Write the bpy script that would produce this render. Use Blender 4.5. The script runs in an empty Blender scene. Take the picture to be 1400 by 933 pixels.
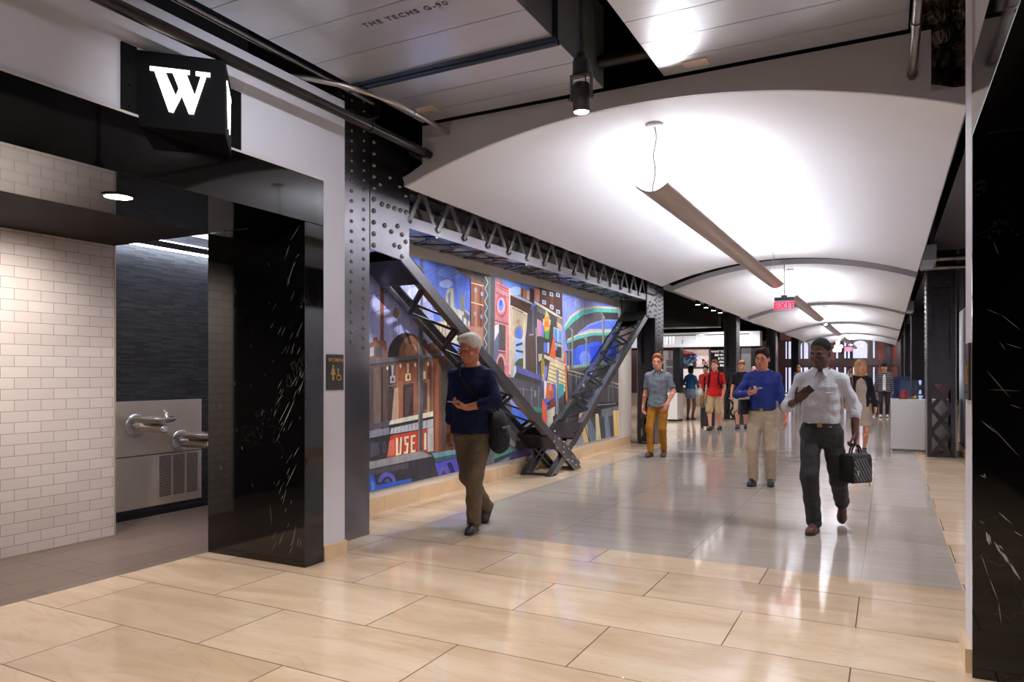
import bpy, math, random
import numpy as np
from mathutils import Vector, Matrix
random.seed(7)
R = math.radians
scene = bpy.context.scene
C = scene.collection
H_CAM = 1.45
YAW = R(27.46)
SN, CS = math.sin(YAW), math.cos(YAW)
FOC = 987.0

# ------------------------------------------------------------------ survey helpers (photo measurements -> metres)
def ground(px, py):
    d = FOC * H_CAM / (py - 511.0); r = (px - 700.0) / FOC * d
    return (-SN * d + CS * r, CS * d + SN * r)
def on_x(px, py, X):
    t = (px - 700.0) / FOC
    d = X / (-SN + CS * t)
    return ((CS + SN * t) * d, H_CAM - (py - 511.0) / FOC * d)
def x_at(px, Y):
    t = (px - 700.0) / FOC
    return Y * (-SN + CS * t) / (CS + SN * t)

# ------------------------------------------------------------------ materials
def lin(c):
    return tuple(((v / 255.0) / 12.92 if v / 255.0 <= 0.04045 else ((v / 255.0 + 0.055) / 1.055) ** 2.4) for v in c)
MATS = {}
class NT:
    def __init__(s, name):
        s.m = bpy.data.materials.new(name); s.m.use_nodes = True
        s.t = s.m.node_tree; s.b = s.t.nodes['Principled BSDF']
    def n(s, kind, **kw):
        nd = s.t.nodes.new(kind)
        for k, v in kw.items():
            if k in nd.inputs: nd.inputs[k].default_value = v
            else: setattr(nd, k, v)
        return nd
    def l(s, a, b): s.t.links.new(a, b)
    def pos(s, scale=(1, 1, 1), loc=(0, 0, 0), rot=(0, 0, 0), kind='Position'):
        if kind == 'Position': o = s.n('ShaderNodeNewGeometry').outputs['Position']
        else: o = s.n('ShaderNodeTexCoord').outputs['Object']
        mp = s.n('ShaderNodeMapping'); s.l(o, mp.inputs['Vector'])
        mp.inputs['Scale'].default_value = scale; mp.inputs['Location'].default_value = loc; mp.inputs['Rotation'].default_value = rot
        return mp.outputs['Vector']
    def ramp(s, fac, stops):
        r = s.n('ShaderNodeValToRGB'); s.l(fac, r.inputs['Fac'])
        e = r.color_ramp.elements
        while len(e) < len(stops): e.new(0.5)
        for el, (p, c) in zip(e, stops):
            el.position = p; el.color = (*c, 1) if len(c) == 3 else c
        return r.outputs['Color']
    def mix(s, fac, a, b, blend='MIX'):
        m = s.n('ShaderNodeMix', data_type='RGBA', blend_type=blend)
        for sock, v in ((m.inputs['Factor'], fac), (m.inputs['A'], a), (m.inputs['B'], b)):
            pass
        ins = [i for i in m.inputs if i.name in ('Factor', 'A', 'B') and i.enabled]
        fi = m.inputs[0]; ai = m.inputs[6]; bi = m.inputs[7]
        for sock, v in ((fi, fac), (ai, a), (bi, b)):
            if isinstance(v, (int, float)): sock.default_value = v
            elif isinstance(v, tuple): sock.default_value = (*v, 1) if len(v) == 3 else v
            else: s.l(v, sock)
        return m.outputs[2]
    def bump(s, h, strength=0.2, dist=0.01):
        b = s.n('ShaderNodeBump'); b.inputs['Strength'].default_value = strength; b.inputs['Distance'].default_value = dist
        s.l(h, b.inputs['Height']); s.l(b.outputs['Normal'], s.b.inputs['Normal'])
    def set(s, col=None, rough=None, metal=None, spec=None):
        if col is not None:
            if isinstance(col, tuple): s.b.inputs['Base Color'].default_value = (*col, 1)
            else: s.l(col, s.b.inputs['Base Color'])
        if rough is not None:
            if isinstance(rough, (int, float)): s.b.inputs['Roughness'].default_value = rough
            else: s.l(rough, s.b.inputs['Roughness'])
        if metal is not None: s.b.inputs['Metallic'].default_value = metal
        if spec is not None: s.b.inputs['Specular IOR Level'].default_value = spec
        return s.m

def mat(name, rgb, rough=0.5, metal=0.0, spec=0.5, var=0.06, vscale=6.0, bump=0.0, bscale=40.0, emit=None, estr=0.0):
    """plain surface with a little procedural mottling"""
    if name in MATS: return MATS[name]
    t = NT(name); c = lin(rgb)
    nz = t.n('ShaderNodeTexNoise', Scale=vscale, Detail=4.0, Roughness=0.6)
    t.l(t.pos(kind='Object'), nz.inputs['Vector'])
    a = tuple(max(0, v * (1 - var)) for v in c); b = tuple(min(1, v * (1 + var)) for v in c)
    t.set(t.ramp(nz.outputs['Fac'], [(0.3, a), (0.7, b)]), rough, metal, spec)
    if bump:
        n2 = t.n('ShaderNodeTexNoise', Scale=bscale, Detail=3.0)
        t.l(t.pos(kind='Object'), n2.inputs['Vector']); t.bump(n2.outputs['Fac'], bump, 0.01)
    if emit:
        t.b.inputs['Emission Color'].default_value = (*lin(emit), 1); t.b.inputs['Emission Strength'].default_value = estr
    MATS[name] = t.m
    return t.m

def cloth(name, rgb, fold=0.35, rough=0.85):
    if name in MATS: return MATS[name]
    t = NT(name); c = lin(rgb)
    wv = t.n('ShaderNodeTexNoise', Scale=260.0, Detail=2.0); t.l(t.pos(kind='Object'), wv.inputs['Vector'])
    t.set(t.ramp(wv.outputs['Fac'], [(0.3, tuple(v * 0.9 for v in c)), (0.7, tuple(min(1, v * 1.08) for v in c))]), rough, 0, 0.25)
    f = t.n('ShaderNodeTexNoise', Scale=9.0, Detail=3.0, Roughness=0.55, Distortion=0.8)
    t.l(t.pos(scale=(1, 1, 0.8), rot=(0.5, 0.4, 0), kind='Object'), f.inputs['Vector'])
    t.bump(f.outputs['Fac'], fold, 0.06)
    MATS[name] = t.m
    return t.m

def skin(name, rgb):
    if name in MATS: return MATS[name]
    t = NT(name); c = lin(rgb)
    nz = t.n('ShaderNodeTexNoise', Scale=22.0, Detail=4.0); t.l(t.pos(kind='Object'), nz.inputs['Vector'])
    t.set(t.ramp(nz.outputs['Fac'], [(0.3, tuple(v * 0.9 for v in c)), (0.7, (min(1, c[0] * 1.08), c[1] * 1.0, c[2] * 0.98))]), 0.48, 0, 0.4)
    MATS[name] = t.m
    return t.m

# ------------------------------------------------------------------ mesh collector
class MB:
    def __init__(s): s.v = []; s.f = []; s.mi = []; s.sm = []; s.cur = 0
    def add(s, vs, fs, smooth=False):
        o = len(s.v); s.v += [tuple(v) for v in vs]
        for f in fs: s.f.append(tuple(o + i for i in f)); s.mi.append(s.cur); s.sm.append(smooth)
        return s
    def use(s, i): s.cur = i; return s
    def box(s, x0, x1, y0, y1, z0, z1):
        x0, x1 = min(x0, x1), max(x0, x1); y0, y1 = min(y0, y1), max(y0, y1); z0, z1 = min(z0, z1), max(z0, z1)
        return s.add([(x0, y0, z0), (x1, y0, z0), (x1, y1, z0), (x0, y1, z0), (x0, y0, z1), (x1, y0, z1), (x1, y1, z1), (x0, y1, z1)],
                     [(0, 3, 2, 1), (4, 5, 6, 7), (0, 1, 5, 4), (1, 2, 6, 5), (2, 3, 7, 6), (3, 0, 4, 7)])
    def obox(s, c, ax, ay, az):
        c = Vector(c); ax = Vector(ax); ay = Vector(ay); az = Vector(az)
        if ax.cross(ay).dot(az) < 0: ay = -ay
        vs = [c + i * ax + j * ay + k * az for k in (-1, 1) for i, j in ((-1, -1), (1, -1), (1, 1), (-1, 1))]
        return s.add(vs, [(0, 3, 2, 1), (4, 5, 6, 7), (0, 1, 5, 4), (1, 2, 6, 5), (2, 3, 7, 6), (3, 0, 4, 7)])
    def bar(s, a, b, w, h, up=(0, 0, 1)):
        """rectangular bar from a to b: w across, h along up"""
        a = Vector(a); b = Vector(b); d = (b - a); L = d.length; d.normalize()
        u = Vector(up); u = (u - d * u.dot(d)); u.normalize(); sd = d.cross(u)
        return s.obox((a + b) / 2, d * L / 2, sd * w / 2, u * h / 2)
    def tube(s, pts, r, n=12, caps=True):
        pts = [Vector(p) for p in pts]; m = len(pts); rings = []
        rs = r if isinstance(r, (list, tuple)) else [r] * m
        prev = None
        for i, p in enumerate(pts):
            d = (pts[min(i + 1, m - 1)] - pts[max(i - 1, 0)]).normalized()
            if prev is None:
                u = Vector((0, 0, 1)) if abs(d.z) < 0.9 else Vector((1, 0, 0))
            else: u = prev
            u = (u - d * u.dot(d)).normalized(); prev = u; w = d.cross(u)
            rings.append([p + rs[i] * (math.cos(2 * math.pi * k / n) * u + math.sin(2 * math.pi * k / n) * w) for k in range(n)])
        vs = [v for rg in rings for v in rg]; fs = []
        for i in range(m - 1):
            for k in range(n):
                k2 = (k + 1) % n
                fs.append((i * n + k, i * n + k2, (i + 1) * n + k2, (i + 1) * n + k))
        s.add(vs, fs, True)
        if caps:
            s.add(rings[0], [tuple(range(n))[::-1]]); s.add(rings[-1], [tuple(range(n))])
        return s
    def lathe(s, c, prof, axis=(0, 0, 1), n=24, sx=1.0, u=None):
        """prof: (radius, height) along axis"""
        c = Vector(c); a = Vector(axis).normalized()
        uu = Vector(u) if u else (Vector((1, 0, 0)) if abs(a.x) < 0.9 else Vector((0, 1, 0)))
        uu = (uu - a * uu.dot(a)).normalized(); w = a.cross(uu)
        vs = []; fs = []
        for r, h in prof:
            for k in range(n):
                t = 2 * math.pi * k / n
                vs.append(c + a * h + r * (math.cos(t) * uu * sx + math.sin(t) * w))
        for i in range(len(prof) - 1):
            for k in range(n):
                k2 = (k + 1) % n
                fs.append((i * n + k, i * n + k2, (i + 1) * n + k2, (i + 1) * n + k))
        s.add(vs, fs, True)
        if prof[0][0] > 1e-5: s.add(vs[:n], [tuple(range(n))[::-1]])
        if prof[-1][0] > 1e-5: s.add(vs[-n:], [tuple(range(n))])
        return s
    def rivet(s, c, nrm, r=0.018, n=8):
        return s.lathe(c, [(r, -0.002), (r * 0.92, r * 0.35), (r * 0.6, r * 0.68), (0.0, r * 0.8)], nrm, n)
    def prism(s, poly, fn, a0, a1):
        """poly: 2-D outline; fn(u, v, a) -> 3-D point"""
        n = len(poly)
        vs = [fn(u, v, a0) for u, v in poly] + [fn(u, v, a1) for u, v in poly]
        fs = [tuple(range(n)), tuple(range(2 * n - 1, n - 1, -1))] + [(i, n + i, n + (i + 1) % n, (i + 1) % n) for i in range(n)]
        return s.add(vs, fs)
    def build(s, name, mats, parent=None, bevel=0.0, local=False, recalc=True):
        if not isinstance(mats, (list, tuple)): mats = [mats]
        V = s.v
        o = None
        if parent is not None:
            off = Vector((0, 0, 0)) if local else parent['_org'] if '_org' in parent else None
            off = Vector(off) if off is not None else Vector((0, 0, 0))
            loc = None
        else:
            xs = [v[0] for v in V]; ys = [v[1] for v in V]; zs = [v[2] for v in V]
            off = Vector(((min(xs) + max(xs)) / 2, (min(ys) + max(ys)) / 2, min(zs))); loc = off
        me = bpy.data.meshes.new(name)
        me.from_pydata([(v[0] - off[0], v[1] - off[1], v[2] - off[2]) for v in V], [], s.f)
        for m in mats: me.materials.append(m)
        me.polygons.foreach_set('material_index', s.mi); me.polygons.foreach_set('use_smooth', s.sm)
        if recalc:
            import bmesh
            bm = bmesh.new(); bm.from_mesh(me); bmesh.ops.recalc_face_normals(bm, faces=bm.faces); bm.to_mesh(me); bm.free()
        me.update()
        o = bpy.data.objects.new(name, me); C.objects.link(o)
        if parent is not None: o.parent = parent
        else:
            o.location = loc; ORG[o.name] = loc.copy()
        if bevel:
            b = o.modifiers.new('bevel', 'BEVEL'); b.width = bevel; b.segments = 2; b.limit_method = 'ANGLE'; b.angle_limit = R(40)
        return o
ORG = {}
# parents remember their own world origin so that children can be given in world coordinates
_build = MB.build
def _b(s, name, mats, parent=None, bevel=0.0, local=False, recalc=True):
    if parent is not None and not local:
        org = ORG.get(parent.name, Vector((0, 0, 0)))
        s2 = MB(); s2.v = [(v[0] - org[0], v[1] - org[1], v[2] - org[2]) for v in s.v]; s2.f, s2.mi, s2.sm = s.f, s.mi, s.sm
        o = _build(s2, name, mats, parent, bevel, True, recalc); ORG[o.name] = org.copy(); return o
    return _build(s, name, mats, parent, bevel, local, recalc)
MB.build = _b

def tag(o, label, cat, group=None, kind=None):
    o['label'] = label; o['category'] = cat
    if group: o['group'] = group
    if kind: o['kind'] = kind
    return o
def struct(o): o['kind'] = 'structure'; return o
def thing(name, loc, label, cat, group=None, kind=None):
    o = bpy.data.objects.new(name, None); C.objects.link(o); o.location = loc; o.empty_display_size = 0.1
    ORG[o.name] = Vector(loc)
    return tag(o, label, cat, group, kind)
def copy_tree(o, parent=None):
    c = o.copy(); C.objects.link(c)
    if parent is not None: c.parent = parent
    for ch in list(o.children): copy_tree(ch, c)
    return c
def text_mesh(body, size, extrude=0.002, align='CENTER', bold=0.0, spacing=1.0):
    cu = bpy.data.curves.new('lettering', 'FONT'); cu.body = body; cu.size = size; cu.extrude = extrude
    cu.align_x = align; cu.align_y = 'CENTER'; cu.offset = bold; cu.space_character = spacing; cu.resolution_u = 3
    o = bpy.data.objects.new('lettering', cu); C.objects.link(o)
    dg = bpy.context.evaluated_depsgraph_get(); dg.update()
    me = bpy.data.meshes.new_from_object(o.evaluated_get(dg))
    vs = [tuple(v.co) for v in me.vertices]; fs = [tuple(p.vertices) for p in me.polygons]
    bpy.data.objects.remove(o); bpy.data.curves.remove(cu); bpy.data.meshes.remove(me)
    return vs, fs
def add_text(mb, body, size, org, right, up, **kw):
    vs, fs = text_mesh(body, size, **kw)
    o = Vector(org); r = Vector(right).normalized(); u = Vector(up).normalized(); n = r.cross(u)
    mb.add([o + r * v[0] + u * v[1] + n * v[2] for v in vs], fs)
    return mb
# ------------------------------------------------------------------ surface materials
def m_floor_marble():
    t = NT('beige_marble_slabs')
    v = t.pos(loc=(1.41, -2.655, 0))
    br = t.n('ShaderNodeTexBrick', Scale=1.0, offset=0.5, offset_frequency=2)
    br.inputs['Mortar Size'].default_value = 0.0032; br.inputs['Mortar Smooth'].default_value = 0.0
    br.inputs['Brick Width'].default_value = 1.25; br.inputs['Row Height'].default_value = 0.635; br.inputs['Bias'].default_value = 0.0
    br.inputs['Color1'].default_value = (0, 0, 0, 1); br.inputs['Color2'].default_value = (1, 1, 1, 1); br.inputs['Mortar'].default_value = (0.5, 0.5, 0.5, 1)
    t.l(v, br.inputs['Vector'])
    # each slab has its own veining: shift the vein pattern by the slab's random value
    sh = t.n('ShaderNodeVectorMath', operation='SCALE'); t.l(br.outputs['Color'], sh.inputs[0]); sh.inputs['Scale'].default_value = 7.0
    ad = t.n('ShaderNodeVectorMath', operation='ADD'); t.l(t.pos(scale=(0.9, 3.2, 1), rot=(0, 0, R(-14))), ad.inputs[0]); t.l(sh.outputs[0], ad.inputs[1])
    nz = t.n('ShaderNodeTexNoise', Scale=1.1, Detail=4.0, Roughness=0.5, Distortion=0.7); t.l(ad.outputs[0], nz.inputs['Vector'])
    base = t.ramp(nz.outputs['Fac'], [(0.28, lin((200, 172, 142))), (0.5, lin((214, 188, 160))), (0.75, lin((226, 204, 180)))])
    tone = t.ramp(br.outputs['Color'], [(0.0, (0.90, 0.89, 0.87)), (1.0, (1.04, 1.04, 1.04))])
    base = t.mix(1.0, base, tone, 'MULTIPLY')
    vn = t.n('ShaderNodeTexNoise', Scale=1.5, Detail=3.0, Roughness=0.45, Distortion=1.2); t.l(ad.outputs[0], vn.inputs['Vector'])
    vein = t.ramp(vn.outputs['Fac'], [(0.47, (0, 0, 0)), (0.495, (1, 1, 1)), (0.52, (0, 0, 0))])
    vb = t.n('ShaderNodeMath', operation='MULTIPLY'); t.l(vein, vb.inputs[0]); vb.inputs[1].default_value = 0.14
    col = t.mix(vb.outputs[0], base, lin((160, 116, 76)))
    col = t.mix(br.outputs['Fac'], col, lin((96, 72, 52)))
    rg = t.ramp(nz.outputs['Fac'], [(0.3, (0.07,) * 3), (0.7, (0.11,) * 3)])
    t.set(col, rg, 0, 0.5)
    iv = t.n('ShaderNodeMath', operation='SUBTRACT'); iv.inputs[0].default_value = 1.0; t.l(br.outputs['Fac'], iv.inputs[1])
    t.bump(iv.outputs[0], 0.25, 0.002)
    return t.m
def m_floor_grey():
    t = NT('grey_limestone_tiles')
    br = t.n('ShaderNodeTexBrick', Scale=1.0, offset=0.0, offset_frequency=2)
    br.inputs['Mortar Size'].default_value = 0.003; br.inputs['Mortar Smooth'].default_value = 0.0
    br.inputs['Brick Width'].default_value = 1.25; br.inputs['Row Height'].default_value = 0.475
    br.inputs['Color1'].default_value = (0, 0, 0, 1); br.inputs['Color2'].default_value = (1, 1, 1, 1); br.inputs['Mortar'].default_value = (0.5, 0.5, 0.5, 1)
    t.l(t.pos(loc=(1.41, -5.65, 0)), br.inputs['Vector'])
    nz = t.n('ShaderNodeTexNoise', Scale=2.0, Detail=8.0, Roughness=0.65, Distortion=0.6); t.l(t.pos(scale=(0.7, 3.5, 1)), nz.inputs['Vector'])
    base = t.ramp(nz.outputs['Fac'], [(0.3, lin((172, 159, 148))), (0.7, lin((188, 175, 164)))])
    base = t.mix(1.0, base, t.ramp(br.outputs['Color'], [(0.0, (0.93, 0.93, 0.93)), (1.0, (1.04, 1.04, 1.04))]), 'MULTIPLY')
    col = t.mix(br.outputs['Fac'], base, lin((136, 124, 114)))
    n2 = t.n('ShaderNodeTexNoise', Scale=6.0, Detail=6.0, Roughness=0.7); t.l(t.pos(scale=(1, 4, 1)), n2.inputs['Vector'])
    t.set(col, t.ramp(n2.outputs['Fac'], [(0.3, (0.07,) * 3), (0.7, (0.16,) * 3)]), 0, 0.5)
    t.bump(n2.outputs['Fac'], 0.02, 0.004)
    return t.m
def m_floor_rest():
    t = NT('taupe_porcelain_planks')
    br = t.n('ShaderNodeTexBrick', Scale=1.0, offset=0.37, offset_frequency=2)
    br.inputs['Mortar Size'].default_value = 0.004; br.inputs['Brick Width'].default_value = 0.62; br.inputs['Row Height'].default_value = 0.31
    br.inputs['Color1'].default_value = (*lin((118, 101, 92)), 1); br.inputs['Color2'].default_value = (*lin((128, 111, 101)), 1); br.inputs['Mortar'].default_value = (*lin((66, 54, 48)), 1)
    t.l(t.pos(rot=(0, 0, R(90)), loc=(0.1, 0.05, 0)), br.inputs['Vector'])
    t.set(br.outputs['Color'], 0.34, 0, 0.45)
    return t.m
def m_subway():
    t = NT('white_subway_tile')
    # wall runs along Y: brick u = Y, v = Z
    sep = t.n('ShaderNodeSeparateXYZ'); t.l(t.n('ShaderNodeNewGeometry').outputs['Position'], sep.inputs[0])
    cmb = t.n('ShaderNodeCombineXYZ'); t.l(sep.outputs['Y'], cmb.inputs['X']); t.l(sep.outputs['Z'], cmb.inputs['Y'])
    br = t.n('ShaderNodeTexBrick', Scale=1.0, offset=0.5, offset_frequency=2)
    br.inputs['Mortar Size'].default_value = 0.0022; br.inputs['Mortar Smooth'].default_value = 0.1; br.inputs['Brick Width'].default_value = 0.203; br.inputs['Row Height'].default_value = 0.0885
    br.inputs['Color1'].default_value = (*lin((214, 203, 197)), 1); br.inputs['Color2'].default_value = (*lin((206, 194, 187)), 1); br.inputs['Mortar'].default_value = (*lin((148, 136, 128)), 1)
    t.l(cmb.outputs[0], br.inputs['Vector'])
    t.set(br.outputs['Color'], 0.22, 0, 0.5)
    iv = t.n('ShaderNodeMath', operation='SUBTRACT'); iv.inputs[0].default_value = 1.0; t.l(br.outputs['Fac'], iv.inputs[1])
    t.bump(iv.outputs[0], 0.4, 0.002)
    return t.m
def m_slate():
    t = NT('dark_slate_mosaic')
    sep = t.n('ShaderNodeSeparateXYZ'); t.l(t.n('ShaderNodeNewGeometry').outputs['Position'], sep.inputs[0])
    cmb = t.n('ShaderNodeCombineXYZ'); t.l(sep.outputs['Y'], cmb.inputs['X']); t.l(sep.outputs['Z'], cmb.inputs['Y'])
    br = t.n('ShaderNodeTexBrick', Scale=1.0, offset=0.4, offset_frequency=3)
    br.inputs['Mortar Size'].default_value = 0.0012; br.inputs['Brick Width'].default_value = 0.15; br.inputs['Row Height'].default_value = 0.017
    br.inputs['Color1'].default_value = (*lin((36, 36, 38)), 1); br.inputs['Color2'].default_value = (*lin((62, 62, 65)), 1); br.inputs['Mortar'].default_value = (*lin((22, 22, 24)), 1)
    t.l(cmb.outputs[0], br.inputs['Vector'])
    t.set(br.outputs['Color'], 0.5, 0, 0.35)
    t.bump(br.outputs['Color'], 0.5, 0.006)
    return t.m
def m_marble_black(rot):
    t = NT('black_veined_marble')
    n1 = t.n('ShaderNodeTexNoise', Scale=0.8, Detail=7.0, Roughness=0.6, Distortion=0.2); t.l(t.pos(scale=(1.0, 1.0, 0.8), rot=(R(30), R(38), 0)), n1.inputs['Vector'])
    v1 = t.ramp(n1.outputs['Fac'], [(0.4975, (0, 0, 0)), (0.5, (0.08, 0.08, 0.08)), (0.5025, (0, 0, 0))])
    n2 = t.n('ShaderNodeTexNoise', Scale=1.3, Detail=2.0); t.l(t.pos(loc=(3, 1, 2)), n2.inputs['Vector'])
    msk = t.ramp(n2.outputs['Fac'], [(0.45, (0, 0, 0)), (0.62, (1, 1, 1))])
    col = t.mix(t.mix(1.0, v1, msk, 'MULTIPLY'), lin((11, 10, 11)), lin((176, 168, 162)))
    t.set(col, 0.05, 0, 0.6)
    return t.m
def m_galv():
    t = NT('galvanised_sheet_steel')
    n2 = t.n('ShaderNodeTexNoise', Scale=30.0, Detail=2.0); t.l(t.pos(scale=(0.10, 1, 1)), n2.inputs['Vector'])
    t.set(t.ramp(n2.outputs['Fac'], [(0.3, lin((206, 210, 217))), (0.7, lin((212, 215, 222)))]), 0.28, 0.7, 0.5)
    return t.m
def m_brick():
    t = NT('red_brick')
    sep = t.n('ShaderNodeSeparateXYZ'); t.l(t.n('ShaderNodeNewGeometry').outputs['Position'], sep.inputs[0])
    cmb = t.n('ShaderNodeCombineXYZ'); t.l(sep.outputs['X'], cmb.inputs['X']); t.l(sep.outputs['Z'], cmb.inputs['Y'])
    br = t.n('ShaderNodeTexBrick', Scale=1.0, offset=0.5)
    br.inputs['Mortar Size'].default_value = 0.006; br.inputs['Brick Width'].default_value = 0.215; br.inputs['Row Height'].default_value = 0.075
    br.inputs['Color1'].default_value = (*lin((138, 62, 50)), 1); br.inputs['Color2'].default_value = (*lin((112, 48, 42)), 1); br.inputs['Mortar'].default_value = (*lin((150, 120, 108)), 1)
    t.l(cmb.outputs[0], br.inputs['Vector']); t.set(br.outputs['Color'], 0.8)
    return t.m
def m_paint():
    t = NT('painted_canvas')
    at = t.n('ShaderNodeVertexColor', layer_name='paint')
    nz = t.n('ShaderNodeTexNoise', Scale=9.0, Detail=6.0, Roughness=0.7, Distortion=1.2); t.l(t.pos(scale=(1, 1.4, 0.55)), nz.inputs['Vector'])
    n2 = t.n('ShaderNodeTexNoise', Scale=3.0, Detail=3.0); t.l(t.pos(scale=(1, 3.0, 1.0)), n2.inputs['Vector'])
    c = t.mix(1.0, at.outputs['Color'], t.ramp(nz.outputs['Fac'], [(0.25, (0.66, 0.67, 0.72)), (0.75, (1.22, 1.2, 1.16))]), 'MULTIPLY')
    c = t.mix(0.8, c, t.ramp(n2.outputs['Fac'], [(0.3, (0.8, 0.8, 0.85)), (0.7, (1.15, 1.13, 1.1))]), 'MULTIPLY')
    t.set(c, 0.65, 0, 0.2)
    return t.m
def m_glass(name, tint=(1, 1, 1), refl=0.08):
    t = NT(name)
    tr = t.n('ShaderNodeBsdfTransparent'); tr.inputs['Color'].default_value = (*tint, 1)
    gl = t.n('ShaderNodeBsdfGlossy'); gl.inputs['Roughness'].default_value = 0.02
    fr = t.n('ShaderNodeFresnel'); fr.inputs['IOR'].default_value = 1.45
    mx = t.n('ShaderNodeMixShader'); t.l(fr.outputs[0], mx.inputs[0]); t.l(tr.outputs[0], mx.inputs[1]); t.l(gl.outputs[0], mx.inputs[2])
    t.l(mx.outputs[0], t.t.nodes['Material Output'].inputs['Surface'])
    return t.m
def m_foil():
    t = NT('black_foil_wrap')
    n1 = t.n('ShaderNodeTexNoise', Scale=14.0, Detail=4.0, Distortion=1.5); t.l(t.pos(scale=(1, 1, 0.5)), n1.inputs['Vector'])
    t.set(t.ramp(n1.outputs['Fac'], [(0.35, lin((30, 26, 23))), (0.65, lin((176, 156, 134)))]), 0.28, 0.7)
    t.bump(n1.outputs['Fac'], 0.9, 0.05)
    return t.m
M_MARBLE = m_floor_marble(); M_GREY = m_floor_grey(); M_REST = m_floor_rest(); M_SUBWAY = m_subway(); M_SLATE = m_slate()
M_BLACKM = m_marble_black((0, 0, R(20))); M_GALV = m_galv(); M_BRICK = m_brick(); M_PAINT = m_paint(); M_FOIL = m_foil()
M_GLASS = m_glass('clear_glass')
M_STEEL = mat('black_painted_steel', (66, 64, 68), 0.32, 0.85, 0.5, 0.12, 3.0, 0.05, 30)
M_STEEL_LIT = mat('black_steel_lit_copy', (138, 136, 141), 0.27, 0.9, 0.5, 0.12, 3.0, 0.03, 30)  # lighter copy of the black steel, vault reflection put into its colour
M_LAT_LIT = mat('lattice_steel_lit_copy', (128, 126, 128), 0.35, 0.3, 0.5, 0.12, 3.0, 0.03, 30)  # same steel on the lattice bars, lightened in colour to look lit
M_WHITE = mat('white_wall_paint', (214, 213, 222), 0.6, 0, 0.3, 0.02, 2)
M_VAULT = mat('white_vault_plaster', (228, 230, 236), 0.7, 0, 0.25, 0.015, 1.5)
M_FASCIA = mat('grey_fascia_paint', (184, 182, 190), 0.6, 0, 0.3, 0.02, 2)
M_BULK = mat('cream_wall_paint', (214, 205, 194), 0.6, 0, 0.3, 0.03, 2)
M_DECK = mat('black_ceiling_paint', (14, 13, 14), 0.8, 0, 0.2, 0.2, 2)
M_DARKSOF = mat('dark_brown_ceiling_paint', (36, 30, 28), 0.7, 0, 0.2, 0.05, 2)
M_PIPE = mat('weathered_steel_pipe', (120, 112, 108), 0.32, 0.85, 0.5, 0.25, 5)
M_DPIPE = mat('dark_steel_pipe', (54, 49, 48), 0.3, 0.8, 0.5, 0.3, 5)
M_CONDUIT = mat('zinc_conduit', (178, 174, 170), 0.28, 0.9, 0.5, 0.1, 5)
M_CHROME = mat('brushed_stainless', (206, 192, 174), 0.28, 0.6, 0.5, 0.06, 3)
M_POLISH = mat('polished_steel', (214, 210, 206), 0.2, 0.85, 0.5, 0.04, 3)
M_BLACKP = mat('black_plastic', (16, 16, 18), 0.35, 0, 0.5, 0.05)
M_VEIN = mat('white_marble_vein', (176, 168, 162), 0.1, 0, 0.5, 0.2, 30)
M_BASE = mat('beige_marble_base', (214, 184, 148), 0.25, 0, 0.5, 0.06, 3)
# ================================================================== SETTING
struct(MB().box(-16, 6, 5.65, 52, -0.1, -0.001).use(0).box(-16, 6, -7, 5.65, -0.1, -0.001).build('floor_slab', M_DECK))
struct(MB().add([(-4.89, -7, 0), (3.6, -7, 0), (3.6, 5.65, 0), (-4.89, 5.65, 0)], [(0, 1, 2, 3)])
       .add([(-4.89, 5.65, 0), (-3.96, 5.65, 0), (-3.96, 51, 0), (-4.89, 51, 0)], [(0, 1, 2, 3)])
       .add([(0.45, 5.65, 0), (3.6, 5.65, 0), (3.6, 51, 0), (0.45, 51, 0)], [(0, 1, 2, 3)])
       .add([(-14.2, 14.3, 0), (-4.89, 14.3, 0), (-4.89, 51, 0), (-14.2, 51, 0)], [(0, 1, 2, 3)]).build('floor', M_MARBLE))
struct(MB().add([(-3.96, 5.65, 0), (0.45, 5.65, 0), (0.45, 51, 0), (-3.96, 51, 0)], [(0, 1, 2, 3)]).build('floor_corridor', M_GREY))
struct(MB().add([(-6.8, -7, 0), (-4.89, -7, 0), (-4.89, 6.3, 0), (-6.8, 6.3, 0)], [(0, 1, 2, 3)]).build('floor_restroom', M_REST))
struct(MB().box(-14.3, 3.7, -7, 51, 4.7, 4.8).build('ceiling', M_DECK))
# left wall beside and above the portal
struct(MB().box(-3.99, -3.87, -7, 4.264, 2.935, 3.64).box(-3.99, -3.87, 4.264, 4.53, 0.115, 3.64).build('wall_left', M_WHITE))
struct(MB().box(-3.99, -3.845, 4.27, 4.53, 0, 0.115).build('baseboard_left', M_BASE))
struct(MB().box(-3.905, -3.852, -7, 4.268, 2.935, 2.95).build('trim_1', mat('pale_metal_trim', (226, 214, 204), 0.3, 0.3)))
struct(MB().box(-4.95, -4.88, 4.53, 14.7, 2.9, 4.7).box(-4.95, -4.0, 4.53, 4.56, 0, 4.7).box(-7, -4.0, -7, 4.5, 3.3, 3.36).build('wall_void', M_DECK))
# mural wall
struct(MB().box(-4.95, -4.73, 4.56, 14.5, 0.16, 3.6).box(-4.73, -4.70, 13.72, 14.1, 0.16, 2.85).build('wall_mural', M_BULK))
bb = MB()
y = 4.9
while y < 14.35: bb.box(-4.8, -4.712, y, min(y + 0.622, 14.4), 0, 0.16); y += 0.625
struct(bb.build('baseboard_mural', M_BASE, bevel=0.0015))
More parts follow.
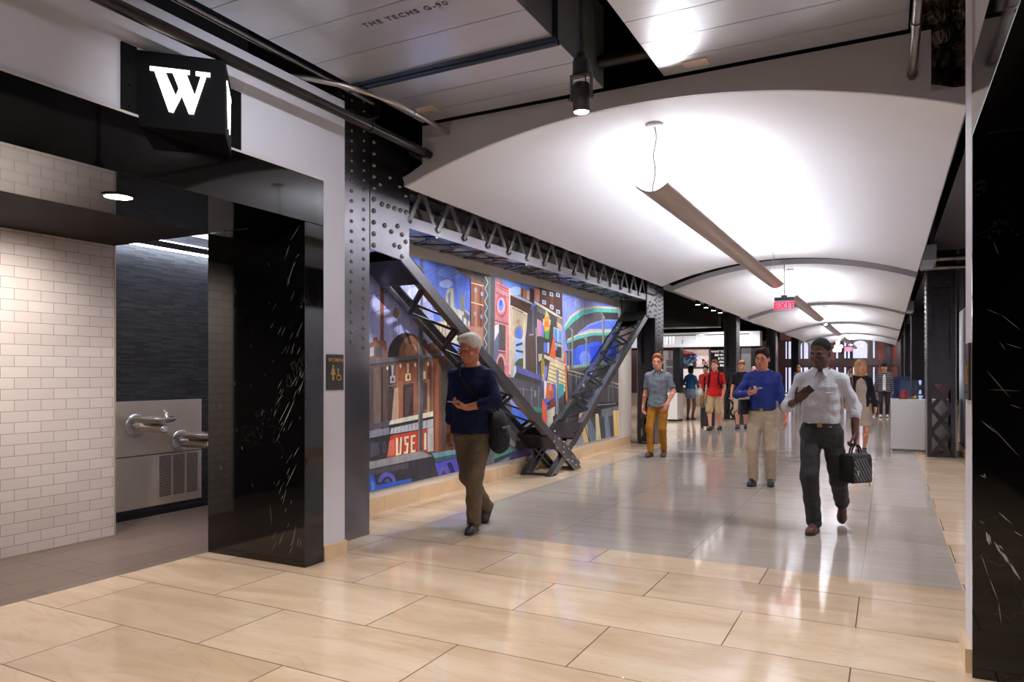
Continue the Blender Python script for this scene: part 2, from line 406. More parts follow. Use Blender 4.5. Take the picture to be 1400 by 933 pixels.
# rest-room side
struct(MB().box(-6.75, -6.12, 2.72, 4.08, 0, 2.6).build('wall_tiled', M_SUBWAY))
struct(MB().box(-6.128, -6.112, 4.078, 4.09, 0, 2.59).build('trim_2', M_CHROME))
struct(MB().box(-6.125, -6.113, 2.72, 4.078, 0, 0.012).build('trim_3', M_CHROME))
struct(MB().box(-6.85, -6.65, 4.0, 6.3, 0.05, 3.0).build('wall_alcove', M_SLATE))
struct(MB().box(-6.65, -6.638, 4.08, 6.3, 0.0, 0.05).build('baseboard_alcove', M_BLACKP))
struct(MB().box(-6.85, -4.96, 6.2, 6.3, 0, 3.0).box(-5.06, -4.96, 4.28, 6.3, 0, 3.0).build('wall_alcove_end', M_WHITE))
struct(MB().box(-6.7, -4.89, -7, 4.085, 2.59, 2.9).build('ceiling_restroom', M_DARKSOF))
struct(MB().box(-6.85, -4.75, 4.085, 6.3, 2.93, 3.0).build('ceiling_alcove', M_WHITE))
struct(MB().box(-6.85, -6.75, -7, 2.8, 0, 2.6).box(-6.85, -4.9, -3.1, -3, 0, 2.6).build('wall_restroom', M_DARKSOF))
# right side
struct(MB().box(0.362, 0.50, 4.10, 4.42, 0.115, 4.7).box(0.5, 1.3, 4.32, 4.42, 0, 4.7).box(0.375, 0.5, -7, 4.1, 2.94, 4.7).build('wall_right', M_WHITE))
struct(MB().box(0.335, 0.50, 4.12, 4.435, 0, 0.115).build('baseboard_right', M_BASE))
struct(MB().box(1.2, 1.3, 4.42, 15.9, 0.16, 2.6).build('wall_right_hall', M_WHITE))
struct(MB().box(1.17, 1.3, 4.42, 15.9, 0, 0.16).build('baseboard_right_hall', M_BASE))
struct(MB().box(1.2, 1.3, 4.42, 15.9, 2.6, 4.7).box(3.6, 3.7, -7, 51, 0, 4.7).build('wall_right_upper', M_DECK))
struct(MB().box(-14.3, 3.7, -7.1, -7, 0, 4.7).build('wall_back', mat('hall_back_wall', (96, 86, 80), 0.7)))
struct(MB().box(-14.3, -14.2, 14.5, 51, 0, 4.7).box(-14.3, -4.95, 14.5, 14.62, 0, 4.7).build('wall_far_left', mat('shop_wall', (150, 140, 134), 0.7)))
# the shops across the left aisle
YS = 32.2
M_BROWN = mat('dark_red_brown_wood', (62, 30, 28), 0.45)
M_WAINS = mat('taupe_wainscot', (128, 112, 100), 0.5)
struct(MB().box(-14.2, -4.75, YS, YS + 0.2, 0.3, 2.62).build('wall_shop', M_BROWN))
struct(MB().box(-14.2, -4.75, YS - 0.45, YS + 0.2, 2.62, 3.25).build('wall_shop_upper', M_VAULT))
struct(MB().box(-14.2, -4.75, YS - 0.06, YS + 0.2, 0.0, 0.3).build('baseboard_shop', M_BASE))
struct(MB().box(-14.2, -4.75, 23.3, 23.7, 2.95, 4.7).build('trim_4', mat('black_bulkhead_paint', (22, 22, 24), 0.45)))
struct(MB().box(-14.2, -4.75, 23.28, 23.72, 2.93, 2.96).build('trim_5', M_CONDUIT))

# ------------------------------------------------------------------ far end: brick piers and daylight windows
YF = 50.0
M_FRAME = mat('dark_window_frame', (44, 34, 44), 0.4)
M_BEAMB = mat('brown_steel_beam', (66, 34, 30), 0.5)
far = MB()
for a, b in ((1127.5, 1141), (1200, 1226.5), (1236.5, 1241)):
    far.box(x_at(a, YF), x_at(b, YF), YF, YF + 0.4, 0, 3.7)
far.box(-14.2, x_at(1066, YF), YF, YF + 0.4, 0, 4.7).box(x_at(1262, YF), 3.6, YF, YF + 0.4, 0, 4.7)
far.box(-14.2, 3.6, YF, YF + 0.4, 3.62, 4.7)
struct(far.build('wall_far', M_BRICK))
struct(MB().box(x_at(1066, YF), x_at(1262, YF), YF - 0.12, YF + 0.1, 1.93, 2.32).build('trim_6', M_BEAMB))
struct(MB().box(x_at(1209.5, YF), x_at(1217, YF), YF - 0.35, YF - 0.05, 0, 3.62).build('trim_7', M_STEEL))
M_SKYP = m_glass('window_glass', (0.97, 0.98, 1.0))
wn = 0
def far_window(a, b, z0, z1, bars=(), arch=False):
    global wn
    wn += 1
    x0, x1 = x_at(a, YF), x_at(b, YF); f = MB(); w = 0.09
    f.box(x0, x0 + w, YF - 0.04, YF + 0.1, z0, z1).box(x1 - w, x1, YF - 0.04, YF + 0.1, z0, z1)
    f.box(x0 + w, x1 - w, YF - 0.04, YF + 0.1, z1 - w, z1).box(x0 + w, x1 - w, YF - 0.04, YF + 0.1, z0, z0 + w)
    for p in bars: x = x_at(p, YF); f.box(x - 0.05, x + 0.05, YF - 0.03, YF + 0.08, z0 + w, z1 - w)
    if arch:
        n = 10; cx = (x0 + x1) / 2; hw = (x1 - x0) / 2 - w; zt = z1 - w
        top = [(cx + hw * math.cos(math.pi * k / n), zt - 0.32 + 0.30 * math.sin(math.pi * k / n)) for k in range(n + 1)]
        for k in range(n):
            (u0, v0), (u1, v1) = top[k], top[k + 1]
            f.prism([(u0, v0), (u1, v1), (u1, zt), (u0, zt)], lambda u, v, a: (u, a, v), YF - 0.03, YF + 0.08)
    o = struct(f.build('window_%d' % wn, M_FRAME))
    MB().box(x0 + w * 0.5, x1 - w * 0.5, YF + 0.02, YF + 0.035, z0 + w * 0.5, z1 - w * 0.5).build('pane', M_SKYP, o)
for a, b, bars, arch in ((1072, 1092.5, (1077, 1083.5), False), (1092.5, 1107, (1098,), True), (1107, 1127.5, (1114, 1120), False), (1141, 1148, (), False),
                         (1152, 1164, (1158,), False), (1164, 1188, (), True), (1191.5, 1198, (), False), (1226.5, 1236.5, (1230,), False), (1241, 1262, (1248, 1255), False)):
    far_window(a, b, 2.32, 3.62, bars, arch)
    far_window(a, b, 0.12, 1.93, bars, False)
struct(MB().box(x_at(1066, YF), x_at(1072, YF), YF - 0.05, YF + 0.2, 0, 3.62).box(x_at(1148, YF), x_at(1152, YF), YF - 0.05, YF + 0.2, 0, 3.62)
       .box(x_at(1188, YF), x_at(1191.5, YF), YF - 0.05, YF + 0.2, 0, 3.62).box(x_at(1198, YF), x_at(1200, YF), YF - 0.05, YF + 0.2, 0, 3.62).build('trim_8', M_BEAMB))

# ================================================================== PORTALS
def portal(side):
    L = side < 0
    X = -3.85 if L else 0.36
    s = -1 if L else 1
    yj = 4.06
    t = thing('marble_portal', (X + s * 0.5, yj, 0), 'black veined marble portal around the opening under the white letter box' if L else
              'black veined marble portal cut off by the right edge, opposite the drinking fountains', 'portal')
    xs = sorted((X, X + s * 1.04))
    yb = yj + 0.204 if L else yj + 0.035
    b = MB().box(xs[0], xs[1], yj, yb, 0, 2.584)
    b.use(1)
    def on_j(px, py):
        tt = (px - 700.0) / FOC; d = yj / (CS + SN * tt); return Vector(((-SN + CS * tt) * d, yj - 0.0006, H_CAM - (py - 511.0) / FOC * d))
    def fleck(x0, y0, x1, y1, w):
        w *= .55
        p, q_ = on_j(x0, y0), on_j(x1, y1); n_ = Vector((-(q_ - p).z, 0, (q_ - p).x)).normalized() * w
        if min(p.x, q_.x) < xs[0] + .01 or max(p.x, q_.x) > xs[1] - .01: return
        m1 = p + (q_ - p) * .35 + n_; m2 = p + (q_ - p) * .6 - n_
        b.add([p, m1, q_, m2], [(0, 1, 2, 3)])
    if L:
        for f_ in ((410, 308, 396, 331, .003), (396, 335, 391, 348, .003), (410, 347, 404, 353, .003), (403, 356, 392, 393, .004), (396, 383, 393, 391, .003), (414, 440, 404, 463, .004), (413, 417, 411, 422, .003), (403, 468, 398, 484, .003), (411, 474, 406, 486, .004),
                   (404, 544, 383, 592, .005), (396, 549, 388, 566, .0035), (390, 561, 381, 579, .0035), (387, 539, 377, 554, .003), (415, 519, 408, 541, .004), (412, 506, 409, 516, .003), (409, 611, 401, 626, .004), (406, 634, 390, 668, .004), (396, 639, 392, 650, .003), (392, 668, 386, 692, .003), (399, 684, 397, 690, .003), (405, 717, 399, 749, .004), (409, 735, 406, 748, .003), (412, 742, 411, 750, .002), (400, 741, 396, 748, .003),
                   (378, 560, 374, 570, .0025), (369, 690, 372, 720, .002), (360, 560, 357, 570, .002), (344, 660, 346, 668, .002), (330, 610, 332, 616, .003), (301, 637, 303, 642, .004)): fleck(*f_)
        rn = random.Random(5)
        for k in range(46):
            t_ = rn.random(); x = 405 - 22 * t_ + rn.gauss(0, 9); y = 320 + 430 * rn.random(); l_ = rn.uniform(4, 16); fleck(x, y, x - l_ * rn.uniform(.3, .6), y + l_, rn.uniform(.0012, .0028))
        for k in range(16):
            x = rn.uniform(300, 380); y = rn.uniform(330, 750); l_ = rn.uniform(3, 8); fleck(x, y, x + l_ * .2, y + l_, .0014)
    else:
        for f_ in ((1348, 727, 1353, 746, .012), (1352, 730, 1355, 744, .006), (1359, 741, 1372, 762, .010), (1366, 752, 1384, 775, .014), (1376, 764, 1396, 794, .010), (1365, 745, 1372, 752, .005), (1341, 757, 1352, 790, .002), (1352, 790, 1365, 822, .003), (1365, 822, 1369, 855, .002), (1364, 700, 1384, 717, .004), (1386, 727, 1399, 734, .004), (1338, 712, 1347, 717, .002),
                   (1341, 575, 1364, 594, .003), (1352, 580, 1396, 627, .0022), (1347, 505, 1382, 545, .002), (1350, 533, 1399, 535, .0015), (1375, 470, 1398, 477, .003), (1366, 467, 1376, 480, .002), (1368, 430, 1396, 452, .003), (1347, 422, 1368, 431, .002), (1345, 648, 1348, 652, .005), (1340, 650, 1349, 654, .004), (1380, 553, 1396, 559, .002), (1360, 180, 1398, 170, .0015), (1358, 330, 1366, 350, .0015), (1364, 120, 1380, 90, .002)): fleck(*f_)
    b.build('jamb', [M_BLACKM, M_VEIN], t, bevel=0.002)
    h = sorted((X, X + s * 0.06))
    MB().box(h[0], h[1], -6.9, yb, 2.587, 2.935).build('header', M_BLACKM, t, bevel=0.002)
    sf = sorted((X + s * 0.06, X + s * 1.04))
    MB().box(sf[0], sf[1], -6.9, yj - 0.002, 2.587, 2.63).build('soffit', M_BLACKM, t)
    if L: MB().box(-3.9, -3.862, 4.264, 4.2695, 0, 2.935).build('edge_strip', M_BLACKP, t)
    return t
portal(-1); portal(1)
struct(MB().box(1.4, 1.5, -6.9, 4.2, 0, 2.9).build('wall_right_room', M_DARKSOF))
# ================================================================== STEELWORK
def steel_column(name, x, y, label, plain=False, hx=0.195):
    """riveted built-up column, lattice panel low on the faces that look along the hall"""
    t = thing(name, (x, y, 0), label, 'steel column')
    hy, H = 0.30, 4.69
    for sx in (-1, 1):                        # side plates (facing across the hall) with two rivet rows
        b = MB()
        b.box(x + sx * hx, x + sx * (hx - 0.016), y - hy, y + hy, 0, H)
        z = 1.68
        while z < H - 0.1:
            for q, yy in enumerate((-0.22, -0.055, 0.055, 0.22)):
                zz = z + (0.0425 if q in (1, 2) else 0)
                b.rivet((x + sx * hx, y + yy, zz), (sx, 0, 0), 0.017, 6)
            z += 0.088
        b.build('side_plate', M_STEEL_LIT, t)
    if plain:
        MB().box(x - hx + 0.016, x + hx - 0.016, y - hy + 0.01, y + hy - 0.01, 0, H).build('web', M_STEEL, t); return t
    fw = 0.085; iw = hx - fw
    for sy in (-1, 1):                        # flanges
        for sx in (-1, 1):
            b = MB()
            xa, xb = sorted((x + sx * (hx - 0.017), x + sx * iw)); ya, yb = sorted((y + sy * hy, y + sy * (hy - 0.018)))
            b.box(xa, xb, ya, yb, 0, H)
            z = 0.35
            while z < H - 0.1:
                b.rivet((x + sx * (hx - fw / 2), y + sy * hy, z), (0, sy, 0), 0.014, 6); z += 0.143 if z > 1.2 else 0.44
            b.build('flange', M_STEEL, t)
        b = MB()
        ya, yb = sorted((y + sy * (hy - 0.001), y + sy * (hy - 0.016)))
        b.box(x - iw, x + iw, ya, yb, 1.27, 1.66)
        b.build('batten_plate', M_STEEL, t)
        b = MB().box(x - iw, x + iw, ya, yb, 2.95, H)
        for z in (3.02, 3.2, 3.38):
            for xx in (-.8, -.27, .27, .8): b.rivet((x + xx * iw, y + sy * hy, z), (0, sy, 0), 0.014, 6)
        b.build('head_plate', M_STEEL, t)
        ya, yb = sorted((y + sy * (hy - 0.12), y + sy * (hy - 0.135)))
        MB().box(x - hx + .02, x + hx - .02, ya, yb, 1.66, 2.95).build('recessed_panel', M_STEEL, t)
        if sy > 0: continue
        b = MB()
        yy = y + sy * (hy - 0.010); yi = y + sy * (hy - 0.024); z = 0.02; st = 0.415
        for k in range(3):
            z0 = z + k * st; z1 = z0 + st
            b.bar((x - iw - .01, yy, z0), (x + iw + .01, yy, z1), 0.013, 0.07, (1, 0, -1))
            b.bar((x + iw + .01, yi, z0), (x - iw - .01, yi, z1), 0.013, 0.07, (1, 0, 1))
            b.rivet((x, y + sy * (hy - 0.003), (z0 + z1) / 2), (0, sy, 0), 0.013, 6)
        b.box(x - iw, x + iw, *sorted((y + sy * hy, y + sy * (hy - 0.018))), 0, 0.03)
        b.build('lacing_bars', M_STEEL, t)
    return t
XL, XR = -4.41, 0.83
steel_column('steel_column', -4.335, 4.88, 'tall black riveted steel column between the white wall strip and the mural', plain=True)
YC = (14.78, 23.75, 32.8, 41.8)
steel_column('steel_column', XL, YC[0], 'black riveted steel column at the far right end of the mural, behind the man in mustard trousers')
steel_column('steel_column', XL, YC[1], 'black riveted steel column just right of the teen in the red polo shirt')
steel_column('steel_column', XL, YC[2], 'black riveted steel column behind the head of the man in the blue shirt')
steel_column('steel_column', XL, YC[3], 'farthest black steel column on the left side, hidden mostly behind the man in the white shirt')
steel_column('steel_column', XR, YC[0], 'black lattice-based steel column beside the white display plinth', hx=0.226)
steel_column('steel_column', XR, YC[1], 'second black steel column behind the lattice-based one by the plinth', hx=0.226)
steel_column('steel_column', XR, YC[2], 'third black steel column in the row behind the display plinth, left of the second', hx=0.226)
steel_column('steel_column', XR, YC[3], 'farthest black steel column on the right side of the hall', hx=0.226)

# ---------------- lattice girder over the mural, with its two gusset plates
gf, gr = -4.17, -4.65
t = thing('lattice_girder', ((gf + gr) / 2, 9.75, 2.85), 'black riveted lattice girder running over the mural below the white vault', 'girder')
y0, y1 = 5.80, 13.72
n = 15; st = (y1 - y0) / n
for X, s in ((gf, 1), (gr, -1)):
    for za, zb, zf in ((2.88, 2.995, 2.88), (3.29, 3.40, 3.386)):
        b = MB(); b.box(*sorted((X, X - s * 0.014)), y0, y1, za, zb); b.box(*sorted((X - s * 0.014, X - s * 0.11)), y0, y1, zf, zf + .014)
        b.build('chord', M_STEEL_LIT, t)
    b = MB(); xo = X + s * 0.012
    for k in range(n):
        ya = y0 + k * st
        b.bar((xo, ya, 2.93), (xo, ya + st * 0.5, 3.34), 0.014, 0.055, (0, -1, 1))
        b.bar((xo - s * 0.03, ya + st * 0.5, 3.34), (xo - s * 0.03, ya + st, 2.93), 0.014, 0.055, (0, 1, 1))
        b.rivet((xo + s * 0.008, ya + 0.03, 2.94), (s, 0, 0), 0.018)
        b.rivet((xo + s * 0.008, ya + st * 0.5, 3.345), (s, 0, 0), 0.018)
    b.build('lattice_bars', M_LAT_LIT, t)
for zz in (2.874, 3.406):
    c = MB()
    for k in range(n):
        ya = y0 + k * st
        c.bar((gf - 0.02, ya, zz), (gr + 0.02, ya + st * 0.5, zz), 0.05, 0.01); c.bar((gr + 0.02, ya + st * 0.5, zz), (gf - 0.02, ya + st, zz), 0.05, 0.01)
    c.build('cross_lacing', M_STEEL, t)
for mir in (0, 1):
    def Yv(v): return v if not mir else 2 * 9.76 - v
    MB().prism([(5.21, 3.62), (5.81, 3.62), (5.81, 2.58), (5.70, 2.545), (5.21, 2.58)], lambda u, v, a: (a, Yv(u), v), gr - 0.012, gr + 0.004).build('gusset_plate', M_STEEL_LIT, t)
    b = MB()
    for X in (gf, ):
        b.prism([(5.21, 3.62), (5.81, 3.62), (5.81, 2.58), (5.70, 2.545), (5.21, 2.58)], lambda u, v, a: (a, Yv(u), v), X - 0.004, X + 0.016)
    for u, v in [(5.26, 2.62 + 0.105 * k) for k in range(10)] + [(5.38 + 0.095 * k, 3.02) for k in range(5)] + [(5.42, 2.83), (5.52, 2.79), (5.62, 2.86), (5.69, 2.79), (5.75, 2.73), (5.57, 2.67), (5.65, 2.665), (5.69, 2.58), (5.35, 3.2), (5.5, 3.3), (5.65, 3.25), (5.75, 3.18)]:
        b.rivet((gf + 0.016, Yv(u), v), (1, 0, 0), 0.024)
    b.build('gusset_plate', M_STEEL_LIT, t)

# ---------------- the two diagonal braces that meet at the floor below the middle of the mural
def brace(mir, label):
    s = 1
    def Yv(v): return v if not mir else 2 * 9.76 - v
    t = thing('diagonal_brace', (-4.41, Yv(7.9), 0), label, 'brace')
    A = Vector((0, 5.62, 2.66)); B = Vector((0, 10.22, 0.005))
    d = (B - A).normalized(); u = Vector((0, -d.z, d.y))        # u: up-side normal within the plane
    def P(X, q, h): p = A + (B - A) * q + u * h; return Vector((X, Yv(p.y), max(p.z, 0.004)))
    def vec(w): return Vector((0, w.y * (-1 if mir else 1), w.z))
    U = vec(u)
    hw = 0.058
    for X, s in ((gf, 1), (gr, -1)):
        b = MB()
        # channel: web plus two inward flanges, cut level with the floor
        def quad(xa, xb, h0, h1):
            pts = []
            for X_ in (xa, xb):
                for q, h in ((0, h0), (0, h1), (1, h1), (1, h0)):
                    p = A + u * h
                    if q: p = p + d * ((p.z - 0.004) / -d.z)
                    pts.append((X_, Yv(p.y), p.z))
            b.add(pts, [(0, 1, 2, 3), (7, 6, 5, 4), (0, 4, 5, 1), (1, 5, 6, 2), (2, 6, 7, 3), (3, 7, 4, 0)])
        quad(X, X - s * 0.014, -hw, hw)
        quad(X - s * 0.0145, X - s * 0.085, hw - 0.014, hw); quad(X - s * 0.0145, X - s * 0.085, -hw, -hw + 0.014)
        L = (B - A).length; k = 0.25
        while k < L - 0.3:
            if s > 0 or True:
                for h in (hw - 0.02, ):
                    b.rivet(P(X - s * 0.05, k / L, hw), tuple(U), 0.015, 6)
            k += 0.13 if k < 0.9 else 0.42
        b.build('channel', M_STEEL_LIT, t)
    b = MB()
    L = (B - A).length; q0, q1 = 0.62 / L, (L - 1.28) / L; n = 9
    for h in (hw + 0.004, -hw - 0.004):
        b = MB()
        for k in range(n):
            qa = q0 + (q1 - q0) * k / n; qb = q0 + (q1 - q0) * (k + 1) / n
            xa, xb = (gf - 0.045, gr + 0.045) if k % 2 == 0 else (gr + 0.045, gf - 0.045)
            b.bar(P(xa, qa, h), P(xb, qb, h), 0.046, 0.009, tuple(U))
        b.build('lacing_bars', M_STEEL, t)
    for h in (hw + 0.009, -hw - 0.009):
        for qa, qb in ((0.02, 0.50 / L), ((L - 1.26) / L, (L - 0.84) / L)):
            b = MB()
            b.bar(P((gf + gr) / 2, qa, h), P((gf + gr) / 2, qb, h), abs(gf - gr) + 0.004, 0.010, tuple(U))
            if h > 0 and qa > 0.1:
                for q in np.linspace(qa + 0.01, qb - 0.01, 4):
                    for X in (gf - 0.03, gr + 0.03): b.rivet(P(X, q, h + 0.005), tuple(U), 0.018)
            b.build('batten_plate', M_STEEL, t)
    # cross members at the foot
    b = MB()
    yf = 10.2; 
    b.box(gr, gf, *sorted((Yv(yf - 0.03), Yv(yf + 0.03))), 0.002, 0.03).build('foot_bar', M_STEEL, t)
    b = MB()
    if not mir:
        q0 = (L - 0.98) / L; n_ = 5
        o = 0.018
        pts = [P(gf + o, q0, 0.10), P(gf + o, q0, -0.10), P(gf + o, (L - 0.16) / L, -0.10), P(gf + o, 0.995, -0.02), P(gf + o, 0.995, 0.09), P(gf + o, (L - 0.3) / L, 0.10)]
        b.add([tuple(p) for p in pts] + [(p.x - 0.014, p.y, p.z) for p in pts], [tuple(range(6)), tuple(range(11, 5, -1))] + [(i, 6 + i, 6 + (i + 1) % 6, (i + 1) % 6) for i in range(6)])
        for q, h in ((0.79, .08), (0.80, -.06), (.825, .05), (.83, -.08), (.86, .09), (.865, .02), (.87, -.05), (.9, .08), (.91, -.08), (.935, .04), (.94, -.03), (.965, .07), (.97, -.02)):
            b.rivet(P(gf + o, q, h), (1, 0, 0), 0.022)
    if not mir: b.build('foot_plate', M_STEEL_LIT, t)
    return t
brace(0, 'black laced steel brace sloping down from the near column across the mural to the floor')
brace(1, 'black laced steel brace sloping down from the far end of the mural to the floor')
# black edge beams that carry the vaults beyond the first bay
for x, lab in ((XL, 'long black steel edge beam along the left edge of the far vaults'), (XR, 'long black steel edge beam along the right edge of the vaults')):
    ya = 15.1
    t = tag(MB().box(x - 0.02, x + 0.02, ya, 49.5, 3.42, 4.1).box(x - 0.18, x + 0.18, ya, 49.5, 3.40, 3.42).box(x - 0.18, x + 0.18, ya, 49.5, 4.1, 4.12).build('edge_beam', M_STEEL), lab, 'beam')
# ================================================================== VAULTS
VX0, VX1, VS, VR = -3.90, 0.45, 3.15, 0.385
def arc_pts(n=28, off=0.0):
    w = (VX1 - VX0) / 2; cx = (VX0 + VX1) / 2
    Rr = (w * w + VR * VR) / (2 * VR); a = math.asin(w / Rr)
    return [(cx + (Rr + off) * math.sin(-a + 2 * a * k / n), VS + VR - Rr + (Rr + off) * math.cos(-a + 2 * a * k / n)) for k in range(n + 1)]
def vault(ya, yb, label):
    lo, hi = arc_pts(), arc_pts(off=0.10)
    b = MB(); n = len(lo)
    vs = [(u, ya, v) for u, v in lo] + [(u, yb, v) for u, v in lo] + [(u, ya, v) for u, v in hi] + [(u, yb, v) for u, v in hi]
    b.add(vs, [(i, i + 1, n + i + 1, n + i) for i in range(n - 1)], True)
    b.add(vs, [(2 * n + i, 3 * n + i, 3 * n + i + 1, 2 * n + i + 1) for i in range(n - 1)], True)
    b.use(1)
    b.add(vs, [(i, 2 * n + i, 2 * n + i + 1, i + 1) for i in range(n - 1)] + [(n + i, n + i + 1, 3 * n + i + 1, 3 * n + i) for i in range(n - 1)])
    b.add(vs, [(0, n, 3 * n, 2 * n), (n - 1, 3 * n - 1, 4 * n - 1, 2 * n - 1)])
    return tag(b.build('ceiling_vault', [M_VAULT, M_FASCIA], recalc=False), label, 'vaulted ceiling', 'white ceiling vaults along the hall', kind='thing')
vault(5.4, 13.85, 'large white curved ceiling vault nearest the viewer, behind the grey arched fascia')
vault(14.66, 22.9, 'white curved ceiling vault directly behind the exit sign')
vault(23.8, 32.0, 'third white ceiling vault from the near end')
vault(32.9, 41.0, 'fourth white ceiling vault from the near end')
vault(41.9, 49.4, 'farthest white ceiling vault, just before the brick wall')
# grey fascia in front of the first vault
lo = arc_pts(40)
top = [(0.252, 3.67), (-3.70, 3.67), (-3.70, 3.33), (-3.90, 3.23)]
outer = lo + [(0.45, 3.265), (0.252, 3.275)] + top
b = MB(); yf = 5.375
# build as strips between arc and top edge
def topz(x): return 3.67 if -3.70 <= x <= 0.252 else (3.23 + (x + 3.9) * 0.5 if x < -3.7 else 3.27)
xs = sorted(set([p[0] for p in lo] + [-3.7001, -3.6999, 0.2519, 0.2521]))
def arcz(x):
    for (u0, v0), (u1, v1) in zip(lo, lo[1:]):
        if u0 - 1e-6 <= x <= u1 + 1e-6: return v0 + (v1 - v0) * (x - u0) / max(1e-9, u1 - u0)
    return lo[-1][1]
for x0, x1 in zip(xs, xs[1:]):
    b.add([(x0, yf, arcz(x0)), (x1, yf, arcz(x1)), (x1, yf, topz(x1)), (x0, yf, topz(x0)), (x0, yf + .022, arcz(x0)), (x1, yf + .022, arcz(x1)), (x1, yf + .022, topz(x1)), (x0, yf + .022, topz(x0))],
          [(0, 1, 2, 3), (7, 6, 5, 4), (0, 4, 5, 1), (3, 2, 6, 7)] + ([(0, 3, 7, 4)] if x0 == xs[0] else []) + ([(1, 5, 6, 2)] if x1 == xs[-1] else []))
tag(b.build('arched_fascia', M_FASCIA), 'grey arched fascia panel between the air ducts and the near vault', 'fascia', kind='thing')

# ================================================================== DUCTS
def duct(x0, x1, ya, yb, z0, z1, label, seams, flange=None, text=None):
    t = thing('air_duct', ((x0 + x1) / 2, (ya + yb) / 2, z0), label, 'air duct', 'galvanised air ducts over the entrance')
    b = MB()
    # sheet bottom with standing seams across
    edges = [ya] + seams + [yb]
    for a, c in zip(edges, edges[1:]): b.box(x0, x1, a + 0.004, c - 0.004, z0, z1)
    b.box(x0 + .004, x1 - .004, ya, yb, z0 + .006, z1 - .006)
    b.build('duct_body', M_GALV, t)
    if flange:
        f = MB()
        for y in flange: f.box(x0 - .03, x1 + .03, y - .012, y + .012, z0 - .022, z1 + .03); 
        f.tube([(x0 - .05, flange[0] + .04, z0 - 0.022), (x1 + .02, flange[0] + .04, z0 - 0.022)], 0.022, 12)
        f.build('duct_flange', mat('blue_grey_flange', (70, 80, 100), 0.3, 0.8), t)
    l = MB()
    if text:
        add_text(l, text, 0.070, (-2.655, 3.66, z0 - 0.002), (1, 0, 0), (0, -1, 0), extrude=0.0005, spacing=1.25)
        l.build('stencil_lettering', mat('black_stencil_ink', (34, 32, 32), 0.6), t)
    return t
dl = duct(-3.66, -1.96, -3, 5.32, 3.675, 4.3, 'wide galvanised air duct with black stencilled lettering, upper left', [0.3 + 0.46 * k for k in range(0, 8)] + [3.95, 4.78, 5.1], [4.36], 'THE TECHS G-90')
dr = duct(-1.48, 0.12, -3, 5.32, 3.675, 4.3, 'wide galvanised air duct with bright reflections, upper right of the hanging spotlight', [0.1 + 0.33 * k for k in range(0, 16)])
for X, Y, lab in ((-3.52, 5.1, 'left'), (-1.3, 5.24, 'right')):
    tag(MB().box(X, X + 0.17, Y - 0.11, Y, 3.669, 3.6745).build('paper_label', mat('pale_paper_label', (206, 186, 172), 0.7)), 'small pale paper label stuck under the far end of the %s' % ('duct with stencilled lettering' if lab == 'left' else 'duct with bright reflections'), 'label')
# ---------------- pipes
def pipe(name, pts, r, m, label, collars=()):
    t = thing(name, pts[0], label, 'pipe')
    MB().tube(pts, r, 14).build('pipe_run', m, t)
    if collars:
        for p, d in collars: p = Vector(p); d = Vector(d).normalized() * 0.02; MB().tube([p - d, p + d], r * 1.22, 14).build('pipe_collar', m, t)
    return t
pipe('steel_pipe', [(-3.62, -4, 3.40), (-3.62, 5.37, 3.40)], 0.036, M_DPIPE, 'dark sprinkler pipe running along the white wall above the letter box', [((-3.62, 4.55, 3.40), (0, 1, 0)), ((-3.62, 5.3, 3.4), (0, 1, 0))])
pipe('conduit', [(-3.92, -4, 3.78), (-3.92, 4.95, 3.78)], 0.022, M_CONDUIT, 'thin bright conduit lying along the top edge of the white wall', [((-3.92, 2.0, 3.78), (0, 1, 0))])
pipe('conduit', [(-3.95, 4.02, 3.665), (-3.85, 4.10, 3.665), (-3.68, 4.25, 3.64), (-3.52, 4.42, 3.60), (-3.44, 4.62, 3.58), (-3.42, 4.9, 3.575), (-3.42, 5.37, 3.57)], 0.021, M_CONDUIT, 'bent bright conduit crossing from the white wall top to the grey fascia', [((-3.422, 4.86, 3.576), (0, 1, 0))])
pipe('steel_pipe', [(-4.28, 4.57, 3.70), (-4.28, 7.2, 3.70)], 0.055, M_DPIPE, 'uppermost of the dark pipes above the near column')
pipe('steel_pipe', [(-4.42, 4.57, 3.54), (-4.42, 7.2, 3.54)], 0.065, M_PIPE, 'shiny thick pipe, lowest of those above the near column')
pipe('steel_pipe', [(-3.98, 4.57, 3.60), (-3.90, 4.85, 3.60), (-3.86, 4.92, 3.64), (-3.86, 4.94, 3.76)], 0.03, M_DPIPE, 'short dark sprinkler branch with an upright head behind the white wall end')
pipe('steel_pipe', [(0.144, -3, 3.385), (0.144, 5.37, 3.385)], 0.026, M_PIPE, 'grey pipe running into the right end of the grey fascia', [((0.144, 4.55, 3.385), (0, 1, 0)), ((0.144, 5.32, 3.385), (0, 1, 0))])
pipe('steel_pipe', [(-0.33, 4.05, 3.60), (-0.1, 4.05, 3.60), (0.34, 4.05, 3.60)], 0.045, M_DPIPE, 'short black pipe with a shiny end cap below the right duct', [((-0.31, 4.05, 3.60), (1, 0, 0))])
pipe('steel_pipe', [(-1.95, 5.2, 3.83), (-1.49, 5.2, 3.83)], 0.05, M_DPIPE, 'dark pipe seen in the gap between the two big ducts')
# foil wrapped risers in the notch of the fascia
for X, Y, r, lab in ((0.285, 5.75, 0.10, 'crumpled black foil-wrapped riser in the notch right of the fascia, left one'), (0.47, 5.9, 0.11, 'crumpled black foil-wrapped riser in the notch right of the fascia, right one')):
    b = MB(); pts = []; rs = []
    for k in range(26):
        z = 3.36 + k * 0.052; pts.append((X + 0.012 * math.sin(k * 1.7), Y + 0.012 * math.cos(k * 2.1), z)); rs.append(r * (1 + 0.16 * math.sin(k * 2.4 + X * 9)))
    tag(b.tube(pts, rs, 16).build('foil_duct', M_FOIL), lab, 'duct')
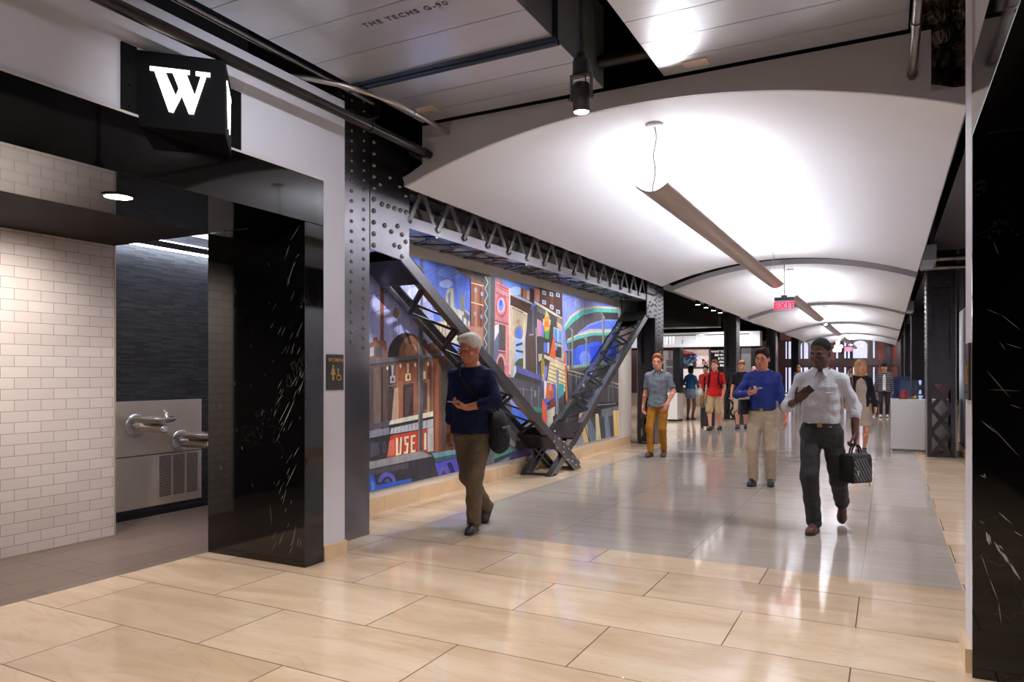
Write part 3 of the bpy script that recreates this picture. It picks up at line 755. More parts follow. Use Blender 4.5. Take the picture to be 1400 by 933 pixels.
# dark services beside the right edge of the first vault
t = tag(MB().box(0.62, 1.15, 6.5, 13.6, 3.45, 3.95).build('air_duct', mat('dark_brown_duct', (58, 46, 40), 0.35, 0.6)), 'dark brown air duct above the right edge of the near vault', 'air duct')
for Y, Z in ((13.75, 3.34), (13.95, 3.22)):
    pipe('steel_pipe', [(0.5, Y, Z), (1.19, Y, Z)], 0.045, M_PIPE, 'pale crosswise pipe above the lattice-based column, %s of two' % ('upper' if Z > 3.3 else 'lower'))
tag(MB().box(0.47, 0.66, 12.6, 13.5, 3.17, 3.40).box(0.47, 0.7, 13.5, 13.56, 3.15, 3.43).build('duct_elbow', M_GALV), 'small galvanised duct box tucked under the far right vault corner', 'air duct')
tag(MB().box(0.47, 0.62, 21.6, 22.7, 3.1, 3.35).build('duct_elbow', M_GALV), 'small galvanised duct box at the right corner of the second vault', 'air duct')

# ================================================================== LIGHT FITTINGS
M_TROUGH = mat('champagne_metal_trough', (176, 158, 144), 0.34, 0.55, 0.5, 0.04, 2)
M_LAMP = mat('lamp_tube_glow', (255, 255, 255), 0.5, emit=(246, 247, 255), estr=34)
def trough(ya, yb, label):
    cx = (VX0 + VX1) / 2; z = 2.94
    t = thing('pendant_light', (cx, (ya + yb) / 2, z), label, 'pendant light', 'curved trough lights under the vaults')
    n = 12; w = 0.135; sag = 0.062
    pr = [(-w + 2 * w * k / n, sag * ((2 * k / n - 1) ** 2)) for k in range(n + 1)]
    b = MB()
    vs = [(cx + u, ya, z + v) for u, v in pr] + [(cx + u, yb, z + v) for u, v in pr] + [(cx + u, ya, z + v + .014) for u, v in pr] + [(cx + u, yb, z + v + .014) for u, v in pr]
    m = n + 1
    b.add(vs, [(i, i + 1, m + i + 1, m + i) for i in range(n)] + [(2 * m + i, 3 * m + i, 3 * m + i + 1, 2 * m + i + 1) for i in range(n)], True)
    b.add(vs, [(i, 2 * m + i, 2 * m + i + 1, i + 1) for i in range(n)] + [(m + i, m + i + 1, 3 * m + i + 1, 3 * m + i) for i in range(n)] + [(0, m, 3 * m, 2 * m), (m - 1, 3 * m - 1, 4 * m - 1, 2 * m - 1)])
    b.build('trough', M_TROUGH, t)
    MB().box(cx - 0.035, cx + 0.035, ya + 0.35, yb - 0.35, z + 0.046, z + 0.068).build('lamp_tube', M_LAMP, t)
    zc = VS + VR - 0.004
    for y in (ya + 0.08, yb - 0.4):
        MB().lathe((cx, y, zc), [(0.075, 0.0), (0.075, -0.012), (0.03, -0.02), (0.0, -0.02)], n=20).build('canopy', M_VAULT, t)
        pts = [(cx + 0.012 * math.sin(k * 1.1), y + 0.02 * math.sin(k * 0.55), zc - 0.015 - (zc - z - 0.045) * k / 10) for k in range(11)]
        MB().tube(pts, 0.005, 6).build('cord', mat('grey_cord', (112, 106, 102), 0.6), t)
        MB().tube([(cx + 0.04, y + 0.02, zc - 0.015), (cx + 0.04, y + 0.02, z + 0.02)], 0.0015, 5).build('wire', M_CONDUIT, t)
    return t
trough(5.82, 13.3, 'curved metal trough light hanging under the nearest vault')
trough(15.3, 22.4, 'curved metal trough light under the second vault, just behind the exit sign')
trough(24.4, 31.4, 'third curved trough light from the near end')
trough(33.6, 40.4, 'fourth curved trough light from the near end')
trough(42.3, 48.6, 'farthest curved trough light, before the brick wall')

# hanging spotlight
sx, sy = -1.585, 3.93
t = thing('spotlight', (sx, sy, 2.98), 'dark grey cylinder spotlight hanging on a rod between the two ducts', 'spotlight')
M_SPOT = mat('slate_grey_metal', (62, 64, 74), 0.4, 0.5)
MB().tube([(sx, sy, 3.30), (sx, sy, 4.69)], 0.016, 12).build('rod', M_SPOT, t)
MB().lathe((sx, sy, 3.20), [(0.052, 0), (0.052, 0.07), (0.048, 0.085), (0.03, 0.09), (0.03, 0.12), (0.0, 0.12)], n=24).build('canopy', M_SPOT, t)
yk = MB(); yk.box(sx - 0.066, sx + 0.066, sy - 0.02, sy + 0.02, 3.185, 3.197).box(sx - 0.066, sx - 0.058, sy - 0.014, sy + 0.014, 3.05, 3.186).box(sx + 0.058, sx + 0.066, sy - 0.014, sy + 0.014, 3.05, 3.186)
yk.tube([(sx - 0.085, sy, 3.065), (sx - 0.05, sy, 3.065)], 0.008, 8).tube([(sx + 0.05, sy, 3.065), (sx + 0.08, sy, 3.065)], 0.008, 8)
yk.build('yoke', mat('brown_grey_yoke', (96, 84, 80), 0.35, 0.6), t)
MB().lathe((sx, sy, 2.975), [(0.043, 0.004), (0.049, 0), (0.049, 0.162), (0.044, 0.168), (0, 0.168)], n=28).build('housing', M_SPOT, t)
MB().lathe((sx, sy, 2.979), [(0.043, 0.0), (0.0, -0.002)], n=28).build('lens', mat('spot_lens_glow', (255, 255, 255), 0.4, emit=(255, 250, 245), estr=30), t)
MB().tube([(sx + 0.01, sy - 0.01, 3.19), (sx + 0.034, sy - 0.02, 3.175), (sx + 0.03, sy - 0.01, 3.14)], 0.004, 6).build('cable', M_BLACKP, t)

# recessed downlight in the portal soffit
t = thing('downlight', (-4.37, 2.94, 2.57), 'round recessed downlight glowing in the black portal soffit', 'downlight')
MB().lathe((-4.37, 2.94, 2.5865), [(0.098, 0.0), (0.098, -0.006), (0.083, -0.008), (0.083, -0.002)], n=32).build('trim_ring', mat('dark_trim_ring', (60, 56, 54), 0.4), t)
MB().lathe((-4.37, 2.94, 2.583), [(0.083, -0.002), (0.0, -0.004)], n=32).build('lens', mat('downlight_glow', (255, 255, 255), 0.4, emit=(255, 240, 226), estr=14), t)
# cove light over the fountain wall
t = thing('cove_light', (-6.58, 5.1, 2.72), 'thin bright cove light along the top of the dark slate wall', 'light')
MB().box(-6.60, -6.54, 4.15, 6.15, 2.735, 2.80).build('channel', M_DARKSOF, t)
MB().box(-6.60, -6.55, 4.15, 6.15, 2.722, 2.734).build('diffuser', mat('cove_glow', (255, 255, 255), 0.4, emit=(226, 236, 255), estr=18), t)
MB().box(-6.59, -6.55, 4.15, 6.15, 2.801, 2.81).build('upper_diffuser', mat('cove_glow_up', (255, 255, 255), 0.4, emit=(226, 236, 255), estr=14), t)
# small square downlights beside the second vault
for k in range(4):
    X, Y, Z = -4.28, 18.5 + 0.93 * k, 3.2
    t = thing('downlight', (X, Y, Z), 'small bright downlight beside the second vault, %s of a row of four' % ('nearest', 'second nearest', 'third nearest', 'farthest')[k], 'downlight', 'row of small downlights beside the second vault')
    MB().lathe((X, Y, Z), [(0.06, 0.0), (0.06, 0.16), (0.02, 0.17), (0.0, 0.17)], n=16).tube([(X, Y, Z + .165), (X, Y, 4.69)], 0.01, 6).build('housing', M_STEEL, t)
    MB().lathe((X, Y, Z - 0.001), [(0.055, 0.0), (0.0, -0.002)], n=16).build('lens', mat('spot_lens_glow', (255, 255, 255)), t)
# track heads over the shop fronts
for k, (X, Y) in enumerate(((-8.3, 30.6), (-7.7, 30.6), (-7.1, 30.6), (-6.5, 30.6))):
    t = thing('track_spotlight', (X, Y, 2.75), 'small white track spotlight in front of the posters, %s from the left' % ('first', 'second', 'third', 'fourth')[k], 'spotlight', 'track spotlights over the shop front')
    MB().lathe((X, Y, 2.72), [(0.05, 0.0), (0.05, 0.14), (0.0, 0.15)], axis=(0, -0.5, 1), n=14).tube([(X, Y, 2.85), (X, Y, 3.05)], 0.012, 6).build('housing', M_VAULT, t)
    MB().lathe((X, Y, 2.719), [(0.045, 0.0), (0.0, -0.003)], axis=(0, -0.5, 1), n=14).build('lens', mat('spot_lens_glow', (255, 255, 255)), t)
struct(MB().box(-9.5, -5.0, 30.57, 30.63, 3.05, 3.09).box(-9.5, -9.4, 30.57, 30.63, 3.09, 4.69).build('trim_9', M_STEEL))
# white star-shaped pendant in the far hall
cx, cy, cz = x_at(1145.5, 44), 44.0, 2.95
t = thing('pendant_light', (cx, cy, cz), 'white cluster pendant light hanging left of the far exit sign', 'pendant light')
b = MB()
for k in range(7):
    a = 2 * math.pi * k / 6; z = cz + (0 if k < 6 else 0.22); q = 0.16 if k < 6 else 0
    if k % 2 and k < 6: z -= 0.2
    b.lathe((cx + q * math.cos(a), cy + q * math.sin(a), z), [(0.0, -0.11), (0.08, -0.08), (0.11, 0), (0.08, 0.08), (0, 0.11)], n=12)
b.build('globe_cluster', mat('globe_glow', (255, 255, 255), 0.4, emit=(255, 248, 238), estr=1.2), t)
MB().tube([(cx, cy, cz + .1), (cx, cy, 3.32)], 0.008, 6).build('cord', M_CONDUIT, t)
def z_at(px, py, Y):
    t = (px - 700.0) / FOC; d = Y / (CS + SN * t)
    return H_CAM - (py - 511.0) / FOC * d
# ================================================================== SIGNS
# lit letter box: triangular prism projecting from the wall above the portal
WX, WY0, WY1, WZ0, WZ1 = -3.868, 2.70, 3.40, 2.885, 3.33
t = thing('letter_sign', (WX, (WY0 + WY1) / 2, WZ0), 'black wedge-shaped wall sign with a glowing white letter W', 'sign')
ax, ay = WX + 0.345, (WY0 + WY1) / 2
M_SIGNB = mat('satin_black_sign', (9, 9, 11), 0.6, 0, 0.12, 0.05)
b = MB()
b.prism([(WX, WY0), (ax, ay), (WX, WY1)], lambda u, v, a: (u, v, a), WZ0, WZ1)
b.build('sign_box', M_SIGNB, t, bevel=0.003)
for ya, yb in ((WY0 - 0.085, WY0 + 0.01), (WY1 - 0.01, WY1 + 0.07)):
    b = MB().box(WX - 0.0, WX + 0.012, ya, yb, WZ0 - 0.005, WZ1 + 0.01)
    for z in (WZ0 + 0.1, WZ0 + 0.22, WZ0 + 0.36): b.rivet((WX + 0.012, (ya + yb) / 2, z), (1, 0, 0), 0.009)
    b.build('mounting_flange', M_SIGNB, t)
M_GLOW = mat('white_sign_glow', (255, 255, 255), 0.4, emit=(255, 255, 255), estr=1.8)
W = [[(0, 1), (.31, 1), (.31, .905), (0, .905)], [(.07, .91), (.25, .91), (.43, .36), (.385, 0), (.31, 0)], [(.36, .0), (.385, 0), (.56, .5), (.50, .66), (.40, .3)],
     [(.32, 1), (.655, 1), (.655, .905), (.32, .905)], [(.37, .91), (.60, .91), (.76, .36), (.72, 0), (.64, 0)], [(.69, 0), (.72, 0), (.935, .91), (.845, .91), (.71, .3)],
     [(.755, 1), (1, 1), (1, .905), (.755, .905)]]
for base, dr_, nr in (((WX, WY0), (1, 1), (1, -1)), ((ax, ay), (-1, 1), (1, 1))):
    dv = Vector((dr_[0], dr_[1], 0)).normalized(); nv = Vector((nr[0], nr[1], 0)).normalized()
    o = Vector((base[0], base[1], WZ0)) + dv * 0.083 + Vector((0, 0, 0.10))
    b = MB()
    for poly in W:
        pl = poly
        b.prism(pl, lambda u, v, a: o + dv * (u * 0.325) + Vector((0, 0, v * 0.255)) + nv * a, 0.0005, 0.006)
    b.build('letter', M_GLOW, t)
# rest-room plaques
M_PLQ = mat('charcoal_plaque', (58, 56, 58), 0.5, 0.2); M_GOLD = mat('gold_lettering', (196, 150, 84), 0.4, 0.5)
def plaque(X, s, ya, yb, z0, z1, word, label):
    t = thing('restroom_sign', (X, (ya + yb) / 2, z0), label, 'sign')
    MB().box(X, X + s * 0.012, ya, yb, z0, z1).build('panel', M_PLQ, t, bevel=0.002)
    r = Vector((0, s, 0)); u = Vector((0, 0, 1)); n = r.cross(u); o = Vector((X + s * 0.012, (ya + yb) / 2, z0)); h = z1 - z0; w = yb - ya
    b = MB()
    if word: add_text(b, word, 0.042, o + u * h * 0.84 + n * 0.002, r, u, extrude=0.001, bold=0.0006, spacing=1.1)
    def pl(p): b.prism(p, lambda a, c, e: o + r * a + u * c + n * e, 0.0005, 0.004)
    def disc(cx, cy, q): pl([(cx + q * math.cos(k * math.pi / 8), cy + q * math.sin(k * math.pi / 8)) for k in range(16)])
    cx, cy = -0.03, h * 0.36
    disc(cx, cy + .086, .0105); pl([(cx - .012, cy + .072), (cx + .012, cy + .072), (cx + .026, cy + .02), (cx - .026, cy + .02)])
    pl([(cx - .010, cy + .02), (cx - .002, cy + .02), (cx - .002, cy - .025), (cx - .010, cy - .025)]); pl([(cx + .002, cy + .02), (cx + .010, cy + .02), (cx + .010, cy - .025), (cx + .002, cy - .025)])
    cx = 0.035
    disc(cx - .008, cy + .06, .009); pl([(cx - .012, cy + .048), (cx - .003, cy + .048), (cx + .002, cy + .012), (cx - .008, cy + .012)]); pl([(cx - .006, cy + .018), (cx + .022, cy + .018), (cx + .036, cy - .018), (cx + .028, cy - .02), (cx + .016, cy + .009), (cx - .006, cy + .009)])
    for k in range(14):
        a0 = math.radians(120 + k * 17); a1 = a0 + math.radians(18); q0, q1 = .021, .027
        pl([(cx + q0 * math.cos(a0), cy + q0 * math.sin(a0)), (cx + q1 * math.cos(a0), cy + q1 * math.sin(a0)), (cx + q1 * math.cos(a1), cy + q1 * math.sin(a1)), (cx + q0 * math.cos(a1), cy + q0 * math.sin(a1))])
    b.build('lettering', M_GOLD, t)
    b = MB()
    for k in range(5): b.rivet(o + r * (-.028 + .014 * k) + u * h * .14, tuple(n), .004)
    b.build('braille_dots', M_BLACKP, t)
plaque(-3.87, 1, 4.31, 4.505, 1.32, 1.60, 'WOMEN', 'charcoal restroom plaque with gold figures on the white strip beside the portal')
plaque(0.362, -1, 4.13, 4.30, 1.32, 1.60, '', 'restroom plaque seen edge-on beside the right-hand portal')
# exit signs
def exit_sign(cx, cy, cz, w, h, rodtop, label, s=1.0):
    t = thing('exit_sign', (cx, cy, cz), label, 'exit sign')
    b = MB().box(cx - w / 2, cx + w / 2, cy - .03, cy + .03, cz + h, cz + h + .055).box(cx - .05, cx + .05, cy - .032, cy + .032, cz + h + .055, cz + h + .09)
    b.build('housing', M_SPOT, t, bevel=0.004)
    MB().box(cx - w / 2, cx + w / 2, cy - .004, cy + .004, cz, cz + h).build('acrylic_panel', mat('violet_acrylic', (206, 190, 214), 0.12, 0.1), t)
    b = MB(); add_text(b, 'EXIT', h * 0.92, (cx, cy - .006, cz + h * .47), (1, 0, 0), (0, 0, 1), extrude=0.001, bold=0.003)
    b.build('lettering', mat('red_exit_glow', (255, 30, 60), 0.4, emit=(255, 20, 60), estr=1.0), t)
    MB().tube([(cx, cy, cz + h + .09), (cx, cy, rodtop)], 0.009, 8).lathe((cx, cy, rodtop), [(0.0, -.02), (.04, -.015), (.04, 0), (0, 0)], n=14).build('rod', M_CONDUIT, t)
exit_sign(-1.68, 14.1, 2.60, 0.34, 0.20, 4.69, 'hanging exit sign with red letters at the gap after the nearest vault')
exit_sign(x_at(1160, 49), 49.0, 2.82, 0.46, 0.26, 3.3, 'small far exit sign in front of the arched daylight window')

# ================================================================== DRINKING FOUNTAIN
t = thing('drinking_fountain', (-6.65, 4.9, 0.10), 'stainless steel wall drinking fountain with two basins on the dark slate wall', 'drinking fountain')
X0 = -6.648
b = MB(); b.box(X0, X0 + .022, 4.14, 5.42, .63, 1.175).box(X0, X0 + .022, 4.14, 5.42, .10, .622)
b.build('back_panel', M_CHROME, t, bevel=0.004)
b = MB(); b.box(X0 + .0222, X0 + .026, 4.875, 5.395, .165, .62)
b.build('grille_plate', M_CHROME, t)
b = MB()
for c in range(3):
    for k in range(26):
        y = 4.90 + c * .163; z = .185 + k * .0162
        b.box(X0 + .0262, X0 + .0275, y, y + .137, z, z + .0085)
b.build('grille_slots', M_BLACKP, t)
for Y, Z, lab in ((4.64, .93, 'upper'), (5.16, .735, 'lower')):
    x = X0 + .022
    MB().lathe((x, Y, Z), [(.118, 0), (.118, .008), (.105, .016), (.03, .018)], (1, 0, 0), 32).build('escutcheon', M_POLISH, t)
    arm = MB().lathe((x, Y, Z - .015), [(.048, .01), (.046, .08), (.043, .40), (.043, .44), (.036, .447), (.0, .447)], (1, 0, 0), 24)
    a = arm.build('arm', M_POLISH, t)
    MB().lathe((x + .447, Y, Z - .015), [(.031, 0), (.031, .01), (.026, .014), (0, .014)], (1, 0, 0), 20).build('push_button', mat('pale_button', (206, 206, 206), .3, .4), a)
    b = MB()
    prof = [(0.0, .0), (.08, .004), (.15, .022), (.178, .052), (.184, .066), (.176, .066), (.145, .042), (.07, .030), (0, .028)]
    b.lathe((x + .30, Y, Z + .03), prof, (0, 0, 1), 36, sx=1.28, u=(1, 0, 0))
    b.build('basin', M_POLISH, t)
    b = MB().lathe((x + .46, Y, Z + .075), [(.026, 0), (.026, .03), (.018, .045), (.016, .07), (0, .075)], (0, 0, 1), 18)
    b.tube([(x + .46, Y, Z + .12), (x + .44, Y, Z + .155), (x + .425, Y, Z + .165)], [.010, .009, .006], 10)
    b.build('bubbler', M_POLISH, t)

# ================================================================== DISPLAY PLINTH
PX0, PX1, PY0, PY1, PZ =   .065, 1.12, 15.25, 15.95, .965
t = thing('display_plinth', ((PX0 + PX1) / 2, (PY0 + PY1) / 2, 0), 'white display plinth standing left of the lattice-based steel column', 'plinth')
M_LAC = mat('white_lacquer', (218, 216, 216), .35, 0, .4, .01)
MB().box(PX0, PX1, PY0, PY1, .045, PZ).build('body', M_LAC, t, bevel=.006)
MB().box(PX0 + .015, PX1 - .015, PY0 + .03, PY1 - .03, 0, .045).build('kick_base', mat('grey_kick', (150, 146, 144), .5), t)
t = thing('glass_vitrine', ((PX0 + PX1) / 2, (PY0 + PY1) / 2, PZ), 'clear glass case on top of the white display plinth', 'display case')
b = MB(); g = .006
b.box(PX0 + .01, PX0 + .01 + g, PY0 + .01, PY1 - .01, PZ + .001, PZ + .36).box(PX1 - .01 - g, PX1 - .01, PY0 + .01, PY1 - .01, PZ + .001, PZ + .36)
b.box(PX0 + .017, PX1 - .017, PY0 + .01, PY0 + .016, PZ + .001, PZ + .36).box(PX0 + .017, PX1 - .017, PY1 - .016, PY1 - .01, PZ + .001, PZ + .36).box(PX0 + .01, PX1 - .01, PY0 + .01, PY1 - .01, PZ + .361, PZ + .367)
b.build('glass', m_glass('vitrine_glass', (.86, .92, .98)), t)
e = MB()
for x in (PX0 + .012, PX1 - .012):
    for y in (PY0 + .012, PY1 - .012): e.tube([(x, y, PZ + .001), (x, y, PZ + .367)], .004, 6)
e.build('edge', mat('glass_edge', (120, 140, 160), .2, .3), t)
tag(MB().lathe((.275, 15.55, PZ + .0015), [(.088, 0), (.092, .02), (.09, .03), (.078, .06), (.07, .15), (.066, .165), (0, .165)], n=32).build('red_hat', mat('red_lacquer', (176, 40, 40), .4)), 'red tapered round hat inside the glass case', 'hat')
b = MB().lathe((.47, 15.5, PZ + .0015), [(.055, 0), (.06, .02), (.05, .045), (.03, .055), (.02, .07), (.026, .085), (0, .09)], n=20).lathe((.40, 15.5, PZ + .0015), [(.03, 0), (.028, .03), (0, .035)], n=14)
tag(b.build('gold_ornament', mat('polished_gold', (200, 140, 70), .25, .8)), 'small gold ornament beside the red hat inside the glass case', 'ornament')
# shorter things behind it, seen through the glass
t = tag(MB().box(.2, .9, 27.0, 27.3, .02, 1.35).box(.15, .95, 26.95, 27.35, 0, .06).build('info_stand', mat('dark_blue_stand', (36, 60, 96), .4)), 'dark blue information stand seen through the glass case', 'stand')

# ================================================================== KIOSK AND POSTERS ON THE LEFT
KY = 21.6
t = thing('kiosk', (x_at(914, KY), KY, 0), 'kiosk with a white counter, grey panel and black post behind the man in mustard trousers', 'kiosk')
xa, xb = x_at(898, KY), x_at(926, KY)
MB().box(xa, xb, KY, KY + .7, .06, .86).build('counter', M_LAC, t, bevel=.01)
MB().box(xa + .02, xb - .02, KY + .03, KY + .67, 0, .06).build('kick_base', M_BLACKP, t)
MB().box(xa - .6, x_at(920.5, KY + .3), KY + .3, KY + .36, .86, 2.15).build('back_panel', mat('grey_kiosk_panel', (118, 114, 114), .4), t)
MB().box(x_at(920.8, KY + .3), xb + .02, KY + .25, KY + .65, .861, 2.25).build('post', M_BLACKP, t)
b = MB()
for k in range(3): b.box(xb - .42 , xb - .22, KY + .285, KY + .299, 1.2 + .25 * k, 1.38 + .25 * k)
b.build('picture_frames', mat('dim_picture', (74, 72, 78), .3), t)
for k in range(4):
    tag(MB().box(x_at(906 + 4.6 * k, KY), x_at(909.3 + 4.6 * k, KY), KY - .05, KY - .03, 2.32, 2.58).use(1).tube([(x_at(907.5 + 4.6 * k, KY), KY - .04, 2.58), (x_at(907.5 + 4.6 * k, KY), KY - .04, 4.69)], .003, 5)
        .build('hanging_card', [mat('white_card', (222, 224, 230), .6), M_BLACKP]), 'white hanging card above the kiosk, %s from the left' % ('first', 'second', 'third', 'fourth')[k], 'card', 'white hanging cards above the kiosk')
def flat_paint(name, rects, base_xyz, parent=None):
    """flat picture made of painted patches; rects: polygon list in wall coordinates (x, z) with colours"""
    vs, fs, cs = [], [], []
    for i, (poly, rgb) in enumerate(rects):
        o = len(vs); y = base_xyz - i * 0.0012
        vs += [(u, y, v) for u, v in poly]; fs.append(tuple(range(o, o + len(poly)))); cs += [(*lin(rgb), 1)] * len(poly)
    return vs, fs, cs
def paint_obj(name, vs, fs, cs, parent=None):
    b = MB(); b.v = vs; b.f = fs; b.mi = [0] * len(fs); b.sm = [False] * len(fs)
    o = b.build(name, M_PAINT, parent, recalc=False)
    at = o.data.color_attributes.new('paint', 'FLOAT_COLOR', 'POINT')
    at.data.foreach_set('color', [c for q in cs for c in q]); return o
YP = YS - .012
def pr(a, b_, c, d): # pixel rectangle on the shop wall
    return [(x_at(a, YP), z_at(a, d, YP)), (x_at(b_, YP), z_at(b_, d, YP)), (x_at(b_, YP), z_at(b_, c, YP)), (x_at(a, YP), z_at(a, c, YP))]
rnd = random.Random(3)
r_ = [(pr(929.5, 969, 478, 502), (214, 196, 192)), ([(x_at(930, YP), z_at(930, 478, YP)), (x_at(930, YP), z_at(930, 484, YP)), (x_at(951, YP), z_at(951, 487, YP)), (x_at(948, YP), z_at(948, 482, YP))], (186, 84, 74)), (pr(930, 952, 484, 502), (40, 40, 46))]
for k in range(34):
    x = 930 + rnd.random() * 21; y = 485 + rnd.random() * 13
    r_.append((pr(x, x + 2.2, y, y + 3), rnd.choice([(60, 90, 150), (160, 60, 60), (40, 120, 130), (200, 180, 160), (110, 70, 60), (30, 30, 40), (60, 110, 190)])))
for k in range(12):
    x = 960 + rnd.random() * 7; y = 489 + rnd.random() * 10
    r_.append((pr(x, x + 2.0, y, y + 3), rnd.choice([(170, 60, 60), (60, 120, 110), (190, 150, 120), (50, 50, 60)])))
t = thing('poster', (x_at(949, YP), YP, z_at(949, 502, YP)), 'poster of a crowded market under a red awning, on the red-brown shop wall', 'poster')
b = MB(); p = pr(928.5, 970, 477, 503); b.box(p[0][0], p[1][0], YP, YP + .03, p[0][1], p[2][1]); b.build('backing', M_BROWN, t)
vs, fs, cs = flat_paint('print', r_, YP - .004); paint_obj('print', vs, fs, cs, t)
t = thing('poster', (x_at(949, YP), YP, z_at(949, 530, YP)), 'pale blank poster panel under the market poster on the shop wall', 'poster')
p = pr(929.5, 969, 504.5, 530); MB().box(p[0][0], p[1][0], YP - .01, YP + .01, p[0][1], p[2][1]).build('panel', mat('pale_poster', (212, 200, 198), .5), t)
t = thing('text_panel', (x_at(981, YP), YP, z_at(981, 540, YP)), 'black panel with bold white lettering behind the teen in the red polo shirt', 'sign')
p = pr(972, 993, 474, 545); MB().box(p[0][0], p[1][0], YP - .03, YP + .01, max(.32, p[0][1]), p[2][1]).build('panel', M_SIGNB, t)
b = MB(); ls = ['WANT TO', 'SEE WH', 'E TO', 'OW', 'ERE']
for k, s_ in enumerate(ls):
    add_text(b, s_, .118, (x_at(990.5, YP), YP - .034, z_at(985, 481 + 4.75 * k, YP)), (1, 0, 0), (0, 0, 1), align='RIGHT', extrude=.002, bold=.004)
b.build('lettering', mat('white_lettering', (232, 228, 226), .5), t)
t = thing('shop_front', (x_at(1030, YP), YP, 0), 'dark shop front with a grey panel behind the boy in black', 'shop front')
xa, xb = x_at(1012, YP), x_at(1052, YP)
MB().box(xa, xb, YP - .05, YP - .005, .32, 2.6).build('dark_panel', M_BLACKP, t)
MB().box(x_at(1014, YP), x_at(1027, YP), YP - .08, YP - .052, .4, z_at(1020, 475, YP)).build('grey_panel', mat('grey_panel', (104, 100, 102), .5), t)
t = tag(MB().box(-13, -4.75, YS - .40, YS - .12, .0, .55).build('bench', M_WAINS), 'low taupe bench running along the foot of the shop wall', 'bench')
# ================================================================== MURAL (painted canvas on the wall; outlines surveyed on the wall plane)
MX = -4.724
SKYL, SKYB, SKYD = (170, 176, 226), (104, 128, 216), (62, 92, 208)
BRK, DBR, GRY, DGY, CRM, PNK, ORNG, TEAL = (148, 98, 80), (84, 62, 54), (104, 104, 110), (68, 66, 70), (214, 204, 176), (206, 132, 136), (214, 98, 62), (92, 190, 178)
MU = []
def q(col, *p): MU.append((col, [(p[i], p[i + 1]) for i in range(0, len(p), 2)]))
def rc(col, a, b, c, d, s=-0.0): # rect a..b, top c..d at left, sheared with the wall perspective automatically by outline
    q(col, a, c, b, c + s * (b - a), b, d + s * (b - a), a, d)
def el(col, cx, cy, rx, ry, a0=0, a1=360, n=20):
    MU.append((col, [(cx + rx * math.cos(R(a0 + (a1 - a0) * k / n)), cy - ry * math.sin(R(a0 + (a1 - a0) * k / n))) for k in range(n + (0 if a1 - a0 == 360 else 1))]))
def ln(col, x0, y0, x1, y1, w=0.7):
    dx, dy = x1 - x0, y1 - y0; L = math.hypot(dx, dy); nx, ny = -dy / L * w / 2, dx / L * w / 2
    q(col, x0 + nx, y0 + ny, x1 + nx, y1 + ny, x1 - nx, y1 - ny, x0 - nx, y0 - ny)
# --- left third: sky
q(SKYB, 488, 320, 640, 372, 680, 386, 680, 500, 488, 500)
q(SKYL, 488, 350, 545, 360, 590, 400, 605, 500, 488, 500)
el((196, 200, 240), 575, 402, 16, 12); el((186, 190, 236), 530, 420, 18, 20); el((120, 150, 230), 622, 372, 24, 9); el((88, 116, 214), 640, 384, 10, 14); el((168, 186, 240), 612, 388, 9, 6); el((196, 206, 238), 524, 374, 14, 8)
for a in ((507, 402, 530, 394), (507, 409, 530, 400), (508, 430, 545, 416), (560, 386, 606, 360), (565, 394, 612, 362), (592, 390, 632, 372), (600, 336, 600, 395)): ln((96, 100, 150), *a, 0.7)
rc((136, 88, 74), 522, 527, 388, 480); rc((122, 112, 120), 577, 580.5, 352, 470); q((120, 92, 84), 574, 364, 581, 372, 581, 376, 574, 368)
el((138, 134, 110), 543.5, 428, 4, 8); 
for x in (540, 543, 547): rc((112, 110, 130), x, x + .8, 436, 462)
# skyline
q((186, 182, 168), 606, 470, 606, 426, 611, 424, 612, 398, 616, 394, 622, 394, 623, 420, 628, 424, 632, 420, 636, 422, 644, 428, 645, 470)
q((120, 122, 130), 614, 402, 618, 398, 618, 418, 615, 420); rc((142, 140, 134), 631, 637, 404, 426); q((206, 204, 196), 630, 424, 642, 430, 642, 446, 630, 444); q((104, 106, 116), 636, 424, 644, 432, 644, 440, 636, 434)
for x in (607, 613, 620, 626, 634, 640): rc((96, 92, 96), x, x + 1.6, 430 + (x % 3), 446)
rc((196, 186, 156), 597, 612, 440, 470); 
for x in (598, 602, 606, 610): rc((130, 116, 96), x, x + 1.4, 446, 466)
# rounded roof and the brown car body
el((62, 54, 54), 558, 489, 26, 34, 0, 180); el((136, 96, 76), 566, 488, 19, 29, 0, 180); el((170, 124, 92), 564, 480, 8, 10); el((100, 72, 62), 582, 490, 7, 26, 0, 180)
q((146, 104, 82), 505, 470, 512, 468, 512, 462, 518, 461, 519, 466, 530, 466, 532, 490, 505, 494); q((90, 92, 100), 515, 476, 524, 472, 525, 488, 515, 490); q((200, 200, 214), 508, 476, 513, 474, 513, 486, 508, 488)
q((110, 84, 70), 584, 472, 600, 466, 606, 486, 584, 492); q((136, 100, 84), 590, 470, 604, 468, 606, 476, 590, 480)
q((112, 88, 78), 488, 500, 605, 487, 606, 634, 488, 652)
q((112, 110, 116), 488, 494, 606, 482, 606, 489, 488, 502); q((76, 72, 78), 488, 500, 606, 487, 606, 489, 488, 503)
for a, b_, c in ((507, 512, (96, 84, 82)), (513, 522, (120, 104, 98)), (523, 526, (70, 60, 60)), (527, 533, (100, 84, 78)), (533, 537, (64, 58, 62)), (544, 553, (170, 112, 76)), (553, 566, (98, 74, 66)), (567, 573, (150, 96, 70)), (583, 587, (164, 108, 76)), (587, 592, (112, 80, 66)), (592, 602, (160, 106, 80)), (602, 606, (118, 84, 72))):
    q(c, a, 504 - (a - 507) * .12, b_, 504 - (b_ - 507) * .12, b_, 600, a, 604)
q((142, 84, 58), 546, 497, 569, 493, 569, 522, 546, 526)
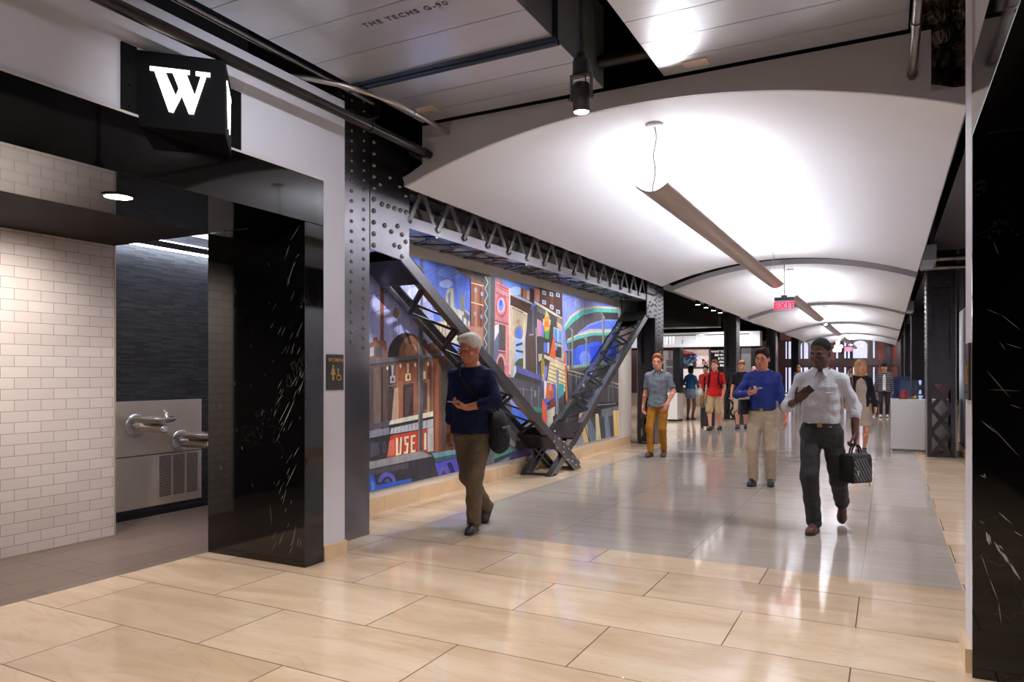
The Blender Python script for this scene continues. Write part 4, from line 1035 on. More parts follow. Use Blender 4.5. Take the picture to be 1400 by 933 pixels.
q((196, 160, 136), 541, 531, 547, 530, 548, 578, 537, 580); q((76, 68, 70), 532, 532, 541, 530, 537, 578, 532, 580); q((62, 56, 62), 553, 528, 567, 525, 567, 566, 553, 570); q((92, 74, 68), 557, 530, 566, 529, 560, 568, 555, 568)
q((160, 104, 74), 546, 522, 553, 521, 552, 576, 547, 577); q((190, 150, 120), 586, 520, 589, 519, 589, 566, 586, 566); q((92, 74, 72), 580, 525, 586, 523, 586, 560, 580, 560)
ln((132, 128, 132), 533, 528, 547, 526, 1.4); ln((140, 120, 118), 554, 525, 567, 522, 1.2)
for x, y in ((531.5, 503.5), (549.5, 500.5), (569.5, 499), (587, 498)): q((232, 224, 204), x, y - 3.6, x + 1.7, y, x, y + 3.6, x - 1.7, y)
for x, y, c in ((538.5, 500, (176, 178, 184)), (559.5, 497, (226, 206, 160))):
    q(c, x - 1.6, y, x + 1.6, y - .5, x + .8, y + 14, x - .8, y + 14); q(c, x - 3.4, y + 14.5, x + 3.8, y + 13.6, x + 3.8, y + 23, x - 3.4, y + 24.5); el((96, 80, 66), x + .4, y + 19, 1.7, 3)
q((222, 206, 172), 580.5, 508, 583.5, 507.5, 583.5, 518, 580.5, 519)
# lower signs
q((92, 92, 102), 505, 582, 534, 575, 534, 582, 505, 588); q((226, 222, 196), 535.5, 575.5, 594, 562.5, 594, 569.5, 533.5, 581.5); q((56, 52, 56), 533, 582, 594, 570, 594, 573, 535, 586)
q((140, 144, 156), 505, 590, 534, 585, 534, 594, 505, 600); q((188, 194, 200), 536.5, 586, 594, 573, 594, 584.5, 535, 594)
for k in range(11): ln((150, 156, 166), 540 + 5 * k, 585.5 - 1.12 * k, 540 + 5 * k, 592.5 - .9 * k, 1.2)
q((60, 54, 56), 505, 600, 594, 584, 594, 587, 505, 604)
q((206, 74, 58), 535.5, 596.5, 586, 586.5, 586, 617, 530.5, 626); q((226, 120, 96), 534, 604, 541, 600, 541, 622, 532, 625)
CR = (240, 226, 190); DK = (90, 40, 36)
def letter_bars(bars, off, col):
    for p in bars: q(col, *[v + (off if i % 2 == 0 else off * .4) for i, v in enumerate(p)])
LET = [(542.8, 599.5, 546, 599, 546, 623, 542.8, 623.6), (549, 598.3, 551.5, 597.8, 550.2, 621.6, 547.4, 622.2), (543.5, 620.6, 549, 619.6, 549, 622.2, 543.5, 623.4),
       (554, 597.6, 560.6, 596.4, 560.6, 599.4, 554, 600.6), (554, 597.6, 556.6, 597.2, 557.4, 608, 554.8, 608.6), (554.8, 606.4, 559.8, 605.4, 559.8, 608.6, 554.8, 609.4), (557.6, 607, 560.4, 606.4, 559.4, 620, 556.6, 620.6), (553.6, 618.2, 559.4, 617.2, 559.4, 620.4, 553.6, 621.2),
       (563, 596, 565.8, 595.5, 565.8, 619, 563, 619.6), (563, 596, 569.6, 594.8, 569.6, 597.6, 563, 598.8), (563, 605.4, 568.6, 604.4, 568.6, 607.2, 563, 608.2), (563, 616.4, 569.6, 615.2, 569.6, 618.4, 563, 619.6),
       (581.4, 592.5, 584.6, 592, 584.6, 615, 581.4, 615.6)]
letter_bars(LET, 1.1, DK); letter_bars(LET, 0, CR)
q((192, 190, 186), 586, 586, 594, 584.5, 594, 617, 586, 618.5); q((214, 204, 182), 592.4, 585, 594.4, 584.6, 594.4, 617, 592.4, 617.4)
q((62, 60, 68), 488, 606, 534, 598, 530.5, 626, 488, 634); el((92, 92, 104), 527, 612, 2.2, 8); el((62, 60, 68), 527, 612, 1.3, 5.5); q((82, 82, 94), 508, 606, 520, 604, 520, 622, 508, 626)
# post in front
q((92, 92, 94), 573.2, 448, 579.2, 447, 579.2, 618, 573.2, 619); q((140, 136, 130), 573.2, 448, 575, 448, 575, 619, 573.2, 619)
# parked cars below
q((154, 154, 158), 488, 636, 577, 617, 593, 624, 488, 647); q((62, 60, 66), 488, 646, 593, 624, 604, 656, 488, 692); q((84, 82, 88), 500, 645, 560, 633, 560, 640, 500, 652)
el((98, 100, 190), 530.5, 660, 12, 14, 0, 180); el((60, 58, 72), 531, 661, 7.5, 9, 0, 180); el((88, 92, 150), 531, 660, 4, 5, 0, 180)
q((56, 98, 196), 500, 648, 512, 650, 516, 664, 564, 654.5, 566, 662, 500, 677); q((96, 146, 220), 509, 656, 513, 662, 514, 669, 509, 672)
q((112, 164, 176), 592, 620, 612, 614, 640, 610, 640, 622, 597, 631); q((70, 96, 110), 595, 627, 640, 618, 640, 624, 597, 633)
q((86, 92, 204), 596, 634, 640, 624, 640, 652, 603, 658); el((120, 104, 176), 608, 648, 5, 10, 0, 180); el((60, 56, 96), 608, 650, 3, 6, 0, 180); q((52, 44, 96), 612, 634, 618, 632, 626, 652, 620, 653); q((60, 70, 220), 603, 652, 640, 644, 640, 650, 604, 658)
# brown shop wall behind the walker
q((122, 78, 62), 594, 490, 606, 487, 640, 478, 640, 612, 594, 620); q((86, 80, 78), 604, 494, 640, 486, 640, 610, 606, 614); q((160, 104, 76), 596, 490, 601, 489, 601, 618, 596, 619); q((70, 66, 66), 618, 500, 640, 496, 640, 606, 618, 608)
# --- overhang, brick tower, laced grey stanchion
q((96, 86, 80), 596, 350, 672, 374, 672, 398, 664, 391, 640, 377); q((128, 104, 92), 622, 367, 640, 374, 664, 389, 664, 393, 640, 379); q((62, 56, 54), 640, 366, 672, 376, 672, 386, 650, 376)
q(BRK, 645, 381, 664, 391, 664, 560, 645, 560); q((178, 126, 98), 650, 392, 654, 393, 654, 560, 650, 560); q((118, 76, 62), 657, 392, 660, 394, 660, 560, 657, 560)
for y in (386, 412.5): q((224, 206, 190), 645, y, 664, y + 5, 664, y + 6.4, 645, y + 1.4)
for x, y in ((649.5, 394), (658.5, 399), (649, 426), (658, 430)): q((160, 168, 196), x, y, x + 3.2, y + .8, x + 3.2, y + 6, x, y + 5.2)
q((180, 130, 110), 640, 446, 664, 448, 664, 520, 640, 520)
q((92, 94, 98), 663, 376, 678, 380, 677, 512, 661, 512); q((118, 120, 124), 669, 377, 672, 378, 671, 512, 668, 512)
for k in range(8):
    y = 378 + 17 * k; ln((206, 202, 186), 664.5 - k * .35, y, 668.5 - k * .35, y + 8.5, .9); ln((206, 202, 186), 668.5 - k * .35, y + 8.5, 664.2 - k * .35, y + 17, .9)
# --- middle: pink tower
q((112, 150, 228), 678, 378, 742, 396, 742, 430, 678, 430); el((176, 204, 240), 706, 398, 9, 6); q((150, 118, 122), 678.5, 379, 688, 382, 690, 392, 679, 386)
q(PNK, 678, 384, 698, 394, 698, 520, 676, 520); q((184, 104, 112), 678.5, 390, 697, 400, 697, 407, 678.5, 399)
for k in range(8): ln((236, 190, 186), 680.5 + 2.1 * k, 393 + 1.1 * k, 680.5 + 2.1 * k, 398.5 + 1.1 * k, .8)
ln((120, 66, 74), 678.5, 388, 697.5, 397, 1.0); ln((130, 74, 80), 678, 400, 697, 408, .8)
el((176, 92, 106), 686.4, 419, 7.6, 15.5); el((214, 140, 142), 686.2, 418.5, 6.2, 12.6); el((232, 184, 180), 686, 418, 5, 9.8); el((120, 150, 226), 685.8, 417.5, 3.8, 8); el((84, 110, 214), 686, 415, 2, 4.5)
ln((110, 60, 66), 677, 438, 696, 443.5, 1.1); ln((222, 160, 158), 677, 440, 696, 446, 1)
q((100, 92, 92), 683, 443, 692, 446, 692, 480, 682, 478); q((222, 220, 224), 677, 446, 683, 443, 683, 455, 677, 469); q((108, 116, 150), 677, 466, 683, 454, 682, 500, 676, 502)
ln((98, 74, 82), 682, 481.5, 697, 484, 1.4); ln((226, 168, 164), 682, 479.5, 697, 482, 1.2)
el((232, 176, 168), 686, 500, 6.5, 16, 0, 180); el((96, 72, 70), 685.5, 503, 4.8, 15, 0, 180); q((96, 72, 70), 680.8, 502, 690.4, 502, 690.4, 520, 680.8, 520)
q((224, 150, 146), 692, 444, 696, 446, 696, 500, 692, 500); q((240, 206, 196), 696.6, 394, 698.6, 395, 698.6, 512, 696.6, 512)
# cream house with arched window
q((206, 190, 164), 698.5, 414, 724, 427, 718, 470, 718, 520, 698.5, 520); q(DBR, 698.5, 404, 728, 417, 724, 431, 698.5, 418); ln((224, 206, 180), 698.5, 418, 723, 430, 1.6); ln((224, 206, 176), 698, 401.5, 728, 415, 2.2)
q((192, 124, 90), 713, 394, 721, 396.5, 721, 409, 713, 406); q((140, 84, 70), 713, 394, 716, 395, 716, 407, 713, 406); q((230, 222, 220), 721, 397, 725, 398, 725, 411, 721, 409); q((90, 60, 56), 725, 393, 731, 396, 731, 416, 725, 412)
ln((120, 104, 92), 701, 421, 716, 428, 1.6); ln((90, 78, 72), 705, 429, 714, 432.5, 1.2); q((190, 172, 146), 702, 422, 720, 431, 716, 450, 702, 446); el((168, 148, 124), 709, 440, 3, 4)
el((156, 136, 112), 710, 455, 6.4, 10.5); el((92, 124, 216), 710.2, 455.5, 4.4, 8); q((92, 124, 216), 706, 455, 714.6, 456, 714.6, 462.5, 706, 460.5)
q((164, 188, 226), 704.5, 462, 715.5, 464.5, 716, 498, 704.5, 498); q((70, 72, 84), 706, 471, 715, 468, 715, 471.5, 706, 474); q((70, 72, 84), 706, 478.5, 716, 480, 716, 483, 706, 481); q((84, 96, 74), 704.5, 497, 710, 491, 716, 490, 716, 503, 704.5, 503)
# slabs
q((78, 76, 82), 722, 428, 737, 414, 738, 520, 717, 520); q((104, 104, 110), 728, 420, 731, 418, 731, 512, 728, 512); q((90, 72, 66), 721, 466, 724, 458, 731, 458, 732, 510, 721, 510); ln((198, 194, 190), 718.5, 450, 718.5, 505, .9); ln((186, 184, 184), 733.5, 440, 734.5, 512, .9); el((150, 148, 150), 727, 459, 3.2, 2.4, 0, 180)
# far tenement
q((86, 62, 54), 738, 393, 769, 402, 769, 446, 738, 426); q((214, 150, 110), 731.5, 394, 738.5, 396, 738.5, 412, 731.5, 410); q((120, 84, 64), 754, 398, 757, 399, 757, 432, 754, 431)
for x, y in ((742, 410), (752.5, 416.5), (761, 423), (761, 400), (742, 397), (752, 399)): q((206, 210, 224), x, y, x + 5, y + 1.5, x + 5, y + 7, x, y + 5.5); q((108, 126, 180), x + 1.2, y + 1.6, x + 3.8, y + 2.4, x + 3.8, y + 5.6, x + 1.2, y + 4.8)
q((226, 212, 186), 731, 411, 770, 435, 772, 439, 731, 415); q((84, 80, 84), 733, 416, 772, 440, 772, 462, 733, 448); q((118, 116, 120), 735, 419, 750, 428, 750, 433, 735, 426)
q((76, 70, 68), 735, 436, 772, 452, 772, 500, 735, 500); q((206, 180, 150), 762, 440, 771, 446, 771, 452, 762, 447); q((150, 130, 112), 762, 432, 772, 438, 772, 446, 762, 440)
q((206, 134, 166), 736, 437, 740.5, 439, 740.5, 460, 736, 460); q((136, 132, 214), 740.5, 440, 744, 441.5, 744, 462, 740.5, 460); ln((222, 214, 206), 735.6, 436.5, 735.6, 460, .8); q((100, 116, 216), 744, 468, 749, 469, 748, 483, 744, 482); q((176, 190, 200), 749, 468, 752, 469, 751, 484, 748.6, 483)
# dragon-like ornament
for p, c in (((747, 424, 750.5, 430, 751.5, 434, 745.5, 434), (196, 204, 120)), ((745, 433, 752, 433, 751, 442, 744, 441), (222, 150, 74)), ((743.5, 440, 751.8, 440, 751, 449, 744.5, 449), (232, 120, 70)), ((745, 446, 752.5, 447, 750.5, 455, 744.5, 454), (240, 176, 60)), ((744.5, 453, 752, 452, 750.4, 464, 745.6, 463), (92, 160, 100)), ((742.8, 436, 745, 437, 744.6, 446, 742.8, 445), (214, 210, 140)), ((751, 436, 753.6, 438, 752.6, 446, 751, 445), (206, 200, 130))): q(c, *p)
el((70, 66, 56), 747, 466, 3, 3)
# orange building front and windows
q((176, 186, 176), 757, 447, 771, 451, 772, 496, 756, 490); q((108, 148, 230), 758.6, 450, 768, 453, 768, 470, 758.6, 467); ln((226, 230, 238), 763.3, 451.5, 763.3, 469, .9); ln((60, 66, 74), 759, 467.5, 768.5, 471, 1.3); q((70, 66, 66), 760, 473, 768, 475, 768, 490, 759.6, 488); q((126, 150, 220), 759.6, 472, 763, 473, 760.5, 480, 759.6, 479)
q((226, 106, 66), 757.5, 458, 760, 474, 760, 491, 751.5, 488); q((226, 118, 74), 770.5, 446, 773, 448, 774.5, 503, 771.5, 502); q((214, 96, 60), 752, 488, 774, 496, 774, 502, 752, 493)
q(CRM, 744, 484.5, 774, 498, 774, 504, 744, 489.5); q((230, 216, 168), 752, 494, 774, 503, 773, 536, 748, 524)
for k in range(5): ln((74, 66, 60), 752 - .7 * k, 499 + 5.2 * k, 774, 508.5 + 5.6 * k, .9)
q((120, 130, 140), 760.5, 505, 764, 506.5, 764, 575, 760.5, 577); ln((186, 196, 202), 761.2, 506, 761.2, 576, .9)
el((160, 134, 70), 742.5, 502, 2.6, 12); el((206, 184, 84), 742.4, 516, 1.6, 5); q((196, 186, 150), 736.5, 484, 742, 484, 741, 492, 737, 495)
# awning
q((92, 94, 152), 706, 499.5, 742, 515.5, 741, 522, 706, 510); q((206, 218, 226), 701.6, 503, 706, 499.5, 706, 509, 701.6, 518); q((70, 64, 66), 702, 518, 706, 509, 741, 521, 741, 530, 702, 526)
# lower middle
q((86, 84, 88), 676, 516, 700, 516, 742, 528, 745, 590, 676, 590); q((108, 108, 112), 690, 528, 735, 534, 735, 536, 690, 530)
for x in (704, 716, 727, 737): ln((136, 138, 144), x, 530, x, 566, .8)
el((140, 140, 146), 732, 539, 1.6, 4.5); q((84, 132, 126), 722, 555, 742, 558, 742, 566, 722, 562); q((58, 78, 76), 722, 561, 742, 565, 742, 572, 724, 568)
q((78, 112, 208), 700, 556, 716, 560, 726, 574, 734, 582, 700, 582); q((146, 150, 214), 690, 540, 700, 540, 712, 556, 704, 560); q((196, 190, 180), 693, 536, 697, 537, 697, 546, 693, 546)
q((128, 126, 130), 690, 582, 742, 576, 748, 592, 690, 612); q((96, 108, 196), 736, 574, 748, 586, 748, 600, 736, 596); q((150, 176, 206), 742, 568, 758, 578, 756, 600, 742, 596); q((136, 156, 176), 728, 592, 770, 586, 770, 604, 728, 616)
q((98, 152, 142), 660, 616, 690, 604, 708, 613, 700, 626, 660, 640); q((60, 78, 84), 662, 634, 706, 616, 708, 619, 664, 640); q((130, 146, 168), 676, 634, 704, 622, 700, 632, 678, 640); q((100, 88, 140), 700, 618, 735, 610, 735, 626, 694, 634); q((62, 56, 70), 690, 606, 726, 600, 732, 614, 706, 614)
q((186, 186, 186), 694, 596, 706, 606, 704, 612, 690, 604); q((96, 98, 104), 640, 560, 676, 556, 676, 644, 640, 650)
# horse-and-rider picture panel
q((82, 110, 214), 744, 522, 760, 526, 760, 548, 744, 552); q((190, 106, 72), 747, 530, 753, 524, 758, 530, 757, 542, 751, 548, 746, 544); q((226, 140, 96), 750, 526, 754, 525, 755, 534, 751, 535); q((230, 210, 190), 744, 520, 748, 522, 746, 545, 744, 546); q((120, 66, 52), 752, 548, 759, 543, 759, 556, 750, 560)
q((222, 98, 62), 741.5, 545, 746, 552, 748, 566, 747, 584, 741.5, 574); q((206, 196, 176), 748, 562, 759, 556, 759, 590, 750, 586); q((64, 58, 60), 756, 570, 762, 566, 762, 590, 757, 588)
q((76, 170, 164), 764, 524, 771, 526, 771, 538, 764, 544); q((84, 74, 70), 764, 546, 772, 540, 772, 580, 764, 586)
for a, c in ((772, (206, 126, 76)), (775.5, (232, 196, 140)), (778, (190, 108, 66))): q(c, a, 500, a + 2.4, 500, a + 6, 582, a + 3, 582)
# --- right third: sky and curved viaducts
q((138, 152, 226), 768.5, 398, 862, 424, 862, 480, 770, 480); el((164, 172, 232), 800, 414, 16, 8); el((110, 130, 222), 832, 420, 12, 5); ln((110, 112, 160), 768, 411, 784, 405, .7)
q((220, 212, 170), 771.5, 446, 780, 432, 794, 422, 814, 418.5, 862, 421, 862, 424, 814, 421.5, 795, 425, 782, 434, 772.5, 448)
q(TEAL, 772, 448, 781, 435.5, 795, 426, 814, 422, 862, 424, 862, 428.5, 816, 426.5, 797, 431, 784, 441, 772.6, 453)
q((98, 92, 96), 773, 452, 784, 441, 797, 431, 816, 426.5, 862, 428.5, 862, 438, 826, 437, 806, 443, 790, 455, 784, 468, 774, 470); q((66, 62, 66), 822, 428, 862, 429, 862, 437.5, 826, 437)
q((96, 122, 222), 790, 458, 806, 446, 826, 439, 862, 438, 862, 456, 820, 455, 800, 457); q((196, 190, 190), 793, 455, 806, 450, 840, 450, 862, 452, 862, 456, 800, 459)
q((224, 214, 180), 776, 464, 790, 457, 808, 453, 862, 452, 862, 454, 808, 455, 790, 459.5, 776, 466)
q(TEAL, 774.6, 466.5, 790, 460, 808, 455.5, 862, 454, 862, 458, 810, 459, 792, 463.5, 775, 470); q((84, 78, 82), 775, 470, 792, 463.5, 810, 459, 862, 458, 862, 468, 812, 468, 792, 473, 785, 478, 776, 478)
q((70, 98, 214), 784, 478, 794, 473, 812, 467.5, 862, 467, 862, 508, 784, 508); q((48, 76, 206), 806, 474, 840, 470, 850, 500, 806, 502); el((110, 134, 226), 800, 490, 8, 10)
q((150, 164, 140), 784, 500, 806, 497, 835, 493, 862, 490, 862, 498, 784, 505); q((72, 150, 142), 784, 503, 806, 500, 862, 495, 862, 500, 784, 507)
for x, w, a, b_ in ((781.5, 2.6, 450, 520), (801, 2.0, 462, 515), (823.5, 2.8, 432, 520), (777.5, 1.4, 470, 515), (843, 2, 460, 520), (855, 2, 450, 520)): q((150, 156, 144), x, a, x + w, a, x + w, b_, x, b_); q((92, 98, 94), x + w * .6, a, x + w, a, x + w, b_, x + w * .6, b_)
ln((160, 158, 146), 822, 427, 827, 436, 1.4); ln((150, 150, 140), 776, 444, 782, 453, 1.2); ln((170, 164, 150), 797, 460, 802, 466, 1)
# street below the viaduct
q((82, 82, 86), 776, 505, 862, 496, 862, 612, 776, 612); q((62, 60, 64), 782, 508, 800, 506, 800, 560, 790, 574, 782, 570)
ln((190, 160, 120), 776, 506, 862, 530, 1.4); ln((170, 150, 120), 776, 511, 862, 536, .8)
for x in (788, 792, 812, 818, 832, 838, 848): ln((124, 130, 136), x, 512, x, 556, .9)
q((58, 56, 60), 800, 548, 862, 552, 862, 562, 800, 572); q((120, 120, 122), 822, 560, 862, 552, 862, 566, 822, 570); ln((186, 182, 176), 796, 556, 842, 552, .9); ln((150, 152, 156), 790, 543, 812, 552, .9)
q((216, 196, 140), 792, 566, 800, 560, 806, 610, 788, 612); q((110, 126, 142), 800, 572, 806, 570, 820, 606, 808, 608); q((216, 202, 160), 814, 566, 818, 566, 822, 604, 815, 605); q((116, 132, 150), 826, 566, 831, 566, 836, 602, 828, 604); q((226, 198, 128), 838, 562, 862, 560, 862, 600, 840, 602); q((150, 160, 170), 786, 585, 792, 578, 800, 610, 786, 612); ln((70, 66, 64), 795, 562, 806, 608, 1.2)
# clip the outlines to the canvas and lay them out on the wall
Y0_, Y1_, Z0_, Z1_ = 5.32, 13.60, .235, 2.765
def clip(poly):
    for ax, lim, sg in ((0, Y0_, 1), (0, Y1_, -1), (1, Z0_, 1), (1, Z1_, -1)):
        out = []
        for i in range(len(poly)):
            a, b_ = poly[i - 1], poly[i]
            ia, ib = sg * (a[ax] - lim) >= 0, sg * (b_[ax] - lim) >= 0
            if ia != ib:
                f = (lim - a[ax]) / (b_[ax] - a[ax]); out.append(tuple(a[k] + f * (b_[k] - a[k]) for k in (0, 1)))
            if ib: out.append(b_)
        poly = out
        if len(poly) < 3: return []
    return poly
vs, fs, cs = [], [], []
for i, (col, pts) in enumerate(MU):
    pl = clip([on_x(px, py, -4.70) for px, py in pts])
    if len(pl) < 3: continue
    o = len(vs); x = MX + 0.0016 + i * 0.00006
    vs += [(x, p[0], p[1]) for p in pl]; fs.append(tuple(range(o, o + len(pl)))); cs += [(*lin(col), 1)] * len(pl)
mural = thing('mural', (-4.72, (Y0_ + Y1_) / 2, Z0_), 'long painted city street mural on the wall behind the steel braces', 'mural')
o = paint_obj('painting', vs, fs, cs, mural)
MB().box(-4.729, MX, Y0_, Y1_, Z0_, Z1_).build('canvas', mat('canvas_edge', (120, 130, 190), .6), mural)
# ================================================================== PEOPLE: bodies and clothes as blended distance fields, meshed by surface nets
F32 = np.float32
def A3(v): return np.array(v, dtype=F32)
def nrm(v): v = np.array(v, dtype=float); return v / max(1e-9, np.linalg.norm(v))
class SDF:
    def __init__(s): s.ops = []; s.lo = np.full(3, 1e9); s.hi = np.full(3, -1e9); s.wr = None
    def _bb(s, p, r):
        p = np.array(p, float); s.lo = np.minimum(s.lo, p - r); s.hi = np.maximum(s.hi, p + r)
    def cone(s, a, b, r1, r2, k=0.02, op='u'):
        a, b = A3(a), A3(b)
        if op == 'u': s._bb(a, r1); s._bb(b, r2)
        s.ops.append((op, k, 'c', (a, b - a, max(1e-9, float((b - a) @ (b - a))), r1, r2))); return s
    def ell(s, c, r, k=0.02, op='u', M=None):
        c, r = A3(c), A3(r)
        if op == 'u': s._bb(c, float(r.max()))
        s.ops.append((op, k, 'e', (c, r, None if M is None else np.array(M, F32)))); return s
    def col(s, zs, rx, ry, cy=None, cx=None, k=0.02, op='u', M=None, T=None, p=2.3):
        """column of elliptical sections; M,T: frame of the column"""
        zs, rx, ry = A3(zs), A3(rx), A3(ry); cy = A3(cy if cy is not None else [0] * len(zs)); cx = A3(cx if cx is not None else [0] * len(zs))
        M_ = np.eye(3, dtype=F32) if M is None else np.array(M, F32); T_ = A3(T if T is not None else (0, 0, 0))
        if op == 'u':
            for z, a, b, yy, xx in zip(zs, rx, ry, cy, cx):
                for sx in (-1, 1):
                    for sy in (-1, 1): s._bb(M_ @ A3((xx + sx * a, yy + sy * b, z)) + T_, 0.02)
        s.ops.append((op, k, 'k', (zs, rx, ry, cy, cx, M_, T_, p))); return s
    def cut(s, pt, n, k=0.004):
        """keep the side against n"""
        s.ops.append(('i', k, 'p', (A3(pt), A3(nrm(n))))); return s
    def _d(s, kind, a, P):
        if kind == 'c':
            p0, ab, L2, r1, r2 = a
            t = np.clip(((P - p0) @ ab) / L2, 0, 1)
            return np.sqrt((((P - p0) - t[:, None] * ab) ** 2).sum(1)) - (r1 + (r2 - r1) * t)
        if kind == 'e':
            c, r, M = a; q = P - c
            if M is not None: q = q @ M
            k0 = np.sqrt(((q / r) ** 2).sum(1)); k1 = np.sqrt(((q / (r * r)) ** 2).sum(1))
            return k0 * (k0 - 1) / np.maximum(k1, 1e-6)
        if kind == 'k':
            zs, rx, ry, cy, cx, M, T, p = a; q = (P - T) @ M; z = q[:, 2]
            a_, b_ = np.interp(z, zs, rx), np.interp(z, zs, ry); y0, x0 = np.interp(z, zs, cy), np.interp(z, zs, cx)
            g = ((np.abs(q[:, 0] - x0) / a_) ** p + (np.abs(q[:, 1] - y0) / b_) ** p) ** (1 / p)
            d = (g - 1) * np.minimum(a_, b_)
            dz = np.maximum(zs[0] - z, z - zs[-1])
            return np.maximum(d, dz).astype(F32)
        if kind == 'p':
            pt, n = a; return (P - pt) @ n
    def __call__(s, P):
        f = None
        for op, k, kind, a in s.ops:
            d = s._d(kind, a, P)
            if f is None: f = d; continue
            if op == 'u':
                h = np.clip(0.5 + 0.5 * (f - d) / k, 0, 1); f = f + (d - f) * h - k * h * (1 - h)
            elif op == 's':
                h = np.clip(0.5 - 0.5 * (f + d) / k, 0, 1); f = f + (-d - f) * h + k * h * (1 - h)
            elif op == 'i':
                h = np.clip(0.5 - 0.5 * (f - d) / k, 0, 1); f = f + (d - f) * h + k * h * (1 - h)
        if s.wr:
            amp, sc = s.wr
            x, y, z = P[:, 0], P[:, 1], P[:, 2]
            f = f + amp * (np.sin(sc * (1.1 * z + 0.7 * x) + 2.2 * np.sin(9 * x + 5 * y)) * np.sin(0.6 * sc * (z * 0.6 - x * 1.2 + y) + 1.3) + 0.5 * np.sin(1.9 * sc * (z + 0.5 * y - .3 * x) + 3 * np.sin(7 * z)))
        return f
def surface(f, h, scale=1.0):
    """surface nets on a coarse-to-fine grid"""
    lo = f.lo - 0.03; hi = f.hi + 0.03; q = 4
    n = np.ceil((hi - lo) / (h * q)).astype(int) + 1
    H = h * q
    ax = [lo[i] + H * np.arange(n[i]) for i in range(3)]
    G = np.stack(np.meshgrid(*ax, indexing='ij'), -1).reshape(-1, 3).astype(F32)
    cv = f(G).reshape(n)
    near = np.abs(cv) < H * 2.2
    V = np.repeat(np.repeat(np.repeat(cv, q, 0), q, 1), q, 2).astype(F32)
    mk = np.repeat(np.repeat(np.repeat(near, q, 0), q, 1), q, 2)
    # fine samples sit around each coarse node
    off = -(q // 2) * h
    idx = np.argwhere(mk)
    P = (lo + off + idx * h).astype(F32)
    vals = np.concatenate([f(P[i:i + 400000]) for i in range(0, len(P), 400000)]) if len(P) else np.zeros(0)
    V[mk] = vals
    org = lo + off
    ins = V < 0
    m = [s_ - 1 for s_ in V.shape]
    cnt = np.zeros(m, np.int8)
    for i in (0, 1):
        for j in (0, 1):
            for k in (0, 1): cnt += ins[i:i + m[0], j:j + m[1], k:k + m[2]]
    act = np.argwhere((cnt > 0) & (cnt < 8))
    vid = np.full(m, -1, np.int32); vid[tuple(act.T)] = np.arange(len(act))
    acc = np.zeros((len(act), 3)); num = np.zeros(len(act))
    cs = [(i, j, k) for i in (0, 1) for j in (0, 1) for k in (0, 1)]
    cvv = {c: V[act[:, 0] + c[0], act[:, 1] + c[1], act[:, 2] + c[2]] for c in cs}
    for a in cs:
        for x in range(3):
            if a[x] == 0:
                b = list(a); b[x] = 1; b = tuple(b)
                va, vb = cvv[a], cvv[b]; s_ = (va < 0) != (vb < 0)
                t = np.where(s_, va / np.where(s_, va - vb, 1), 0)
                p = np.tile(np.array(a, float), (len(act), 1)); p[:, x] = t
                acc[s_] += p[s_]; num[s_] += 1
    verts = org + (act + acc / num[:, None]) * h
    faces = []
    for x in range(3):
        u, v = (x + 1) % 3, (x + 2) % 3
        sl0 = [slice(None)] * 3; sl1 = [slice(None)] * 3
        sl0[x] = slice(0, -1); sl1[x] = slice(1, None)
        a, b = ins[tuple(sl0)], ins[tuple(sl1)]
        e = np.argwhere(a != b)
        e = e[(e[:, u] > 0) & (e[:, v] > 0) & (e[:, u] < m[u]) & (e[:, v] < m[v])]
        fl = a[tuple(e.T)]
        def g(du, dv):
            c = e.copy(); c[:, u] -= du; c[:, v] -= dv; return vid[tuple(c.T)]
        quad = np.stack([g(1, 1), g(0, 1), g(0, 0), g(1, 0)], 1)
        quad[~fl] = quad[~fl][:, ::-1]
        faces.append(quad)
    F = np.concatenate(faces); F = F[(F >= 0).all(1)]
    return verts * scale, F
def mesh_obj(name, f, h, m, parent=None, scale=1.0, loc=None, rot=None):
    V, F = surface(f, h, scale)
    me = bpy.data.meshes.new(name)
    me.vertices.add(len(V)); me.vertices.foreach_set('co', V.astype(F32).ravel())
    me.loops.add(F.size); me.loops.foreach_set('vertex_index', F.astype(np.int32).ravel())
    me.polygons.add(len(F)); me.polygons.foreach_set('loop_start', np.arange(0, F.size, 4, dtype=np.int32))
    me.polygons.foreach_set('use_smooth', np.ones(len(F), bool))
    me.update(calc_edges=True); me.validate()
    me.materials.append(m)
    o = bpy.data.objects.new(name, me); C.objects.link(o)
    if parent: o.parent = parent
    if loc is not None: o.location = loc; o.rotation_euler = (0, 0, rot)
    return o
def rotx(a): c, s_ = math.cos(a), math.sin(a); return np.array([[1, 0, 0], [0, c, -s_], [0, s_, c]])
def roty(a): c, s_ = math.cos(a), math.sin(a); return np.array([[c, 0, s_], [0, 1, 0], [-s_, 0, c]])
def rotz(a): c, s_ = math.cos(a), math.sin(a); return np.array([[c, -s_, 0], [s_, c, 0], [0, 0, 1]])
def rodr(v, ax, a):
    ax = nrm(ax); return v * math.cos(a) + np.cross(ax, v) * math.sin(a) + ax * (ax @ v) * (1 - math.cos(a))
def ik(a, b, l1, l2, pole):
    a, b = np.array(a, float), np.array(b, float); d = b - a; L = min(np.linalg.norm(d), (l1 + l2) * 0.9995); d = nrm(d)
    x = (l1 * l1 - l2 * l2 + L * L) / (2 * L); y = math.sqrt(max(0, l1 * l1 - x * x))
    p = np.array(pole, float); p = p - d * (p @ d); p = nrm(p)
    return a + d * x + p * y, a + d * L
